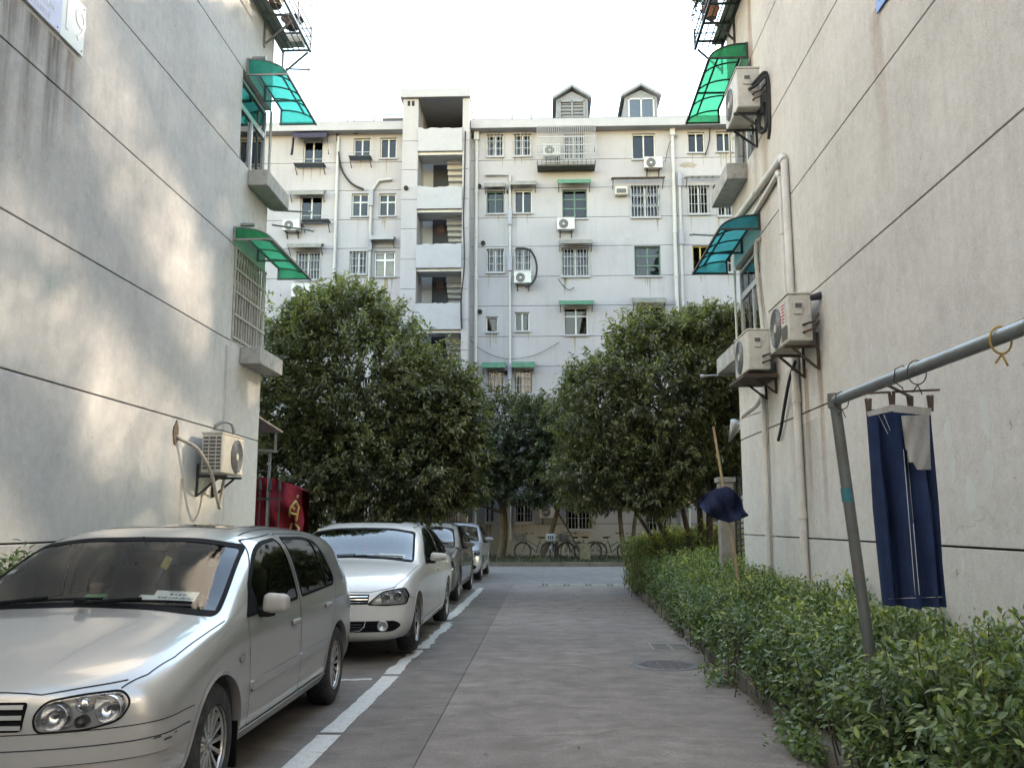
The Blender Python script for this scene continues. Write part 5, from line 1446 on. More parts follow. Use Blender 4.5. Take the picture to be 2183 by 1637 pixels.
for (f, x0, y0, x1, y1, lb_) in ((p3, 200, 525, 395, 590, 'metal shelf under the purple awned window'), (p3, 548, 480, 690, 545, 'metal shelf under a top storey window beside the trunking'), (p3, 250, 880, 425, 960, 'metal shelf under the fifth storey window at far left')):
    a, b, z0, z1 = fbox(f, x0, y0, x1, y1, D - .3); e = empty('window_shelf', ((a + b) / 2, D, z1), lb_, 'shelf', 'window shelves on the pale block')
    for k in range(6): q = .05 + .09 * k; m = MB(); m.bar((a, D - q, z1 - .1), (b, D - q, z1 - .1), .03, .03); m.build('slat', M_DKST, e)
    for x in (a + .05, b - .05): m = MB(); m.bar((x, D, z0), (x, D - .5, z1 - .12), .03, .03); m.build('stay', M_DKST, e); m = MB(); m.bar((x, D, z1 - .12), (x, D - .52, z1 - .12), .03, .03); m.build('arm', M_DKST, e)
    m = MB(); m.bar((a, D - .52, z1 + .06), (b, D - .52, z1 + .06), .025, .025); m.build('rail', M_STEEL, e)
# solar tank beside the tower roof
p = at(840, 254, Y=D + 1.0); e = empty('solar_tank', (p.x, D + 1, 19.4), 'steel water tank on the roof left of the stair tower', 'water tank')
m = MB(); m.tube([(p.x - .5, D + 1, p.z), (p.x + .5, D + 1, p.z)], .26, 16); m.build('tank', M_CHROME, e, True, 40); m = MB(); m.bar((p.x - .3, D + 1, 19.3), (p.x - .3, D + 1, p.z - .2), .05); m.bar((p.x + .3, D + 1, 19.3), (p.x + .3, D + 1, p.z - .2), .05); m.build('legs_frame', M_DKST, e)

# the next row of flats, behind the viewpoint: it faces the sun and throws warm light back up the lane
rear = empty('rear_block', (0, -16, 0), 'cream apartment block behind the viewpoint facing up the lane', 'building')
M_REAR = plain('rear_render', (.60, .57, .52), .9, var=.1, vs=.6)
for k in range(7):
    m = MB(); m.bx(-34, 34, -24, -13, k * 2.7 if k else -.1, k * 2.7 + 1.0 if k < 6 else 17.2); m.build('wall_band', M_REAR, rear)
    if k < 6:
        x = -33.5
        while x < 33:
            m = MB(); m.bx(x, x + 1.3, -24, -13.001, k * 2.7 + 1.0, k * 2.7 + 2.7); m.build('wall_pier', M_REAR, rear); x += 3.1
        m = MB(); m.bx(-33.6, 33.6, -23.8, -13.2, k * 2.7 + 1.0, k * 2.7 + 2.7); m.build('window_row', plain('rear_glass', (.04, .05, .06), .1), rear)
def mirror_poly(half):
    """half: points from centre bottom round to centre top, x>=0"""
    return [(x, z) for x, z in half] + [(-x, z) for x, z in half[::-1] if x > 1e-6]
# ---------------------------------------------------------------- silver hatchback
SILVER = m_paint('silver_paint', (.45, .437, .418), .48, .27)
def hatch_rings():
    r = []
    r.append(R_(.03, [(.70, .685), (.53, .715), (.26, .73), (0, .735)], [(.64, 0), (.74, .36), (.76, .47), (.77, .57), (.755, .64)], .24, .17))
    r.append(R_(.085, [(.765, .745), (.58, .772), (.28, .785), (0, .79)], [(.74, 0), (.82, .36), (.84, .48), (.84, .60), (.82, .69)], .21, .17))
    r.append(R_(.28, [(.795, .805), (.60, .842), (.29, .86), (0, .865)], [(.80, 0), (.854, .37), (.866, .52), (.862, .65), (.838, .745)], .19, .10))
    r.append(R_(.60, [(.815, .872), (.62, .907), (.30, .925), (0, .93)], [(.825, 0), (.864, .38), (.874, .55), (.870, .71), (.850, .815)], .18, .04))
    r.append(R_(.90, [(.825, .920), (.65, .955), (.32, .973), (0, .978)], [(.83, 0), (.864, .38), (.874, .57), (.871, .75), (.856, .868)], .18, .0))
    r.append(R_(1.04, [(.828, .945), (.70, .985), (.35, 1.0), (0, 1.005)], [(.835, 0), (.864, .38), (.874, .58), (.871, .77), (.858, .893)], .18))
    r.append(R_(1.42, [(.818, 1.07), (.735, 1.195), (.40, 1.235), (0, 1.245)], [(.84, 0), (.864, .38), (.874, .58), (.871, .78), (.860, .905)], .18))
    r.append(R_(1.80, [(.802, 1.18), (.712, 1.385), (.42, 1.43), (0, 1.438)], [(.84, 0), (.864, .38), (.874, .58), (.871, .78), (.860, .915)], .18))
    r.append(R_(2.30, [(.797, 1.20), (.702, 1.412), (.42, 1.463), (0, 1.47)], [(.84, 0), (.864, .38), (.874, .58), (.871, .79), (.859, .925)], .18))
    r.append(R_(2.95, [(.793, 1.20), (.695, 1.408), (.42, 1.455), (0, 1.462)], [(.84, 0), (.864, .38), (.874, .59), (.870, .80), (.857, .94)], .18))
    r.append(R_(3.50, [(.782, 1.19), (.683, 1.385), (.41, 1.415), (0, 1.42)], [(.83, 0), (.862, .38), (.870, .59), (.864, .81), (.850, .95)], .19))
    r.append(R_(3.88, [(.75, 1.16), (.66, 1.325), (.40, 1.365), (0, 1.372)], [(.81, 0), (.854, .39), (.860, .59), (.853, .81), (.835, .955)], .21, -.02))
    r.append(R_(4.06, [(.71, 1.02), (.62, 1.09), (.36, 1.12), (0, 1.13)], [(.77, 0), (.825, .39), (.835, .58), (.825, .78), (.79, .92)], .24, -.07))
    r.append(R_(4.14, [(.62, .88), (.5, .91), (.3, .93), (0, .94)], [(.66, 0), (.72, .39), (.73, .56), (.71, .72), (.67, .82)], .28, -.10))
    return r
G_FW = roundpoly([(1.29, .925, .02), (1.44, 1.10, .15), (1.78, 1.335, .22), (2.20, 1.365, .05), (2.275, .945, .03)], .04)
G_RW = roundpoly([(2.375, .95, .03), (2.30, 1.368, .04), (2.85, 1.36, .10), (3.10, 1.325, .08), (3.32, 1.02, .05), (3.26, .972, .03)], .04)
def golf_extra(root, skin, P, doors, hood, body, sp):
    # grille with slats, bumper crease, rub strip, roof glass, wipers, side lamp, sill and door strips, mud flap
    m = MB(); skin.patch(m, roundpoly([(-.285, .555), (.285, .555), (.30, .68), (-.30, .68)], .02), 'front', .002, 1, .04); P('grille', M_TRIM)(m)
    for z in (.575, .617, .659):
        m = MB(); skin.ribbon(m, [(-.285, z), (.285, z)], 'front', .009, .009, .016, 1, False, .04, .014); P('grille_slat', SILVER)(m)
    def wl(z0, z1, umax): return [(-umax + 2 * umax * k / 60, z0 + (z1 - z0) * min(1, abs(-umax + 2 * umax * k / 60) / .95) ** 2) for k in range(61)]
    m = MB(); skin.ribbon(m, wl(.435, .478, 1.00), 'wrap', .034, .034, .011, 1, False, .03, .014); P('bumper_strip', SILVER)(m)
    for dz in (-.037, .037): m = MB(); skin.ribbon(m, [(u, z + dz) for u, z in wl(.435, .478, 1.005)], 'wrap', .0022, .0022, .003, 1, False, .03); P('bumper_strip_gap', M_GAP)(m)
    m = MB(); skin.ribbon(m, wl(.540, .582, 1.04), 'wrap', .0022, .0022, .0026, 1, False, .03); P('bumper_gap', M_GAP)(m)
    for s in (1, -1):
        m = MB(); skin.patch(m, roundpoly([(1.345, .498), (2.285, .512), (2.285, .565), (1.345, .553)], .012), 'side', .016, s, .04, .018); P('door_strip', SILVER, doors.get((0, 'L' if s > 0 else 'R')))(m)
        m = MB(); skin.patch(m, roundpoly([(2.30, .512), (2.98, .523), (2.98, .576), (2.30, .565)], .012), 'side', .016, s, .04, .018); P('door_strip', SILVER, doors.get((1, 'L' if s > 0 else 'R')))(m)
        m = MB(); skin.ribbon(m, [(1.345, .492), (2.285, .506), (2.98, .517)], 'side', .004, .004, .003, s, False, .05); P('strip_gap', M_GAP)(m)
        m = MB(); skin.ribbon(m, [(1.22, .265), (3.05, .275)], 'side', .03, .03, .012, s, False, .06, .012); P('sill_strip', SILVER)(m)
        m = MB(); skin.ribbon(m, [(1.22, .297), (3.05, .307)], 'side', .0025, .0025, .004, s, False, .06); P('sill_gap', M_GAP)(m)
        m = MB(); skin.patch(m, roundpoly([(1.145, .685), (1.215, .688), (1.21, .728), (1.15, .725)], .014), 'side', .008, s, .015, .009); P('side_lamp', M_LENS)(m)
        m = MB(); skin.patch(m, roundpoly([(1.15, .69), (1.21, .692), (1.205, .723), (1.155, .72)], .012), 'side', .003, s, .015); P('side_lamp_back', M_PAPER)(m)
        m = MB(); m.bx(s * .70, s * .852, 1.195, 1.207, .11, .36); P('mud_flap', M_TRIM, None, False)(m)
        # roof gutter strip
        m = MB(); skin.ribbon(m, [(.56 * s, 1.86), (.565 * s, 2.6), (.55 * s, 3.6)], 'top', .005, .005, .002, 1, False, .05); P('roof_strip', M_TRIM)(m)
        # wipers
        m = MB()
        a, n = skin.hit(s * .0 + .30 * s - .22, 1.03, 'top'); 
        P_pts = []
        for k in range(9):
            t = k / 8
            x = (-.52 + .62 * t) if s < 0 else (.05 + .56 * t)
            p, n = skin.hit(x, .985 + .035 * math.sin(t * 2.2), 'front') if False else skin.hit(x, 1.04 + .03 * t, 'top')
            P_pts.append(p + n * .018)
        m.tube(P_pts, .008, 6)
        m.tube([P_pts[4] + Vector((0, 0, .012)), P_pts[0] + Vector((-.03, -.05, -.005))], .012, 6)
        m.box(P_pts[0] + Vector((-.03, -.05, 0)), (.05, .05, .03))
        P('wiper', M_TRIM)(m)
    m = MB(); skin.patch(m, roundpoly([(-.44, 2.02), (.44, 2.02), (.44, 2.50), (-.44, 2.50)], .04), 'top', .003, 1, .06); P('roof_glass', M_ROOFGL)(m)
    for s in (1, -1):
        m = MB(); skin.ribbon(m, resample([(.30 * s, .14), (.345 * s, .35), (.40 * s, .70), (.43 * s, 1.02)], .05, False), 'top', .0016, .0016, .002, 1, False, .04); P('hood_crease', M_HOUS, hood)(m)
    # scratches on the bumper strip
    for (y, z, ln) in ((.20, .49, .035), (.245, .475, .05), (.31, .492, .02)):
        m = MB(); skin.patch(m, roundpoly([(y, z), (y + ln, z + .004), (y + ln * .9, z + .013), (y + .006, z + .010)], .004), 'side', .0125, 1, .012); P('scratch', M_LAMPD)(m)
    # card, stickers, mirror and small things behind the windscreen
    e = empty('parking_card'); e.parent = root
    def ws(x, z, d=.02):
        p, n = skin.hit(x, z, 'front'); return p - n * d, n
    p0, n = ws(.47, 1.072); q = n.to_track_quat('Z', 'Y')
    rot = Matrix((Vector((1, 0, 0)), n.cross(Vector((1, 0, 0))).normalized(), n)).transposed()
    rot[0][2], rot[1][2], rot[2][2] = n.x, n.y, n.z
    yv = n.cross(Vector((1, 0, 0))).normalized(); xv = yv.cross(n).normalized()
    rot = Matrix((xv, yv, n)).transposed(); eu = rot.to_euler()
    c = rbox('card', (.25, .095, .003), .001, M_PAPER, e, p0, eu, 1)
    rbox('card', (.10, .05, .003), .001, M_PAPER, e, p0 + xv * -.15 - yv * .03, eu, 1)
    for (tx, sz, dy) in (('车牌号: 浙A         有效', .014, .034), ('曙 光 新 村', .020, .008), ('有效期: 2016年12月31日止', .018, -.026)):
        text_obj(tx, sz, M_INK, e, p0 + n * .003 + yv * dy + xv * .01, eu, world=False)
    for (x, z, w, h, mt, nm) in ((-.60, 1.33, .12, .05, M_STKB, 'sticker'), (-.66, 1.27, .06, .05, M_STKY, 'sticker'), (-.665, 1.18, .05, .05, M_PAPER, 'sticker'), (-.68, 1.12, .05, .045, M_PAPER, 'sticker')):
        p, n2 = ws(x, z, .006); yv2 = n2.cross(Vector((1, 0, 0))).normalized(); xv2 = yv2.cross(n2).normalized()
        rbox(nm, (w, h, .002), .0008, mt, wsc(root), p, Matrix((xv2, yv2, n2)).transposed().to_euler(), 1)
    rbox('rear_view_mirror', (.24, .04, .065), .02, M_TRIM, root, (0, 1.80, 1.315))
    m = MB(); m.tube([(0, 1.78, 1.33), (0, 1.70, 1.375)], .012, 6); P('mirror_stalk', M_TRIM)(m)
    e = rbox('hanging_charm', (.035, .012, .12), .004, M_INK, root, (.10, 1.72, 1.12), (0, .5, 0))
    rbox('tassel', (.05, .012, .08), .004, M_STKY, e, (.0, 0, .11))
    e = rbox('dashboard_doll', (.12, .10, .06), .028, M_LEAFGREEN, root, (-.10, 1.36, 1.02))
    rbox('doll_head', (.08, .07, .075), .03, M_BROWN, e, (0, 0, .06))
def wsc(root):
    for c in root.children:
        if c.name.startswith('windscreen'): return c
    return root
def mirror_line(half): return [(-x, z) for x, z in half[::-1] if x > 1e-6] + half
M_ROOFGL = plain('roof_glass', (.02, .022, .024), .08, coat=1)
M_STKB = plain('sticker_blue', (.10, .30, .42), .5)
M_STKY = plain('sticker_yellow', (.55, .48, .12), .5)
GD1 = roundpoly([(1.335, .30), (1.31, .62), (1.29, .93), (1.44, 1.105), (1.78, 1.36), (2.235, 1.395), (2.31, .95), (2.32, .31)], .03)
GD2 = roundpoly([(2.32, .31), (2.315, .95), (2.25, 1.395), (2.98, 1.385), (3.13, 1.355), (3.36, 1.0), (3.30, .85), (3.16, .62), (2.93, .32)], .05)
G_LAMP = roundpoly([(.345, .548, .05), (.55, .555, .06), (.68, .59, .07), (.715, .665, .06), (.67, .715, .05), (.52, .705, .06), (.37, .68, .06), (.325, .615, .05)], .05)
golf = dict(length=4.15, hw=.868, level=4, paint=SILVER, rings=hatch_rings(), caps=[[(.82, -.022), (.5, -.035), (.2, -.04)], [(.75, .02), (.35, .03)]],
    axles=(.865, 3.38), arch=.352, wheel_r=.315, rim_r=.192, wheel_w=.195, wheel='multi', cowl_z=.96, dash_y=1.16,
    windscreen=mirror_poly(roundpoly([(0, 1.012, 0), (.44, .998, .1), (.772, .962, .03), (.66, 1.325, .04), (.38, 1.367, .1), (0, 1.374, 0)], .03)),
    rear_window=mirror_poly([(0, 1.02), (.5, 1.02), (.48, 1.26), (0, 1.29)]),
    side_windows=[G_FW, G_RW], doors=[GD1, GD2],
    hood=roundpoly([(-.70, .20), (.70, .20), (.785, .50), (.81, 1.0), (.72, 1.06), (.0, 1.10), (-.72, 1.06), (-.81, 1.0), (-.785, .50)], .02),
    gaps=[(GD1, 'side', True), (GD2, 'side', True), (resample([(.66, .155), (.735, .26), (.782, .45), (.805, .75), (.822, 1.02)], .05, False), 'top', False), (resample([(-.66, .155), (-.735, .26), (-.782, .45), (-.805, .75), (-.822, 1.02)], .05, False), 'top', False),
          (mirror_line([(0, .728), (.28, .715), (.345, .708), (.50, .730), (.60, .742), (.672, .752)]), 'front', False)],
    headlights=[G_LAMP], bowls=[(.410, .612, .058, 'bowl'), (.520, .662, .038, 'lens'), (.515, .585, .027, 'dark'), (.622, .638, .060, 'bowl')], lamp_rim=.004,
    pillars=[([(3.06, .972), (2.95, 1.35)], .022)], mirror=(.87, 1.50, .985, .17, .125), mirror_tri=[(1.30, .93), (1.47, .935), (1.46, 1.11)],
    handles=[(2.16, .80), (3.02, .83)], seat_y=2.25, rear_seat_y=3.05, seat_mat=M_SEAT, rest_mat=M_SEATW, extra=golf_extra, badge=True)

# ---------------------------------------------------------------- saloons
def saloon_rings(W=.889, H=1.48, L=4.64, hood=.0, dz=0.0):
    k = W / .889
    def q(x, z): return (x * k, z)
    def sd(*a): return [q(*p) for p in a]
    o = L - 4.64
    r = []
    r.append(R_(.02, sd((.70, .665), (.52, .695), (.26, .71), (0, .715)), sd((.66, 0), (.745, .36), (.765, .46), (.77, .56), (.755, .63)), .22, .16))
    r.append(R_(.08, sd((.755, .735), (.56, .76), (.28, .775), (0, .78)), sd((.76, 0), (.825, .36), (.85, .47), (.85, .60), (.82, .68)), .19, .16))
    r.append(R_(.30, sd((.785, .81 + dz), (.58, .84 + dz), (.29, .86 + dz), (0, .865 + dz)), sd((.81, 0), (.865, .37), (.88, .52), (.876, .65), (.845, .75 + dz)), .17, .09))
    r.append(R_(.65, sd((.825, .88 + dz), (.64, .918 + dz), (.30, .935 + dz), (0, .94 + dz)), sd((.84, 0), (.875, .38), (.889, .55), (.885, .71), (.856, .83 + dz)), .16, .03))
    r.append(R_(1.05, sd((.835, .94 + dz), (.66, .977 + dz), (.31, .992 + dz), (0, .997 + dz)), sd((.85, 0), (.878, .38), (.89, .57), (.887, .76), (.865, .895 + dz)), .16))
    r.append(R_(1.20, sd((.835, .962), (.70, 1.0), (.36, 1.015), (0, 1.02)), sd((.855, 0), (.878, .38), (.89, .58), (.887, .78), (.868, .92)), .16))
    r.append(R_(1.62, sd((.825, 1.08), (.735, 1.205), (.41, 1.25), (0, 1.26)), sd((.855, 0), (.878, .38), (.89, .58), (.887, .79), (.872, .93)), .16))
    r.append(R_(2.06, sd((.805, 1.19), (.705, 1.395), (.42, 1.445), (0, 1.45)), sd((.855, 0), (.878, .38), (.89, .58), (.887, .80), (.872, .94)), .16))
    r.append(R_(2.55, sd((.80, 1.21), (.69, 1.425), (.41, 1.475), (0, 1.482)), sd((.855, 0), (.878, .38), (.89, .59), (.887, .81), (.872, .955)), .16))
    r.append(R_(3.10, sd((.795, 1.21), (.68, 1.405), (.40, 1.455), (0, 1.46)), sd((.855, 0), (.878, .38), (.89, .59), (.886, .82), (.870, .97)), .16))
    r.append(R_(3.55, sd((.782, 1.18), (.66, 1.325), (.38, 1.365), (0, 1.37)), sd((.85, 0), (.876, .38), (.888, .60), (.882, .83), (.862, .985)), .17))
    r.append(R_(4.0 + o * .5, sd((.735, 1.06), (.60, 1.10), (.34, 1.12), (0, 1.13)), sd((.83, 0), (.868, .38), (.88, .60), (.87, .83), (.845, .985)), .18, -.02))
    r.append(R_(4.42 + o, sd((.70, 1.03), (.57, 1.06), (.33, 1.075), (0, 1.08)), sd((.78, 0), (.835, .39), (.85, .60), (.835, .82), (.80, .97)), .20, -.08))
    r.append(R_(4.58 + o, sd((.63, .96), (.5, .985), (.3, 1.0), (0, 1.005)), sd((.68, 0), (.745, .39), (.76, .58), (.75, .76), (.715, .88)), .25, -.12))
    return r
J_FW = roundpoly([(1.53, .955, .02), (1.72, 1.105, .12), (2.10, 1.345, .25), (2.52, 1.385, .04), (2.58, .985, .03)], .04)
J_RW = roundpoly([(2.66, .99, .03), (2.61, 1.388, .04), (3.05, 1.365, .10), (3.40, 1.22, .10), (3.62, 1.06, .03), (3.52, 1.03, .03)], .04)
JD1 = roundpoly([(1.42, .32), (1.39, .65), (1.47, .96), (1.72, 1.13), (2.09, 1.385), (2.545, 1.415), (2.615, .97), (2.625, .31)], .03)
JD2 = roundpoly([(2.63, .31), (2.62, .97), (2.56, 1.415), (3.05, 1.40), (3.42, 1.255), (3.68, 1.05), (3.60, .88), (3.38, .66), (3.18, .33)], .05)
def sedan_extra(root, skin, P, doors, hood, body, sp):
    paint = sp['paint']
    m = MB(); skin.patch(m, roundpoly([(-.46, .588), (.46, .588), (.47, .69), (-.47, .69)], .01), 'front', .002, 1, .04); P('grille', M_TRIM)(m)
    for z in (.61, .638, .666):
        m = MB(); skin.ribbon(m, [(-.455, z), (.455, z)], 'front', .004, .004, .014, 1, False, .05, .012); P('grille_slat', M_CHROME)(m)
    m = MB(); skin.patch(m, roundpoly([(-.72, .30, .05), (.72, .30, .05), (.80, .365, .05), (.74, .415, .04), (-.74, .415, .04), (-.80, .365, .05)], .04), 'front', .003, 1, .04); P('lower_grille', M_TRIM)(m)
    for z in (.325, .352, .379):
        m = MB(); skin.ribbon(m, [(-.40, z), (.40, z)], 'front', .005, .005, .012, 1, False, .05, .01); P('lower_slat', M_LAMPD)(m)
    for s in (1, -1):
        m = MB(); skin.ribbon(m, [(.44 * s, .415), (.425 * s, .36), (.38 * s, .318), (.25 * s, .305)], 'front', .005, .005, .012, 1, False, .02, .01); P('lower_trim', M_CHROME)(m)
        p, n = skin.hit(.615 * s, .362, 'front')
        m = MB(); c = Vector((.615 * s, p.y - .018, .362)); m.lathe([(0, .012), (.03, .006), (.042, -.006), (.048, -.010), (.056, -.004), (.058, .02)], c, 'y', 24); P('fog_lamp', M_HOUS)(m)
        m = MB(); skin.ribbon(m, [(.30, .655), (.42, .64), (.53, .60)], 'side', .003, .003, .002, s, False, .02); P('bumper_gap', M_GAP)(m)
        m = MB(); skin.ribbon(m, [(1.35, .262), (3.2, .27)], 'side', .03, .03, .010, s, False, .06, .01); P('sill_strip', paint)(m)
        for x in (.28, .56):
            p, n = skin.hit(x * s, .535, 'front'); m = MB(); m.lathe([(0, -.003), (.011, -.002), (.013, .004)], p, 'y', 12); P('parking_sensor', paint)(m)
        m = MB(); skin.ribbon(m, [(1.50, .945), (2.55, .972), (3.60, 1.022)], 'side', .007, .007, .006, s, False, .05, .006); P('belt_trim', M_CHROME if sp.get('belt_chrome') else M_TRIM)(m)
        m = MB()
        pts = []
        for k in range(8):
            t = k / 7; p, n = skin.hit((-.55 + .6 * t) if s < 0 else (.03 + .6 * t), 1.215 + .03 * t, 'top'); pts.append(p + n * .014)
        m.tube(pts, .007, 6); P('wiper', M_TRIM)(m)
    m = MB(); skin.patch(m, roundpoly([(-.42, 2.20), (.42, 2.20), (.42, 2.75), (-.42, 2.75)], .05), 'top', .003, 1, .06); P('roof_glass', M_ROOFGL)(m)
    p, n = skin.hit(.48, 1.075, 'front'); yv = n.cross(Vector((1, 0, 0))).normalized(); xv = yv.cross(n).normalized()
    rot = Matrix((xv, yv, n)).transposed().to_euler()
    if sp.get('papers'):
        rbox('parking_paper', (.32, .075, .003), .001, M_PAPERY, root, p - n * .025, rot, 1)
        rbox('parking_paper', (.16, .03, .003), .001, M_PAPER, root, p - n * .022 - xv * .22 - yv * .02, rot, 1)
        p, n = skin.hit(-.62, 1.36, 'front'); rbox('sticker', (.07, .05, .002), .0008, M_STKY, wsc(root), p - n * .006, rot, 1)
        m = MB(); m.tube([(0, 1.98, 1.34), (.0, 1.97, 1.16)], .004, 5); P('bead_string', M_STKY)(m)
        rbox('charm', (.05, .02, .07), .01, plain('charm_red', (.35, .05, .04), .6), root, (0, 1.97, 1.12))
    rbox('rear_view_mirror', (.24, .04, .07), .02, M_TRIM, root, (0, 2.0, 1.335))
def saloon(**kw):
    d = dict(length=4.62, hw=.889, level=4, rings=saloon_rings(), caps=[[(.82, -.022), (.5, -.035), (.2, -.04)], [(.75, .02), (.35, .03)]],
        axles=(.87, 3.52), arch=.355, wheel_r=.316, rim_r=.205, wheel_w=.205, wheel='five', cowl_z=.97, dash_y=1.34,
        windscreen=mirror_poly(roundpoly([(0, 1.035, 0), (.44, 1.02, .1), (.765, .982, .03), (.655, 1.322, .04), (.38, 1.368, .1), (0, 1.376, 0)], .03)),
        rear_window=mirror_poly([(0, 1.16), (.52, 1.14), (.48, 1.33), (0, 1.37)]), side_windows=[J_FW, J_RW], doors=[JD1, JD2],
        hood=roundpoly([(-.74, .20), (.74, .20), (.765, .65), (.77, 1.2), (0, 1.25), (-.77, 1.2), (-.765, .65)], .02),
        gaps=[(JD1, 'side', True), (JD2, 'side', True), (resample([(.70, .20), (.785, .50), (.815, .85), (.83, 1.16)], .05, False), 'top', False), (resample([(-.70, .20), (-.785, .50), (-.815, .85), (-.83, 1.16)], .05, False), 'top', False), (mirror_line([(0, .722), (.46, .708), (.62, .735), (.72, .758)]), 'front', False)],
        headlights=[roundpoly([(.465, .588, .01), (.64, .578, .03), (.835, .585, .02), (.85, .665, .02), (.81, .738, .02), (.60, .71, .05)], .02)],
        bowls=[(.635, .648, .044, 'bowl'), (.755, .662, .048, 'bowl')], pillars=[([(3.40, 1.02), (3.35, 1.24)], .02)],
        mirror_taper=.5, mirror_shift=.012, mirror=(.885, 1.72, 1.015, .22, .115), mirror_tri=[(1.53, .955), (1.68, .965), (1.68, 1.09)], handles=[(2.46, .83), (3.30, .87)], seat_y=2.50, rear_seat_y=3.30, extra=sedan_extra, cup_dark=False)
    d.update(kw)
    return d
WHITE = m_paint('white_paint', (.74, .73, .70), .05, .30)
GREYB = m_paint('grey_brown_paint', (.14, .135, .125), .5, .35)
BLUES = m_paint('blue_silver_paint', (.36, .40, .46), .5, .32)
white_car = saloon(paint=WHITE, papers=True, mirror_lamp=True)
M_SGD = glass('side_glass_dark', (.10, .11, .11), 1.6)
grey_car = saloon(paint=GREYB, level=3, rings=saloon_rings(.90, 1.5, 4.5, 0, .05), hw=.90)
blue_car = saloon(paint=BLUES, level=3, headlights=[roundpoly([(.50, .64, .02), (.66, .615, .03), (.845, .645, .02), (.85, .70, .02), (.79, .77, .03), (.66, .735, .04)], .02)], bowls=[(.655, .675, .036, 'bowl'), (.76, .692, .040, 'bowl')])
make_car(golf, (-2.615, 4.18, 0), 'parked_car', 'silver hatchback with sunroof parked nearest in the row, parking card behind windscreen', sy=1.13)
make_car(white_car, (-2.36, 9.95, .03), 'parked_car', 'white saloon car parked behind the silver hatchback, yellow paper on its dashboard', sy=1.22)
make_car(grey_car, (-2.53, 16.80, .03), 'parked_car', 'dark grey car parked third in the row behind the white saloon', sy=1.12)
make_car(blue_car, (-2.53, 23.15, .03), 'parked_car', 'bluish silver saloon at the far end of the parked row', sy=1.08)
# ================================================================ plants
def m_leaf(name, dark, mid, light, rough=.38, trans=.28, under=1.35, spec=.5):
    t = NT(name)
    at_ = t.node('ShaderNodeAttribute', attribute_name='v')
    c = t.ramp(at_.outputs['Fac'], [(0, dark), (.55, mid), (1, light)])
    geo = t.node('ShaderNodeNewGeometry')
    c2 = t.mix(geo.outputs['Backfacing'], c, t.mix(1.0, c, (under, under * 1.02, under * .95), 'MULTIPLY'))
    t.set('Base Color', c2).set('Roughness', rough).set('Specular IOR Level', spec)
    tl = t.node('ShaderNodeBsdfTranslucent'); t.l.new(t.mix(1.0, c, (1.1, 1.25, .5), 'MULTIPLY'), tl.inputs[0])
    mx = t.node('ShaderNodeMixShader'); mx.inputs[0].default_value = trans
    t.l.new(t.b.outputs[0], mx.inputs[1]); t.l.new(tl.outputs[0], mx.inputs[2]); t.l.new(mx.outputs[0], t.out.inputs['Surface'])
    MATS[name] = t.m
    return t.m
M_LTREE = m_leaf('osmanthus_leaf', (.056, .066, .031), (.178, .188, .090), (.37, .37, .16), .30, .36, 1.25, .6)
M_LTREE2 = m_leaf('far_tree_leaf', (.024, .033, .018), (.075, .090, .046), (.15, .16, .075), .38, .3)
M_LHEDGE = m_leaf('hedge_leaf', (.060, .098, .042), (.165, .235, .095), (.44, .46, .15), .40, .32, 1.2, .55)
M_LYEL = m_leaf('nandina_leaf', (.070, .10, .028), (.22, .25, .06), (.55, .46, .10), .45, .3)
M_LPURP = m_leaf('dark_shrub_leaf', (0.018, 0.021, 0.018), (0.039, 0.042, 0.039), (0.072, 0.065, 0.058), .5)
M_LBUSH = m_leaf('bush_leaf', (0.033, 0.075, 0.030), (0.083, 0.165, 0.060), (0.165, 0.255, 0.090), .4)
def m_bark():
    t = NT('bark'); p = t.pos((1, 1, .35)); n = t.noise(p, 22, 6, .7); b = t.noise(t.pos(), 5, 4)
    c = t.ramp(n, [(.3, (.035, .026, .018)), (.6, (.10, .078, .055)), (.8, (.16, .13, .10))])
    c = t.mix(t.ramp(b, [(.5, 0), (.7, .5)]), c, (.14, .14, .11))
    t.set('Base Color', c).set('Roughness', .9).bump(n, .6, .02); return t.m
M_BARK = m_bark()
def unit(a): return a / (np.linalg.norm(a, axis=1)[:, None] + 1e-9)
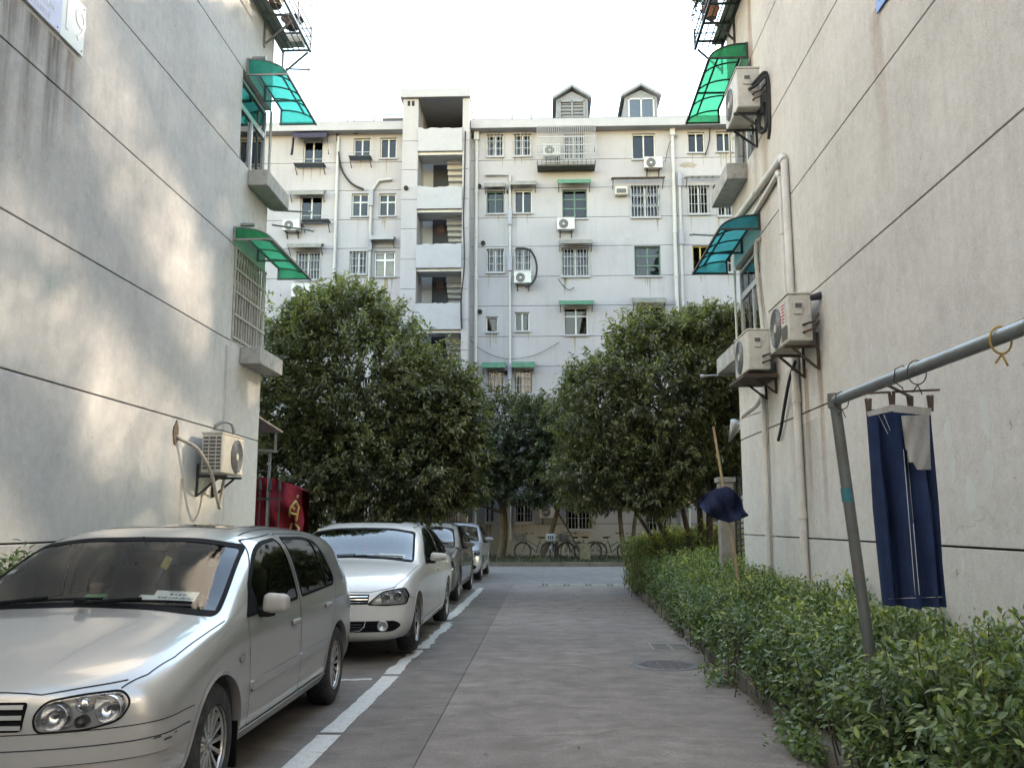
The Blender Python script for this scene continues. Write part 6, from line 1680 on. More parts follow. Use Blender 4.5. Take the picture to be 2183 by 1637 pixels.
def leaf_mesh(name, P, T, N, L, W, var, big=False, droop=.15):
    T = unit(T); N = unit(N - T * (N * T).sum(1)[:, None]); Sd = np.cross(T, N)
    L = L[:, None]; W = W[:, None]; n = len(P)
    if not big:
        vs_ = np.stack([P, P + T * L * .45 + Sd * W * .5 + N * W * .16, P + T * L - N * L * droop, P + T * L * .45 - Sd * W * .5 + N * W * .16], 1)
        tri = np.array([[0, 1, 2], [0, 2, 3]]); k = 4
    else:
        vs_ = np.stack([P, P + T * L * .28 + Sd * W * .40 + N * W * .13, P + T * L * .62 + Sd * W * .44 + N * (W * .10 - L * droop * .4), P + T * L - N * L * droop, P + T * L * .62 - Sd * W * .44 + N * (W * .10 - L * droop * .4), P + T * L * .28 - Sd * W * .40 + N * W * .13, P + T * L * .5 - N * L * droop * .25], 1)
        tri = np.array([[0, 1, 6], [1, 2, 6], [2, 3, 6], [3, 4, 6], [4, 5, 6], [5, 0, 6]]); k = 7
    V = vs_.reshape(-1, 3); F = (tri[None] + (np.arange(n) * k)[:, None, None]).reshape(-1, 3)
    me = bpy.data.meshes.new(name)
    me.vertices.add(len(V)); me.vertices.foreach_set('co', V.astype(np.float32).ravel())
    me.loops.add(F.size); me.loops.foreach_set('vertex_index', F.astype(np.int32).ravel())
    me.polygons.add(len(F)); me.polygons.foreach_set('loop_start', np.arange(0, F.size, 3, dtype=np.int32)); me.polygons.foreach_set('loop_total', np.full(len(F), 3, dtype=np.int32))
    if big: me.polygons.foreach_set('use_smooth', np.ones(len(F), dtype=bool))
    me.update(calc_edges=True)
    a = me.attributes.new('v', 'FLOAT', 'POINT'); a.data.foreach_set('value', np.repeat(var, k).astype(np.float32))
    return me
def twig_leaves(rng, tips, dirs, per, tl, leafL, leafW, tone, spread=.9, hang=.35):
    """leaves set in pairs along short twigs ending at tips"""
    n = len(tips); u = rng.random((n, per)); u = np.sort(u, 1)
    d = unit(dirs)
    base = tips[:, None, :] - d[:, None, :] * tl * (1 - u)[:, :, None] + rng.normal(0, .035, (n, per, 3))
    rnd = unit(rng.normal(0, 1, (n * per, 3))).reshape(n, per, 3)
    T = d[:, None, :] * (.55 + .5 * u[:, :, None]) + rnd * spread
    T[:, :, 2] -= hang
    N = np.zeros_like(T); N[:, :, 2] = 1; N += rng.normal(0, .45, N.shape) + d[:, None, :] * .5
    var = np.clip(tone[:, None] * .75 + .35 * (u - .4) + rng.normal(0, .13, (n, per)), 0, 1)
    f = lambda a: a.reshape(-1, *a.shape[2:])
    L = leafL * rng.uniform(.45, 1.3, n * per); W = leafW * rng.uniform(.7, 1.15, n * per)
    return f(base), f(T), f(N), L, W, f(var)
def lump_tips(rng, lumps, n, zmin=-9, inner=.25):
    vol = np.array([r[0] * r[1] + r[0] * r[2] + r[1] * r[2] for c, r in lumps]); pr = vol / vol.sum()
    C = np.array([c for c, r in lumps]); Rr = np.array([r for c, r in lumps])
    k = rng.choice(len(lumps), n, p=pr)
    d = unit(rng.normal(0, 1, (n, 3)))
    rad = np.where(rng.random(n) < inner, rng.uniform(.35, .8, n), rng.uniform(.80, 1.08, n))
    # uneven clumps: push tips in and out with a cheap value noise over direction
    q = C[k] + d * Rr[k]
    wob = np.sin(q[:, 0] * 3.1 + 1.7 * q[:, 2]) * np.sin(q[:, 1] * 2.7 + q[:, 2] * 2.3) + .6 * np.sin(q[:, 0] * 7.1 - q[:, 2] * 6.3 + q[:, 1] * 5)
    rad = rad * (1 + .125 * wob) + np.where(rng.random(n) < .06, rng.uniform(.03, .16, n), 0)
    P = C[k] + d * Rr[k] * rad[:, None]
    keep = P[:, 2] > zmin
    for c, r in zip(C, Rr):  # thin out what is buried deep in another lump
        deep = (((P - c) / r) ** 2).sum(1) < .45
        keep &= ~(deep & (rng.random(n) < .75))
    P, d, wob = P[keep], d[keep], wob[keep]
    out = d.copy(); out[:, 2] += .35
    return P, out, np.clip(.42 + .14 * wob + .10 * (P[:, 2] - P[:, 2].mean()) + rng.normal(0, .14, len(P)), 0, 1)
def limb(mb, a, b, r0, r1, rr, bend=.12, n=6, sides=7):
    a, b = Vector(a), Vector(b); L = (b - a).length
    off = Vector((rr.uniform(-1, 1), rr.uniform(-1, 1), rr.uniform(-.3, .6))) * L * bend
    pts = [a.lerp(b, t) + off * math.sin(math.pi * t) for t in [k / n for k in range(n + 1)]]
    mb.tube(pts, [r0 + (r1 - r0) * k / n for k in range(n + 1)], sides); return pts
def tree(label, base, stems, lumps, ntips, per, leafL, leafW, mat, seed, zmin=-9, tl=.34, group='trees', branches=60, name='osmanthus_tree', hang=.35, inner=.25):
    rng = np.random.default_rng(seed); rr = random.Random(seed)
    e = empty(name, base, label, 'tree', group)
    tr = MB(); br = MB()
    tips, dirs, tone = lump_tips(rng, lumps, ntips, zmin, inner)
    ends = []
    for (a, b, r0, r1) in stems:
        pts = limb(tr, a, b, r0, r1, rr, .06, 8, 9); ends += pts[4:]
    for c, r in lumps:
        s = min(ends, key=lambda q: (q - Vector(c)).length); pts = limb(br, s, c, .05, .022, rr); ends += pts[2:]
    for k in rng.choice(len(tips), min(branches, len(tips)), replace=False):
        q = Vector(tips[k]); s = min(ends, key=lambda w: (w - q).length); limb(br, s, q, .016, .004, rr, .08, 4, 5)
    t_ = tr.build('trunk', M_BARK, e, True, 60); 
    if len(stems) > 1: tag(t_, kind='stuff')
    tag(br.build('branches', M_BARK, e, True, 60), kind='stuff')
    A = twig_leaves(rng, tips, dirs, per, tl, leafL, leafW, tone, hang=hang)
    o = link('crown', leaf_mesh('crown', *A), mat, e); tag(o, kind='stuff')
    return e
tree('large dense evergreen tree with a rounded crown behind the parked cars', (-3.5, 18, 0), [((-3.5, 18, 0), (-3.6, 18, 2.6), .14, .09), ((-3.5, 18, .5), (-4.6, 18.1, 2.6), .09, .06)],
     [((-3.7, 18, 4.25), (1.75, 1.7, 1.75)), ((-2.35, 17.9, 3.55), (1.15, 1.3, 1.35)), ((-5.1, 18, 4.1), (1.25, 1.4, 1.6)), ((-3.0, 17.4, 2.45), (1.55, 1.3, 1.05)), ((-4.7, 17.3, 2.3), (1.4, 1.2, 1.15)), ((-1.85, 17.9, 2.6), (.9, .9, 1.0)), ((-4.1, 18, 5.5), (1.2, 1.1, .85)), ((-2.0, 17.6, 3.3), (1.0, 1.0, 1.2))], 5400, 30, .106, .050, M_LTREE, 21, .85, hang=.7, group='evergreen trees in the garden', branches=90)
tree('bushy multi-stemmed evergreen tree beside the right block', (2.9, 19, 0), [((2.75, 19, 0), (2.0, 19, 2.0), .08, .045), ((2.85, 18.8, 0), (2.45, 18.8, 2.6), .075, .04), ((3.1, 19.2, 0), (3.05, 19.2, 2.9), .08, .045), ((3.3, 18.9, 0), (3.5, 19, 3.0), .085, .045), ((3.45, 19.1, 0), (3.9, 19.1, 2.8), .06, .035), ((2.7, 19.1, 0), (1.4, 19, 2.3), .06, .03), ((3.15, 18.7, 0), (3.1, 18.6, 3.2), .06, .03)],
     [((2.45, 19, 4.15), (1.55, 1.5, 1.55)), ((1.2, 19, 3.75), (1.15, 1.2, 1.35)), ((3.6, 19.2, 4.55), (1.2, 1.3, 1.30)), ((1.15, 18.7, 2.5), (1.15, 1.0, .85)), ((2.0, 18.3, 2.1), (.9, .8, .55)), ((2.45, 18.5, 2.75), (1.1, 1.0, .80)), ((3.9, 19.1, 3.0), (.9, 1.0, 1.0)), ((2.2, 18.9, 5.35), (1.0, .8, .6)), ((3.4, 19, 5.5), (1.0, .9, .5))], 4000, 30, .112, .046, M_LTREE, 22, 1.15, hang=.6, group='evergreen trees in the garden', branches=120)
tree('slim street tree with a pale trunk behind the far kerb', (-1.78, 36.2, .1), [((-1.78, 36.2, 0), (-1.75, 36.2, 2.3), .17, .13), ((-1.75, 36.2, 2.2), (-.9, 36.1, 3.6), .10, .06), ((-1.75, 36.2, 2.2), (-2.6, 36.2, 3.5), .09, .05), ((-1.75, 36.2, 1.9), (-3.4, 36.2, 2.4), .06, .03)],
     [((-1.7, 36.2, 4.9), (1.5, 2.3, 1.8)), ((-.5, 36.0, 4.8), (1.2, 2.2, 1.7)), ((-3.2, 36.4, 4.2), (1.6, 2.2, 1.3)), ((-.5, 35.6, 3.5), (1.2, 1.8, .8)), ((-2.4, 36.6, 3.6), (1.6, 2.2, .9)), ((-.6, 34.8, 2.7), (1.3, 1.0, .7)), ((-3.0, 35.0, 2.8), (1.2, 1.0, .7))], 2900, 26, .15, .065, M_LTREE2, 23, 1.75, group='street trees before the pale block', branches=60, name='street_tree', inner=.35)
tree('leaning dark trunked tree among the bicycles', (-.25, 35.4, .1), [((-.25, 35.4, 0), (.55, 35.5, 2.5), .11, .08), ((.5, 35.5, 2.3), (1.5, 35.5, 3.8), .06, .035), ((.5, 35.5, 2.3), (.1, 35.6, 3.8), .06, .04)],
     [((.6, 35.8, 4.9), (1.3, 2.2, 1.5)), ((1.9, 35.7, 4.4), (1.4, 2.2, 1.3)), ((1.0, 35.8, 3.4), (1.5, 2.2, .8)), ((1.4, 34.6, 2.6), (1.5, .9, .6))], 2100, 26, .15, .065, M_LTREE2, 24, 1.9, group='street trees before the pale block', branches=50, name='street_tree', inner=.35)
tree('dark sparse tree with twin trunks right of the bicycles', (3.1, 36, .1), [((3.0, 36, 0), (2.8, 36, 2.6), .11, .07), ((3.3, 36, 0), (3.6, 36, 2.5), .10, .06)],
     [((2.6, 35.8, 3.0), (1.3, 1.9, .9)), ((4.2, 36.0, 3.4), (1.6, 2.0, 1.3)), ((1.9, 35.3, 2.4), (.8, .9, .6)), ((5.6, 36, 3.6), (1.4, 1.8, 1.4))], 1300, 24, .14, .065, M_LPURP, 25, 1.5, group='street trees before the pale block', branches=50, name='street_tree', inner=.35)
tree('street tree before the far block behind the large evergreen crown', (-6.6, 36, .1), [((-6.6, 36, 0), (-6.5, 36, 2.6), .14, .09)], [((-6.6, 36, 4.4), (1.9, 2.4, 1.6)), ((-5.2, 36, 3.6), (1.3, 2.2, 1.0)), ((-7.6, 36, 3.6), (1.5, 2.2, 1.1))], 1300, 24, .16, .07, M_LTREE2, 41, 2.0, group='street trees before the pale block', branches=40, name='street_tree', inner=.35)  # extra tree added to darken the foot of the far wall
tree('street tree before the far block half hidden by the right block', (7.2, 36, .1), [((7.2, 36, 0), (7.2, 36, 2.6), .14, .09)], [((7.2, 36, 4.2), (1.9, 2.4, 1.6)), ((8.6, 36, 3.6), (1.3, 2.2, 1.1)), ((6.2, 35.6, 3.4), (1.2, 2.2, .9))], 1200, 24, .16, .07, M_LTREE2, 42, 2.0, group='street trees before the pale block', branches=40, name='street_tree', inner=.35)  # likewise added, blocks skylight from the right side
pt = m_leaf('cage_plant_leaf', (.05, .05, .015), (.10, .11, .03), (.2, .16, .03))
tree('leaning thin branch propped across the bicycles', (1.4, 35.2, .1), [((1.42, 35.2, 0), (.15, 35.4, 2.3), .05, .03)], [((.2, 35.4, 2.4), (.35, .3, .25))], 16, 14, .12, .05, M_LPURP, 26, group='street trees before the pale block', branches=6, name='cut_branch')
tree('drooping plant with small yellowing leaves in the right flower cage', (2.62, 13.55, 9.6), [((2.62, 13.55, 9.6), (2.55, 13.45, 9.95), .012, .006)], [((2.58, 13.2, 9.85), (.28, .7, .35)), ((2.46, 13.8, 9.75), (.16, .4, .3))], 90, 9, .055, .022, pt, 27, group='plants in the flower cages', branches=50, name='potted_plant', tl=.2)
tree('leafy sprig hanging over the left flower cage', (-4.0, 13.3, 9.5), [((-4.0, 13.3, 9.5), (-3.85, 13.5, 9.95), .008, .004)], [((-3.8, 13.7, 9.95), (.10, .35, .10))], 14, 7, .06, .025, M_LYEL, 28, group='plants in the flower cages', branches=10, name='potted_plant', tl=.2)
tree('small light green bush at the garden corner beyond the grey car', (-3.5, 22.2, 0), [((-3.5, 22.2, 0), (-3.5, 22.2, 1.2), .04, .02)], [((-3.5, 22.2, 1.3), (.55, .5, .95)), ((-3.3, 22.0, .8), (.5, .5, .6))], 420, 22, .06, .03, M_LBUSH, 29, group='bushes', branches=20, name='bush', tl=.22)

# ---------------------------------------------------------------- hedges
def hedge(label, name, x0f, x1f, y0, y1, hf, mat, seed, dens, per, leafL, leafW, big, singles=0, group='hedges', tone0=.35, near=None):
    rng = np.random.default_rng(seed); rr = random.Random(seed)
    e = empty(name, ((x0f(y0) + x1f(y0)) / 2, (y0 + y1) / 2, 0), label, 'hedge', group)
    def bumps(x, y): return .06 * np.sin(x * 5.3 + y * 2.1) + .075 * np.sin(y * 3.7 - x * 2.2) + .06 * np.sin(y * 8.3 + x * 6.1)
    tips = []; dirs = []; tone = []
    A_ = (x1f(y0) - x0f(y0)) * (y1 - y0)
    n = int(A_ * dens)
    y = rng.uniform(y0, y1, n); u = rng.random(n); xa = np.array([x0f(q) for q in y]); xb = np.array([x1f(q) for q in y])
    x = xa + (xb - xa) * u; h = np.array([hf(q) for q in y]) * (1 - .16 * (1 - u) ** 3) + bumps(x, y) + rng.normal(0, .035, n) + np.where(rng.random(n) < .02, rng.uniform(.03, .16, n), 0)
    tips.append(np.stack([x, y, h], 1)); d = np.stack([rng.normal(-.15, .35, n) - .5 * (u < .2), rng.normal(-.05, .35, n), np.ones(n)], 1); dirs.append(d)
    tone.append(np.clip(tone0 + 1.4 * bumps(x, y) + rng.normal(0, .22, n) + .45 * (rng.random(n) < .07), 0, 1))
    # face towards the lane
    n2 = int((y1 - y0) * hf((y0 + y1) / 2) * dens * .9)
    y = rng.uniform(y0, y1, n2); v = rng.uniform(.12, .95, n2); z = v * np.array([hf(q) for q in y]) * .97
    bulge = .16 * np.sin(np.clip(v, 0, 1) * math.pi * .75 + .3)
    x = np.array([x0f(q) for q in y]) - bulge + bumps(y, z * 2) + rng.normal(0, .03, n2)
    sgn = 1
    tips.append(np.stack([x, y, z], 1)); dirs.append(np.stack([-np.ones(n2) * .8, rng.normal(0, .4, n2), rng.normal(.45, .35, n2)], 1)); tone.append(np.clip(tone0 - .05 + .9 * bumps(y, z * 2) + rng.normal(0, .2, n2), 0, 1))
    # front end towards the camera and inner fill
    n3 = int(A_ * dens * .8)
    y = rng.uniform(y0, y1, n3); u = rng.random(n3); xa = np.array([x0f(q) for q in y]); xb = np.array([x1f(q) for q in y])
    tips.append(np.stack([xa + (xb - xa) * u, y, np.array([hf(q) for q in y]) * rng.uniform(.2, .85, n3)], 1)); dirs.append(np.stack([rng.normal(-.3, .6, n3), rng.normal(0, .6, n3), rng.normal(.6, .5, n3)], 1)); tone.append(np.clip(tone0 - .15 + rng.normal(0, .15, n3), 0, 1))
    P = np.concatenate(tips); Dd = np.concatenate(dirs); T_ = np.concatenate(tone)
    A = list(twig_leaves(rng, P, Dd, per, .20, leafL, leafW, T_, .75, .32))
    if singles:
        # the leaves that show largest are objects of their own
        dist = np.linalg.norm(A[0] - np.array([0, 0, CAMH]), axis=1); vis = (A[0][:, 2] > .45) | (A[0][:, 0] < 1.75)
        inframe = (A[0][:, 0] / A[0][:, 1] < .515) & (A[0][:, 1] > 4.6)
        k = np.where(vis & inframe)[0]; k = k[np.argsort(dist[k])][:singles]
        one = []
        for q in range(3):
            me = leaf_mesh('leaf', np.zeros((1, 3)), np.array([[0, 1., 0]]), np.array([[0, 0, 1.]]), np.array([1.0]), np.array([leafW / leafL]), np.array([.25 + .22 * q]), True, .15); me.materials.append(mat); one.append(me)
        Tn = unit(A[1][k]); Nn = unit(A[2][k] - Tn * (A[2][k] * Tn).sum(1)[:, None])
        for i, j in enumerate(k):
            o = bpy.data.objects.new('leaf', one[i % 3]); COL.objects.link(o)
            X_ = np.cross(Tn[i], Nn[i]); s = A[3][j]
            M = Matrix(((X_[0], Tn[i][0], Nn[i][0]), (X_[1], Tn[i][1], Nn[i][1]), (X_[2], Tn[i][2], Nn[i][2])))
            o.location = A[0][j]; o.rotation_euler = M.to_euler(); o.scale = (s, s, s); put(o, e)
        mk = np.ones(len(A[0]), bool); mk[k] = False; A = [q[mk] for q in A]
    if near is None: 
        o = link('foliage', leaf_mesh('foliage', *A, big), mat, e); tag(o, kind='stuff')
    else:
        q = A[0][:, 1] < near
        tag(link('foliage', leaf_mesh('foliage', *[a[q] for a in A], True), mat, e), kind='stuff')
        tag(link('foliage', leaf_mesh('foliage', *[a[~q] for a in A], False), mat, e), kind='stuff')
    st = MB()
    for k in rng.choice(len(P), min(700, len(P)), replace=False):
        q = Vector(P[k]); b = Vector((q.x + rr.uniform(-.05, .15), q.y + rr.uniform(-.1, .1), max(.05, q.z - rr.uniform(.25, .6)))); st.tube([b, b.lerp(q, .5) + Vector((rr.uniform(-.03, .03), 0, 0)), q], [.006, .005, .003], 4, False)
    tag(st.build('stems', M_BARK, e, True), kind='stuff')
    return e
hedge('low leafy green hedge along the right kerb', 'hedge', lambda y: 1.80 + .0125 * y, lambda y: 2.90, 4.2, 14.0, lambda y: .80 - .004 * y, M_LHEDGE, 31, 165, 16, .060, .0265, True, 300, tone0=.42, near=10)
hedge('low green hedge continuing beyond the right block', 'hedge', lambda y: 1.84 + .0125 * y, lambda y: 3.6, 14.0, 19.2, lambda y: .82 + .02 * (y - 14), M_LHEDGE, 32, 130, 13, .06, .027, False, tone0=.40)
hedge('taller yellow green shrub at the far end of the right hedge', 'shrub', lambda y: 2.0, lambda y: 3.9, 18.4, 21.9, lambda y: 1.28, M_LYEL, 33, 120, 13, .065, .026, False, tone0=.42)
hedge('green hedge strip between the silver car and the left wall', 'hedge', lambda y: -4.32, lambda y: -3.75, 4.5, 12.5, lambda y: 1.12 + .05 * math.sin(y * 3), M_LHEDGE, 34, 150, 13, .062, .03, False, tone0=.45)

# grass and litter along the far planting strip, small weeds and fallen leaves along the kerb
rng = np.random.default_rng(5); n = 9000
P = np.stack([rng.uniform(-9, 9, n), 32.7 + rng.random(n) ** 1.6 * 6.6, np.full(n, .1)], 1)
T = np.stack([rng.normal(0, .5, n), rng.normal(0, .5, n), np.ones(n)], 1); N = rng.normal(0, 1, (n, 3))
o = link('ground_cover', leaf_mesh('ground_cover', P, T, N, rng.uniform(.05, .18, n), rng.uniform(.015, .03, n), rng.random(n) * .6), M_LTREE2); tag(o, 'short ground cover below the trees of the far strip', 'ground cover', kind='stuff')
n = 420; y = rng.uniform(5, 22, n)
P = np.stack([1.62 + .0142 * y - np.abs(rng.normal(0, .05, n)), y, rng.uniform(.004, .012, n)], 1); q = rng.random(n) < .12; P[q, 0] = rng.uniform(-3.4, 1.6, q.sum())
T = np.stack([rng.normal(0, 1, n), rng.normal(0, 1, n), rng.normal(.05, .12, n)], 1); N = np.stack([rng.normal(0, .25, n), rng.normal(0, .25, n), np.ones(n)], 1)
o = link('fallen_leaves', leaf_mesh('fallen_leaves', P, T, N, rng.uniform(.03, .065, n), rng.uniform(.018, .03, n), rng.random(n), False, .05), m_leaf('dry_leaf', (.03, .022, .012), (.07, .06, .02), (.12, .10, .03), .7, .1)); tag(o, 'fallen leaves and weeds lying along the right kerb', 'leaves', kind='stuff')
rng2 = np.random.default_rng(8)
for (x, y, lb_, k) in ((1.58, 8.95, 'clump of weeds at the foot of the right kerb', 34), (1.63, 6.15, 'nearest weeds spilling over the right kerb', 46)):
    tp = np.stack([rng2.normal(x, .07, k), rng2.normal(y, .12, k), rng2.uniform(.05, .17, k)], 1); dr = np.stack([rng2.normal(-.3, .5, k), rng2.normal(0, .5, k), np.ones(k)], 1)
    tag(link('weeds', leaf_mesh('weeds', *twig_leaves(rng2, tp, dr, 7, .1, .055, .032, np.full(k, .5)), True), M_LHEDGE), lb_, 'weeds', 'weeds at the kerb', 'stuff')

# ---------------------------------------------------------------- added unseen trees: crowns shaped round streak outlines so sun stripes the left wall
STREAK_SHAPES = [[(172, 110), (150, -60), (215, -60), (220, 55), (278, 165), (315, 293), (388, 396), (432, 513), (453, 600), (445, 669), (433, 775), (405, 750), (381, 709), (349, 629), (315, 575), (249, 440), (205, 311)],
        [(-60, 270), (0, 350), (90, 460), (185, 600), (246, 709), (357, 820), (400, 880), (470, 960), (470, 1110), (380, 1125), (352, 1010), (240, 1010), (165, 955), (130, 900), (100, 790), (60, 770), (-60, 740)],
        [(-60, 1040), (0, 1060), (75, 1165), (60, 1260), (-60, 1260)]]
GP = [[(at(a, b, X=-4.4).y, at(a, b, X=-4.4).z) for a, b in g] for g in STREAK_SHAPES]
rng = np.random.default_rng(77); n = 30000
yw = rng.uniform(5.2, 19.5, n); zw = rng.uniform(-3.2, 12.0, n)
q = np.zeros(n, bool)
for g in GP: q |= inpoly_np(yw, zw, offset_poly(resample(g, .5), .27))
drop = q.copy()
drop |= zw > 3.1 + .47 * yw
yw, zw = yw[~drop], zw[~drop]; n = len(yw)
xl = rng.uniform(6.6, 9.6, n); k = (xl + 4.4) / SUN_DIR.x
P = np.stack([xl, yw + k * SUN_DIR.y, zw + k * SUN_DIR.z], 1)
ok = P[:, 2] > 1.2; P = P[ok]; n = len(P)
T = rng.normal(0, 1, (n, 3)); N = rng.normal(0, .6, (n, 3)) + np.array(SUN_DIR)
SZ = np.full(n, .34)
# fine sprays round and, thinly, inside the streak shapes soften and dim the sun
ns = 170000; y2 = rng.uniform(5.2, 15.5, ns); z2 = rng.uniform(-.8, 10.0, ns); q = np.zeros(ns, bool); q2 = np.zeros(ns, bool)
for g in GP: q2 |= inpoly_np(y2, z2, g); q |= inpoly_np(y2, z2, offset_poly(resample(g, .5), .36))
keep = q & ((~q2 & (rng.random(ns) < .98)) | (q2 & (rng.random(ns) < .50 + .07 * np.sin(y2 * 2.3 + z2 * 1.1))))
keep &= z2 < 3.1 + .47 * y2
y2, z2 = y2[keep], z2[keep]; ns = len(y2); xl = rng.uniform(6.6, 9.6, ns); k = (xl + 4.4) / SUN_DIR.x
P = np.concatenate([P, np.stack([xl, y2 + k * SUN_DIR.y, z2 + k * SUN_DIR.z], 1)]); SZ = np.concatenate([SZ, np.full(ns, .085)])
T = np.concatenate([T, rng.normal(0, 1, (ns, 3))]); N = np.concatenate([N, rng.normal(0, .6, (ns, 3)) + np.array(SUN_DIR)])
sp_ = (P[:, 1] < np.median(P[:, 1]))
for i, (lab, sel) in enumerate((('tall plane tree standing behind the right block', sp_), ('second tall plane tree standing behind the right block', ~sp_))):
    c = P[sel].mean(0); e = empty('added_shade_tree', (c[0], c[1], 0), lab, 'tree', 'plane trees behind the right block')
    m = MB(); m.tube([(c[0], c[1], 0), (c[0] + .1, c[1], 4), (c[0], c[1] + .2, c[2] + 2)], [.22, .17, .06], 9); m.build('trunk', M_BARK, e, True, 60)
    o = link('crown', leaf_mesh('crown', P[sel], T[sel], N[sel], SZ[sel], SZ[sel] * .76, rng.random(sel.sum())), M_LTREE, e); tag(o, kind='stuff')
# ================================================================ laundry, poles, fence, bicycles
M_GALV = plain('galvanised', (.26, .28, .28), .42, .7, dirt=(.20, .13, .07), dirt_amt=.5, vs=3)
M_GALVD = plain('galvanised_old', (.15, .16, .15), .55, .5, dirt=(.16, .09, .05), dirt_amt=.5, vs=4)
def m_cloth(name, col, var=.18):
    t = NT(name); p = t.pos(obj=True)
    w = t.noise(t.pos((1, 1, 1), True), 220, 2); b = t.noise(p, 9, 5, .6)
    c = t.mix(t.ramp(b, [(.3, 0), (.7, 1)]), tuple(q * (1 - var) for q in col), tuple(q * (1 + var) for q in col))
    c = t.mix(.35, c, t.ramp(w, [(.3, .25), (.7, .75)]), 'OVERLAY')
    t.set('Base Color', c).set('Roughness', .9).set('Specular IOR Level', .2).bump(t.math('ADD', w, t.math('MULTIPLY', b, 2)), .4, .003)
    MATS[name] = t.m
    return t.m
M_DENIM = m_cloth('denim', (.016, .030, .075)); M_POCKET = m_cloth('pocket_cloth', (.30, .295, .29)); M_NAVY = m_cloth('navy_cloth', (.020, .027, .065)); M_STITCH = plain('stitch', (.60, .60, .58), .9)
M_WAIST = m_cloth('waistband', (.33, .32, .30))
top = at(1779, 862, Y=5.6); low = at(1845, 1330, Y=5.6); d = (low - top) / (top.z - low.z); foot = low + d * (low.z + .05)
e = empty('clothes_post', foot, 'leaning galvanised clothes post and rail standing in the right hedge', 'clothes rail')
m = MB(); m.tube([top + Vector((0, 0, .05)), foot], .033, 14); m.build('post', M_GALVD, e, True, 50)
m = MB(); m.tube([top.lerp(foot, .225), top.lerp(foot, .262)], .0345, 14); m.build('tape_band', plain('teal_tape', (.02, .16, .20), .5), e, True, 50)
r0 = top + Vector((0, .02, .02)); r1 = at(2183, 698, X=1.79); r1 = r0 + (r1 - r0) * 1.9
m = MB(); m.tube([r0, r1], .031, 16); m.build('rail', M_GALV, e, True, 50)
m = MB(); m.tube([top + Vector((0, 0, -.02)), top + Vector((0, 0, .065))], .040, 14); m.build('joint_socket', M_GALVD, e, True, 50)
def on_rail(y): t = (y - r0.y) / (r1.y - r0.y); return r0 + (r1 - r0) * t
def ring(label, y, r, mat, tail=.05, nm='wire_loop', cat='wire', th=.003):
    p = on_rail(y); m = MB()
    pts = [p + Vector((math.sin(a) * r, 0, math.cos(a) * r * 1.3 - r * .35)) for a in [k * math.pi / 9 for k in range(19)]]
    m.tube(pts, th, 5, False); b = pts[9]; m.tube([b, b + Vector((.01, -.02, -tail))], th, 5); m.tube([b, b + Vector((-.02, .015, -tail * .7))], th, 5)
    return tag(m.build(nm, mat, None, True), label, cat, 'loops tied on the clothes rail')
ring('yellow rope loop tied round the clothes rail', at(2135, 720, X=1.79).y, .042, plain('rope', (.34, .22, .05), .8), .05, 'rope_loop', 'rope', .0045)
ring('dark wire loop on the clothes rail beside the hanger', at(1955, 790, X=1.77).y, .045, M_FOAM); ring('thin wire loop at the end of the clothes rail by the post', at(1797, 860, X=1.75).y, .04, M_FOAM)
# hanger and trousers
TYc = at(1925, 810, X=1.77).y
hk = on_rail(TYc); c0 = at(1925, 836, Y=TYc)
M_HANG = plain('hanger_wood', (.07, .045, .03), .6)
e = empty('clothes_hanger', hk, 'dark crossed clothes hanger with four pegs hooked on the rail', 'hanger')
m = MB(); m.tube([hk + Vector((.03, 0, .02)), hk + Vector((.01, 0, .05)), hk + Vector((-.03, 0, .03)), hk + Vector((-.04, 0, -.03)), Vector((c0.x - .0, TYc, c0.z + .02)), Vector((c0.x, TYc, c0.z))], .003, 6); m.build('hook', M_FOAM, e, True)
hl_, hr_ = at(1835, 839, Y=TYc), at(2003, 831, Y=TYc)
m = MB(); m.bar(hl_, hr_, .012, .01); m.build('arm', M_HANG, e); m = MB(); m.bar(at(1890, 820, Y=TYc - .15), at(1942, 846, Y=TYc + .15), .012, .01); m.build('arm', M_HANG, e)
wl, wr_ = at(1852, 873, Y=TYc), at(1984, 866, Y=TYc)
for (a, b) in ((hl_ + Vector((.01, 0, 0)), wl), (at(1899, 828, Y=TYc), at(1902, 862, Y=TYc - .05)), (at(1940, 845, Y=TYc + .1), at(1941, 868, Y=TYc + .05)), (hr_ - Vector((.015, 0, 0)), wr_)):
    p = empty('peg', (0, 0, 0)); put(p, e); m = MB(); m.tube([a, b + Vector((0, 0, .05))], .0015, 4); m.build('string', M_STITCH, p)
    for s in (-1, 1): m = MB(); m.bar(b + Vector((s * .010, 0, .055)), b + Vector((s * .004, 0, -.025)), .010, .014); m.build('peg_leaf', M_HANG, p)
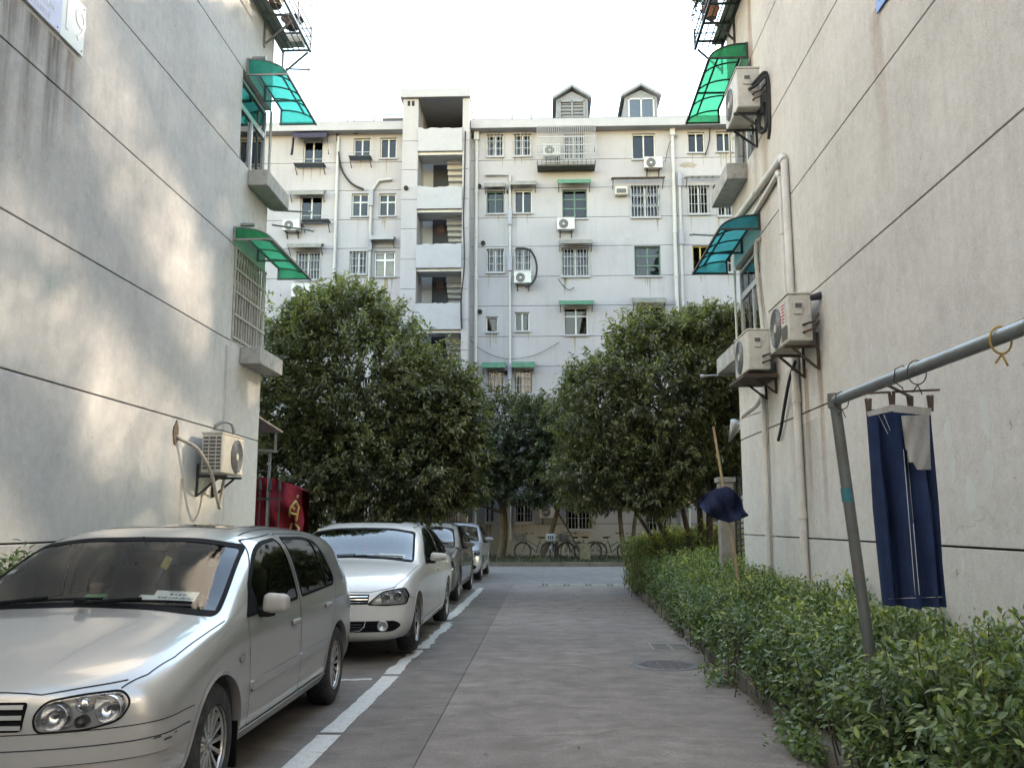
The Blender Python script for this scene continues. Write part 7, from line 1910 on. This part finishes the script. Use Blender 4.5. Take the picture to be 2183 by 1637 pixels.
# trousers: two legs of cloth hanging from one waist, each leg a closed fold
L_top, R_top = at(1849, 880, Y=TYc), at(1982, 872, Y=TYc); zt = (L_top.z + R_top.z) / 2; Lb, Rb = at(1893, 1290, Y=TYc), at(2010, 1284, Y=TYc); zb = Lb.z
e = empty('trousers', (L_top.x, TYc, zb), 'blue denim trousers with white seams hung inside out by the waist', 'trousers')
m = MB(); rows = 30; cols = 56; G = []
for i in range(rows + 1):
    t = i / rows; row = []
    xl = L_top.x + (Lb.x - L_top.x) * t; xr = R_top.x + (Rb.x - R_top.x) * t
    for j in range(cols + 1):
        a = 2 * math.pi * j / cols; c, s = math.cos(a), math.sin(a)
        xm, hw = (xl + xr) / 2, (xr - xl) / 2
        fold = (.004 + .030 * min(1, t * 2)) * math.sin(4 * a + 1.1 + .5 * t) + (.003 + .020 * min(1, t * 2)) * math.sin(9 * a + .5 - .6 * t) + .006 * math.sin(17 * a + 3 * t)
        x = xm + (hw + fold * .3) * c; y = TYc + (.085 + fold * 2.7) * s - .05 * t * math.exp(-((c - .05) / .18) ** 2) * (-1 if s < 0 else 1)
        z = zt + (zb - zt) * t + .012 * (c if t < .1 else 0) * 0 + .004 * math.sin(4 * a)
        row.append((x, y, z))
    G.append(row)
m.sheet(G); m.build('legs', M_DENIM, e, True)
tb_ = BVHTree.FromPolygons([Vector(q) for r in G for q in r], [(i * (cols + 1) + j, i * (cols + 1) + j + 1, (i + 1) * (cols + 1) + j + 1, (i + 1) * (cols + 1) + j) for i in range(rows) for j in range(cols)])
def front(px, py, off=.004):
    p = at(px, py, Y=TYc - .5); o = Vector((0, 0, CAMH)); dd = (p - o).normalized(); h = tb_.ray_cast(o, dd)
    if h[0] is None: return at(px, py, Y=TYc - .08)
    return h[0] - dd * off
def seam(nm, pts, w, mat, off=.003):
    m = MB(); P_ = [front(*q, off) for q in pts]; m.tube(P_, w, 5); return m.build(nm, mat, e, True)
def lerp_pts(a, b, n=14): return [(a[0] + (b[0] - a[0]) * k / n, a[1] + (b[1] - a[1]) * k / n) for k in range(n + 1)]
seam('seam', lerp_pts((1926, 958), (1951, 1268)), .0014, M_STITCH); seam('seam', lerp_pts((1934, 966), (1960, 1268)), .0014, M_STITCH)
seam('hem', lerp_pts((1894, 1276), (2009, 1272)), .0014, M_STITCH); seam('seam', lerp_pts((1873, 885), (1893, 925), 6), .0014, M_STITCH); seam('seam', lerp_pts((1884, 884), (1898, 918), 6), .0014, M_STITCH)
def flat(px, py, off):
    u = (px - 1917) / 70.0
    return at(px, py, Y=TYc - .165 - off + .05 * u * u + .006 * math.sin(px * .21 + py * .05))
def clothpatch(nm, poly, mat, off, n=9):
    m = MB(); G2 = []
    for i in range(n + 1):
        t = i / n; r = []
        for j in range(n + 1):
            s = j / n
            (x0, y0), (x1, y1), (x2, y2), (x3, y3) = poly
            x = (x0 * (1 - s) + x1 * s) * (1 - t) + (x3 * (1 - s) + x2 * s) * t; y = (y0 * (1 - s) + y1 * s) * (1 - t) + (y3 * (1 - s) + y2 * s) * t
            r.append(flat(x, y, off))
        G2.append(r)
    m.sheet(G2); return m.build(nm, mat, e, True)
clothpatch('pocket', [(1921, 886), (1981, 884), (1983, 960), (1930, 955)], M_POCKET, .010); clothpatch('pocket', [(1930, 955), (1983, 960), (1985, 1001), (1955, 1001)], M_POCKET, .010)
clothpatch('waistband', [(1848, 878), (1902, 862), (1904, 876), (1850, 888)], M_WAIST, .008, 6); clothpatch('waistband', [(1902, 862), (1986, 870), (1984, 886), (1904, 878)], M_WAIST, .008, 6)
clothpatch('pocket_edge', [(1924, 888), (1940, 888), (1952, 985), (1938, 985)], M_WAIST, .014, 6)
# bamboo pole with a navy cloth
M_BAMB = plain('bamboo', (.42, .30, .17), .55, var=.15, dirt=(.22, .15, .08), dirt_amt=.5, vs=10)
a, b = at(1521, 910, Y=12.0), at(1573, 1225, Y=12.0); b = b + (b - a).normalized() * .9
e = empty('bamboo_pole', b, 'leaning bamboo pole stuck in the right hedge', 'pole')
n = 7; rr = random.Random(9)
for k in range(n): m = MB(); p, q = a.lerp(b, k / n), a.lerp(b, (k + 1) / n); r = .017 + .010 * k / n; m.tube([p, p.lerp(q, .06), p.lerp(q, .94), q], [r * 1.12, r * .94, r * .98, r * 1.12], 10); m.build('bamboo_joint', M_BAMB, e, True, 60)
s0 = a.lerp(b, .17); m = MB(); m.tube([s0, s0 + Vector((-.05, -.01, .12))], [.008, .004], 6); m.build('side_shoot', M_BAMB, e)
s0 = a.lerp(b, .36); m = MB(); m.tube([s0, s0 + Vector((.015, -.02, .24))], [.008, .005], 6); m.build('side_shoot', M_BAMB, e)
m = MB(); m.tube([a.lerp(b, .30), a.lerp(b, .312)], .028, 8); m.build('wire_tie', M_STEEL, e)
m = MB(); G = []
TOPE = [(1489, 1072), (1503, 1052), (1522, 1043), (1545, 1037), (1562, 1046), (1578, 1062), (1588, 1092)]; BOTE = [(1488, 1078), (1502, 1096), (1520, 1103), (1540, 1110), (1553, 1114), (1572, 1107), (1590, 1100)]
def along(E_, u): k = min(len(E_) - 2, int(u * (len(E_) - 1))); f = u * (len(E_) - 1) - k; return E_[k][0] + (E_[k + 1][0] - E_[k][0]) * f, E_[k][1] + (E_[k + 1][1] - E_[k][1]) * f
for j in range(17):
    v = j / 16; row = []
    for i in range(41):
        u = i / 40; (x0, y0), (x1, y1) = along(TOPE, u), along(BOTE, u); sag = 6 * math.sin(math.pi * v) * math.sin(math.pi * u)
        q = at(x0 + (x1 - x0) * v, y0 + (y1 - y0) * v + sag * .3, Y=11.93)
        d_ = .09 * math.sin(u * 9 + v * 3.5) * (.3 + v) + .045 * math.sin(u * 21 - v * 5) - .08 * math.exp(-((u - .55 - .1 * (1 - v)) / .12) ** 2)
        row.append((q.x, 11.90 + d_, q.z))
    G.append(row)
m.sheet(G); o = m.build('cloth_sheet', M_NAVY, None, True); so = o.modifiers.new('s', 'SOLIDIFY'); so.thickness = .006; tag(o, 'navy cloth draped over the bamboo pole', 'cloth')
o.name = 'draped_cloth'
# gate pillar, lattice and things at the right corner
e = empty('gate_pillar', (2.80, 14.75, 0), 'square cement gate pillar beside the right block corner', 'pillar'); M_CEM = plain('old_cement', (.27, .255, .225), .95, var=.2, dirt=(.12, .11, .08), dirt_amt=.5, vs=4, bump=.4)
m = MB(); m.bx(2.70, 2.92, 14.6, 14.85, 0, 2.1); m.build('shaft', M_CEM, e, bevel=.015); m = MB(); m.bx(2.67, 2.95, 14.57, 14.88, 2.1, 2.18); m.build('cap', M_CEM, e, bevel=.01)
e = empty('iron_lattice', (3.05, 14.5, 0), 'dark iron lattice gate between the pillar and the right block', 'gate')
for k in range(22): z = .35 + k * .085; m = MB(); m.bar((2.925, 14.62, z), (3.16, 14.62, z + .05), .03, .02); m.build('lattice_bar', M_DKST, e)
for x in (2.935, 3.0, 3.08, 3.15): m = MB(); m.bar((x, 14.60, .1), (x, 14.60, 2.2), .022, .022, (0, 1, 0)); m.build('upright', M_DKST, e)
m = MB(); m.tube([(2.84, 14.4, 2.72), (2.92, 14.2, 3.0)], [.02, .10], 8); tag(m.build('lamp_hood', M_STEEL, None, True), 'small grey hood at the right block corner', 'lamp')
# fence, banner and canopy at the left corner
e = empty('iron_fence', (-4.6, 14.55, 0), 'black spear topped iron fence at the left block corner', 'fence')
for k in range(8):
    x = -5.3 + k * .155; m = MB(); m.tube([(x, 14.55, 0), (x, 14.55, 1.98)], .012, 6); m.build('bar', M_DKST, e)
    m = MB(); m.tube([(x, 14.55, 1.96), (x, 14.55, 2.0), (x, 14.55, 2.06), (x, 14.55, 2.2)], [.012, .035, .03, .002], 6); m.build('spear', M_DKST, e)
for z in (.3, 1.85): m = MB(); m.bar((-5.35, 14.55, z), (-4.2, 14.55, z), .04, .03); m.build('rail', M_DKST, e)
e = empty('door_canopy', (-4.5, 14.3, 2.7), 'small grey tin canopy over a side door beyond the left corner', 'canopy')
m = MB(); m.add([(-5.2, 14.0, 3.12), (-4.44, 14.0, 3.12), (-4.22, 14.62, 2.93), (-5.2, 14.62, 2.93), (-5.2, 14.0, 3.09), (-4.44, 14.0, 3.09), (-4.22, 14.62, 2.90), (-5.2, 14.62, 2.90)], [(0, 1, 2, 3), (4, 5, 6, 7), (0, 1, 5, 4), (1, 2, 6, 5), (2, 3, 7, 6)]); m.build('roof_sheet', M_STEEL, e)
for a, b, nm in (((-4.32, 14.6, 2.93), (-4.32, 14.6, 2.62), 'post'), ((-5.0, 14.6, 2.66), (-4.28, 14.6, 2.60), 'rail'), ((-5.0, 14.6, 2.93), (-4.25, 14.6, 2.92), 'rail')): m = MB(); m.bar(a, b, .035, .035); m.build(nm, M_STEEL, e)
e = empty('standing_pipe', (-4.42, 14.6, 0), 'thin dark upright pipe in front of the red banner', 'pipe'); m = MB(); m.tube([(-4.43, 14.6, .0), (-4.40, 14.6, 2.58)], .022, 8); m.build('run', M_GALVD, e, True); m = MB(); m.tube([(-4.414, 14.6, 2.38), (-4.413, 14.6, 2.42)], .03, 8); m.build('collar', M_GALV, e, True)
e = empty('red_banner', (-4.4, 15.0, 0), 'crumpled red banner with yellow characters draped over a frame', 'banner')
M_RBAN = m_cloth('banner_red', (.17, .014, .022)); M_YBAN = plain('banner_yellow', (.36, .27, .09), .7)
m = MB(); G = []
def ban(u, v, o=0):  # u along, v down: drapes over a rounded top
    x = -4.95 + .98 * u + .10 * v * u; zt_ = 2.18 - .06 * (u - .55) ** 2 * 6 - (.22 * max(0, u - .80) ** 1 * 2)
    z = zt_ - 1.55 * v + .05 * math.sin(u * 6) * (1 - v); y = 15.02 - .16 * min(1, v * 4) - .11 * math.sin(u * 9 + v * 7) * min(1, v * 3 + .2) - .08 * math.sin(u * 19 - v * 11 + 1) - .05 * math.sin(v * 17 + u * 5)
    return Vector((x, y - o, z))
m.sheet([[ban(i / 24, j / 20) for i in range(25)] for j in range(21)]); m.build('cloth', M_RBAN, e, True)
m = MB(); m.sheet([[ban(i / 24, 0), ban(i / 24, 0) + Vector((0, .45, -.02)), ban(i / 24, 0) + Vector((0, .5, -1.5))] for i in range(25)]); m.build('cloth_back', M_RBAN, e, True)
for st in ([(.915, .085), (.91, .115)], [(.905, .15), (.80, .36)], [(.905, .15), (.945, .20)], [(.945, .20), (.90, .37)], [(.835, .30), (.915, .29)], [(.865, .22), (.90, .24)], [(.80, .42), (.70, .68)], [(.74, .56), (.90, .53)], [(.95, .42), (.86, .68)], [(.88, .40), (.95, .42)], [(.70, .66), (.80, .70)]):
    (u0, v0), (u1, v1) = st; m = MB(); P_ = [ban(u0 + (u1 - u0) * k / 5, v0 + (v1 - v0) * k / 5, .008) for k in range(6)]; m.tube(P_, .020, 6); m.build('stroke', M_YBAN, e, True)
# stone stump and crate by the bicycles
e = empty('stone_block', (1.5, 35.0, .1), 'square mossy stone block standing among the bicycles', 'stone block'); m = MB(); m.bx(1.22, 1.62, 34.8, 35.2, .08, .72); m.build('block', plain('mossy_stone', (.20, .19, .13), .95, var=.3, dirt=(.08, .10, .03), dirt_amt=.6, vs=5), e, bevel=.02); m = MB(); m.bx(1.14, 1.70, 34.72, 35.28, .07, .12); m.build('plinth', M_CEM, e)
# bicycles
M_BFR = plain('bike_black', (.02, .02, .022), .4, .3); M_BCH = plain('bike_chrome', (.16, .155, .15), .35, .8, dirt=(.15, .09, .05), dirt_amt=.5); M_BSK = plain('basket', (.05, .05, .055), .6); M_BWH = plain('bike_box', (.22, .27, .29), .6)
def bicycle(label, x, y, rz, frame=M_BFR, basket=True, box=False, steer=0.0):
    e = empty('bicycle', (x, y, .10), label, 'bicycle', 'bicycles by the far wall', rz=rz)
    def B(mm, nm, mt, par=None, sm=True): return mm.build(nm, mt, par or e, sm, 50, world=False)
    R = .33
    for wx in (-.53, .53):
        w = empty('wheel'); w.parent = e; w.location = (wx, 0, R)
        m = MB(); m.tube([(math.cos(a) * R, 0, math.sin(a) * R) for a in [k * math.pi / 14 for k in range(29)]], .028, 6, False); B(m, 'tyre', M_RUB, w)
        m = MB(); m.tube([(math.cos(a) * (R - .03), 0, math.sin(a) * (R - .03)) for a in [k * math.pi / 12 for k in range(25)]], .010, 5, False)
        for k in range(12): a = k * math.pi / 6; m.tube([(0, .02 * (-1) ** k, 0), (math.cos(a) * (R - .03), 0, math.sin(a) * (R - .03))], .0025, 3, False)
        m.tube([(0, -.04, 0), (0, .04, 0)], .02, 8); tag(B(m, 'rim_and_spokes', M_BCH, w), kind='stuff')
        m = MB(); m.sheet([[(math.cos(a) * (R + .03), s * .028, math.sin(a) * (R + .03)) for a in [math.radians(20 + k * 14) for k in range(11)]] for s in (-1, 1)]); B(m, 'mudguard', frame, w)
    bb, st, hd, fo = (.0, 0, .29), (-.16, 0, .74), (.40, 0, .78), (.53, 0, R)
    m = MB(); m.tube([bb, st], .016, 8); m.tube([(.41, 0, .70), bb], .018, 8); m.tube([(.40, 0, .76), (-.10, 0, .50)], .014, 8); m.tube([(-.53, 0, R), bb], .011, 6); m.tube([(-.53, 0, R), (-.14, 0, .68)], .010, 6); m.tube([hd, (.43, 0, .60), fo], .015, 8); B(m, 'frame', frame)
    m = MB(); m.tube([st, (-.18, 0, .84)], .013, 8); B(m, 'seat_post', M_BCH)
    m = MB(); m.add([(-.34, -.09, .86), (-.34, .09, .86), (-.20, .085, .87), (-.20, -.085, .87), (-.02, .02, .86), (-.02, -.02, .86), (-.32, -.06, .81), (-.32, .06, .81), (-.18, .05, .81), (-.18, -.05, .81)], [(0, 1, 2, 3), (3, 2, 4, 5), (6, 7, 8, 9), (0, 1, 7, 6), (1, 2, 8, 7), (0, 3, 9, 6), (2, 4, 8), (3, 5, 9), (4, 5, 9, 8)]); B(m, 'saddle', M_TRIM)
    m = MB(); m.tube([hd, (.38, 0, .95)], .012, 8); m.tube([(.22, -.28, 1.0), (.34, -.24, 1.0), (.40, -.10, .97), (.40, .10, .97), (.34, .24, 1.0), (.22, .28, 1.0)], .012, 8); B(m, 'handlebar', M_BCH)
    for s in (-1, 1): m = MB(); m.tube([(.20, s * .285, 1.0), (.30, s * .26, 1.0)], .017, 8); B(m, 'grip', M_TRIM)
    m = MB(); m.tube([(0, -.12, .29), (0, .12, .29)], .012, 6); m.tube([(0, .10, .29), (.12, .10, .18)], .010, 6); m.tube([(0, -.10, .29), (-.12, -.10, .40)], .010, 6); m.box((.12, .15, .18), (.08, .09, .02)); m.box((-.12, -.15, .40), (.08, .09, .02)); B(m, 'crank', M_BCH, None, False)
    m = MB()
    for s in (-.05, 0, .05): m.bar((-.20, s, .72), (-.72, s, .70), .010, .010)
    m.tube([(-.53, .05, R), (-.62, .05, .70)], .007, 5); m.tube([(-.53, -.05, R), (-.62, -.05, .70)], .007, 5); m.bar((-.70, -.07, .70), (-.70, .07, .70), .012, .012); B(m, 'rear_rack', M_BCH, None, False)
    m = MB(); m.tube([(-.45, .06, R), (-.38, .10, .02)], .010, 6); B(m, 'kickstand', M_BCH)
    if basket:
        m = MB(); x0, x1, z0, z1 = .46, .80, .70, .96
        def P_(u, v, z): q = .72 + .28 * (z - z0) / (z1 - z0); return ((x0 + x1) / 2 + (u - .5) * (x1 - x0) * q, (v - .5) * .36 * q, z)
        for z in (z0, z0 + .09, z0 + .18, z1): m.tube([P_(0, 0, z), P_(1, 0, z), P_(1, 1, z), P_(0, 1, z), P_(0, 0, z)], .007, 4, False)
        for k in range(7):
            for (a, b) in (((k / 6, 0), (k / 6, 0)), ((k / 6, 1), (k / 6, 1)), ((0, k / 6), (0, k / 6)), ((1, k / 6), (1, k / 6))): m.bar(P_(*a, z0), P_(*b, z1), .008, .008)
        m.add([P_(0, 0, z0), P_(1, 0, z0), P_(1, 1, z0), P_(0, 1, z0)], [(0, 1, 2, 3)])
        tag(B(m, 'basket', M_BSK, None, False), kind='stuff')
    if box:
        rbox('basket_box', (.30, .32, .26), .03, M_BWH, e, (.64, 0, .86)); 
        for s in (-1, 0, 1): rbox('box_slot', (.02, .03, .14), .005, M_TRIM, e, (.794, s * .08, .86))
    return e
R_D = math.radians
bicycle('bicycle with a black basket at the left end of the row, before the leaning trunk', -.40, 35.0, R_D(160)); bicycle('bicycle with a pale plastic front box facing the lane', .28, 34.9, R_D(-100), M_BCH, False, True); bicycle('bicycle with a black basket right of the pale boxed one', .95, 35.0, R_D(-120)); bicycle('fourth bicycle with a black basket beside the stone block', 1.25, 35.6, R_D(195))
bicycle('bicycle without a basket, saddle towards the stone block', 2.45, 35.3, R_D(8), M_BFR, False); bicycle('last bicycle half hidden by the right shrub', 3.2, 35.0, R_D(-80), M_BFR, False)
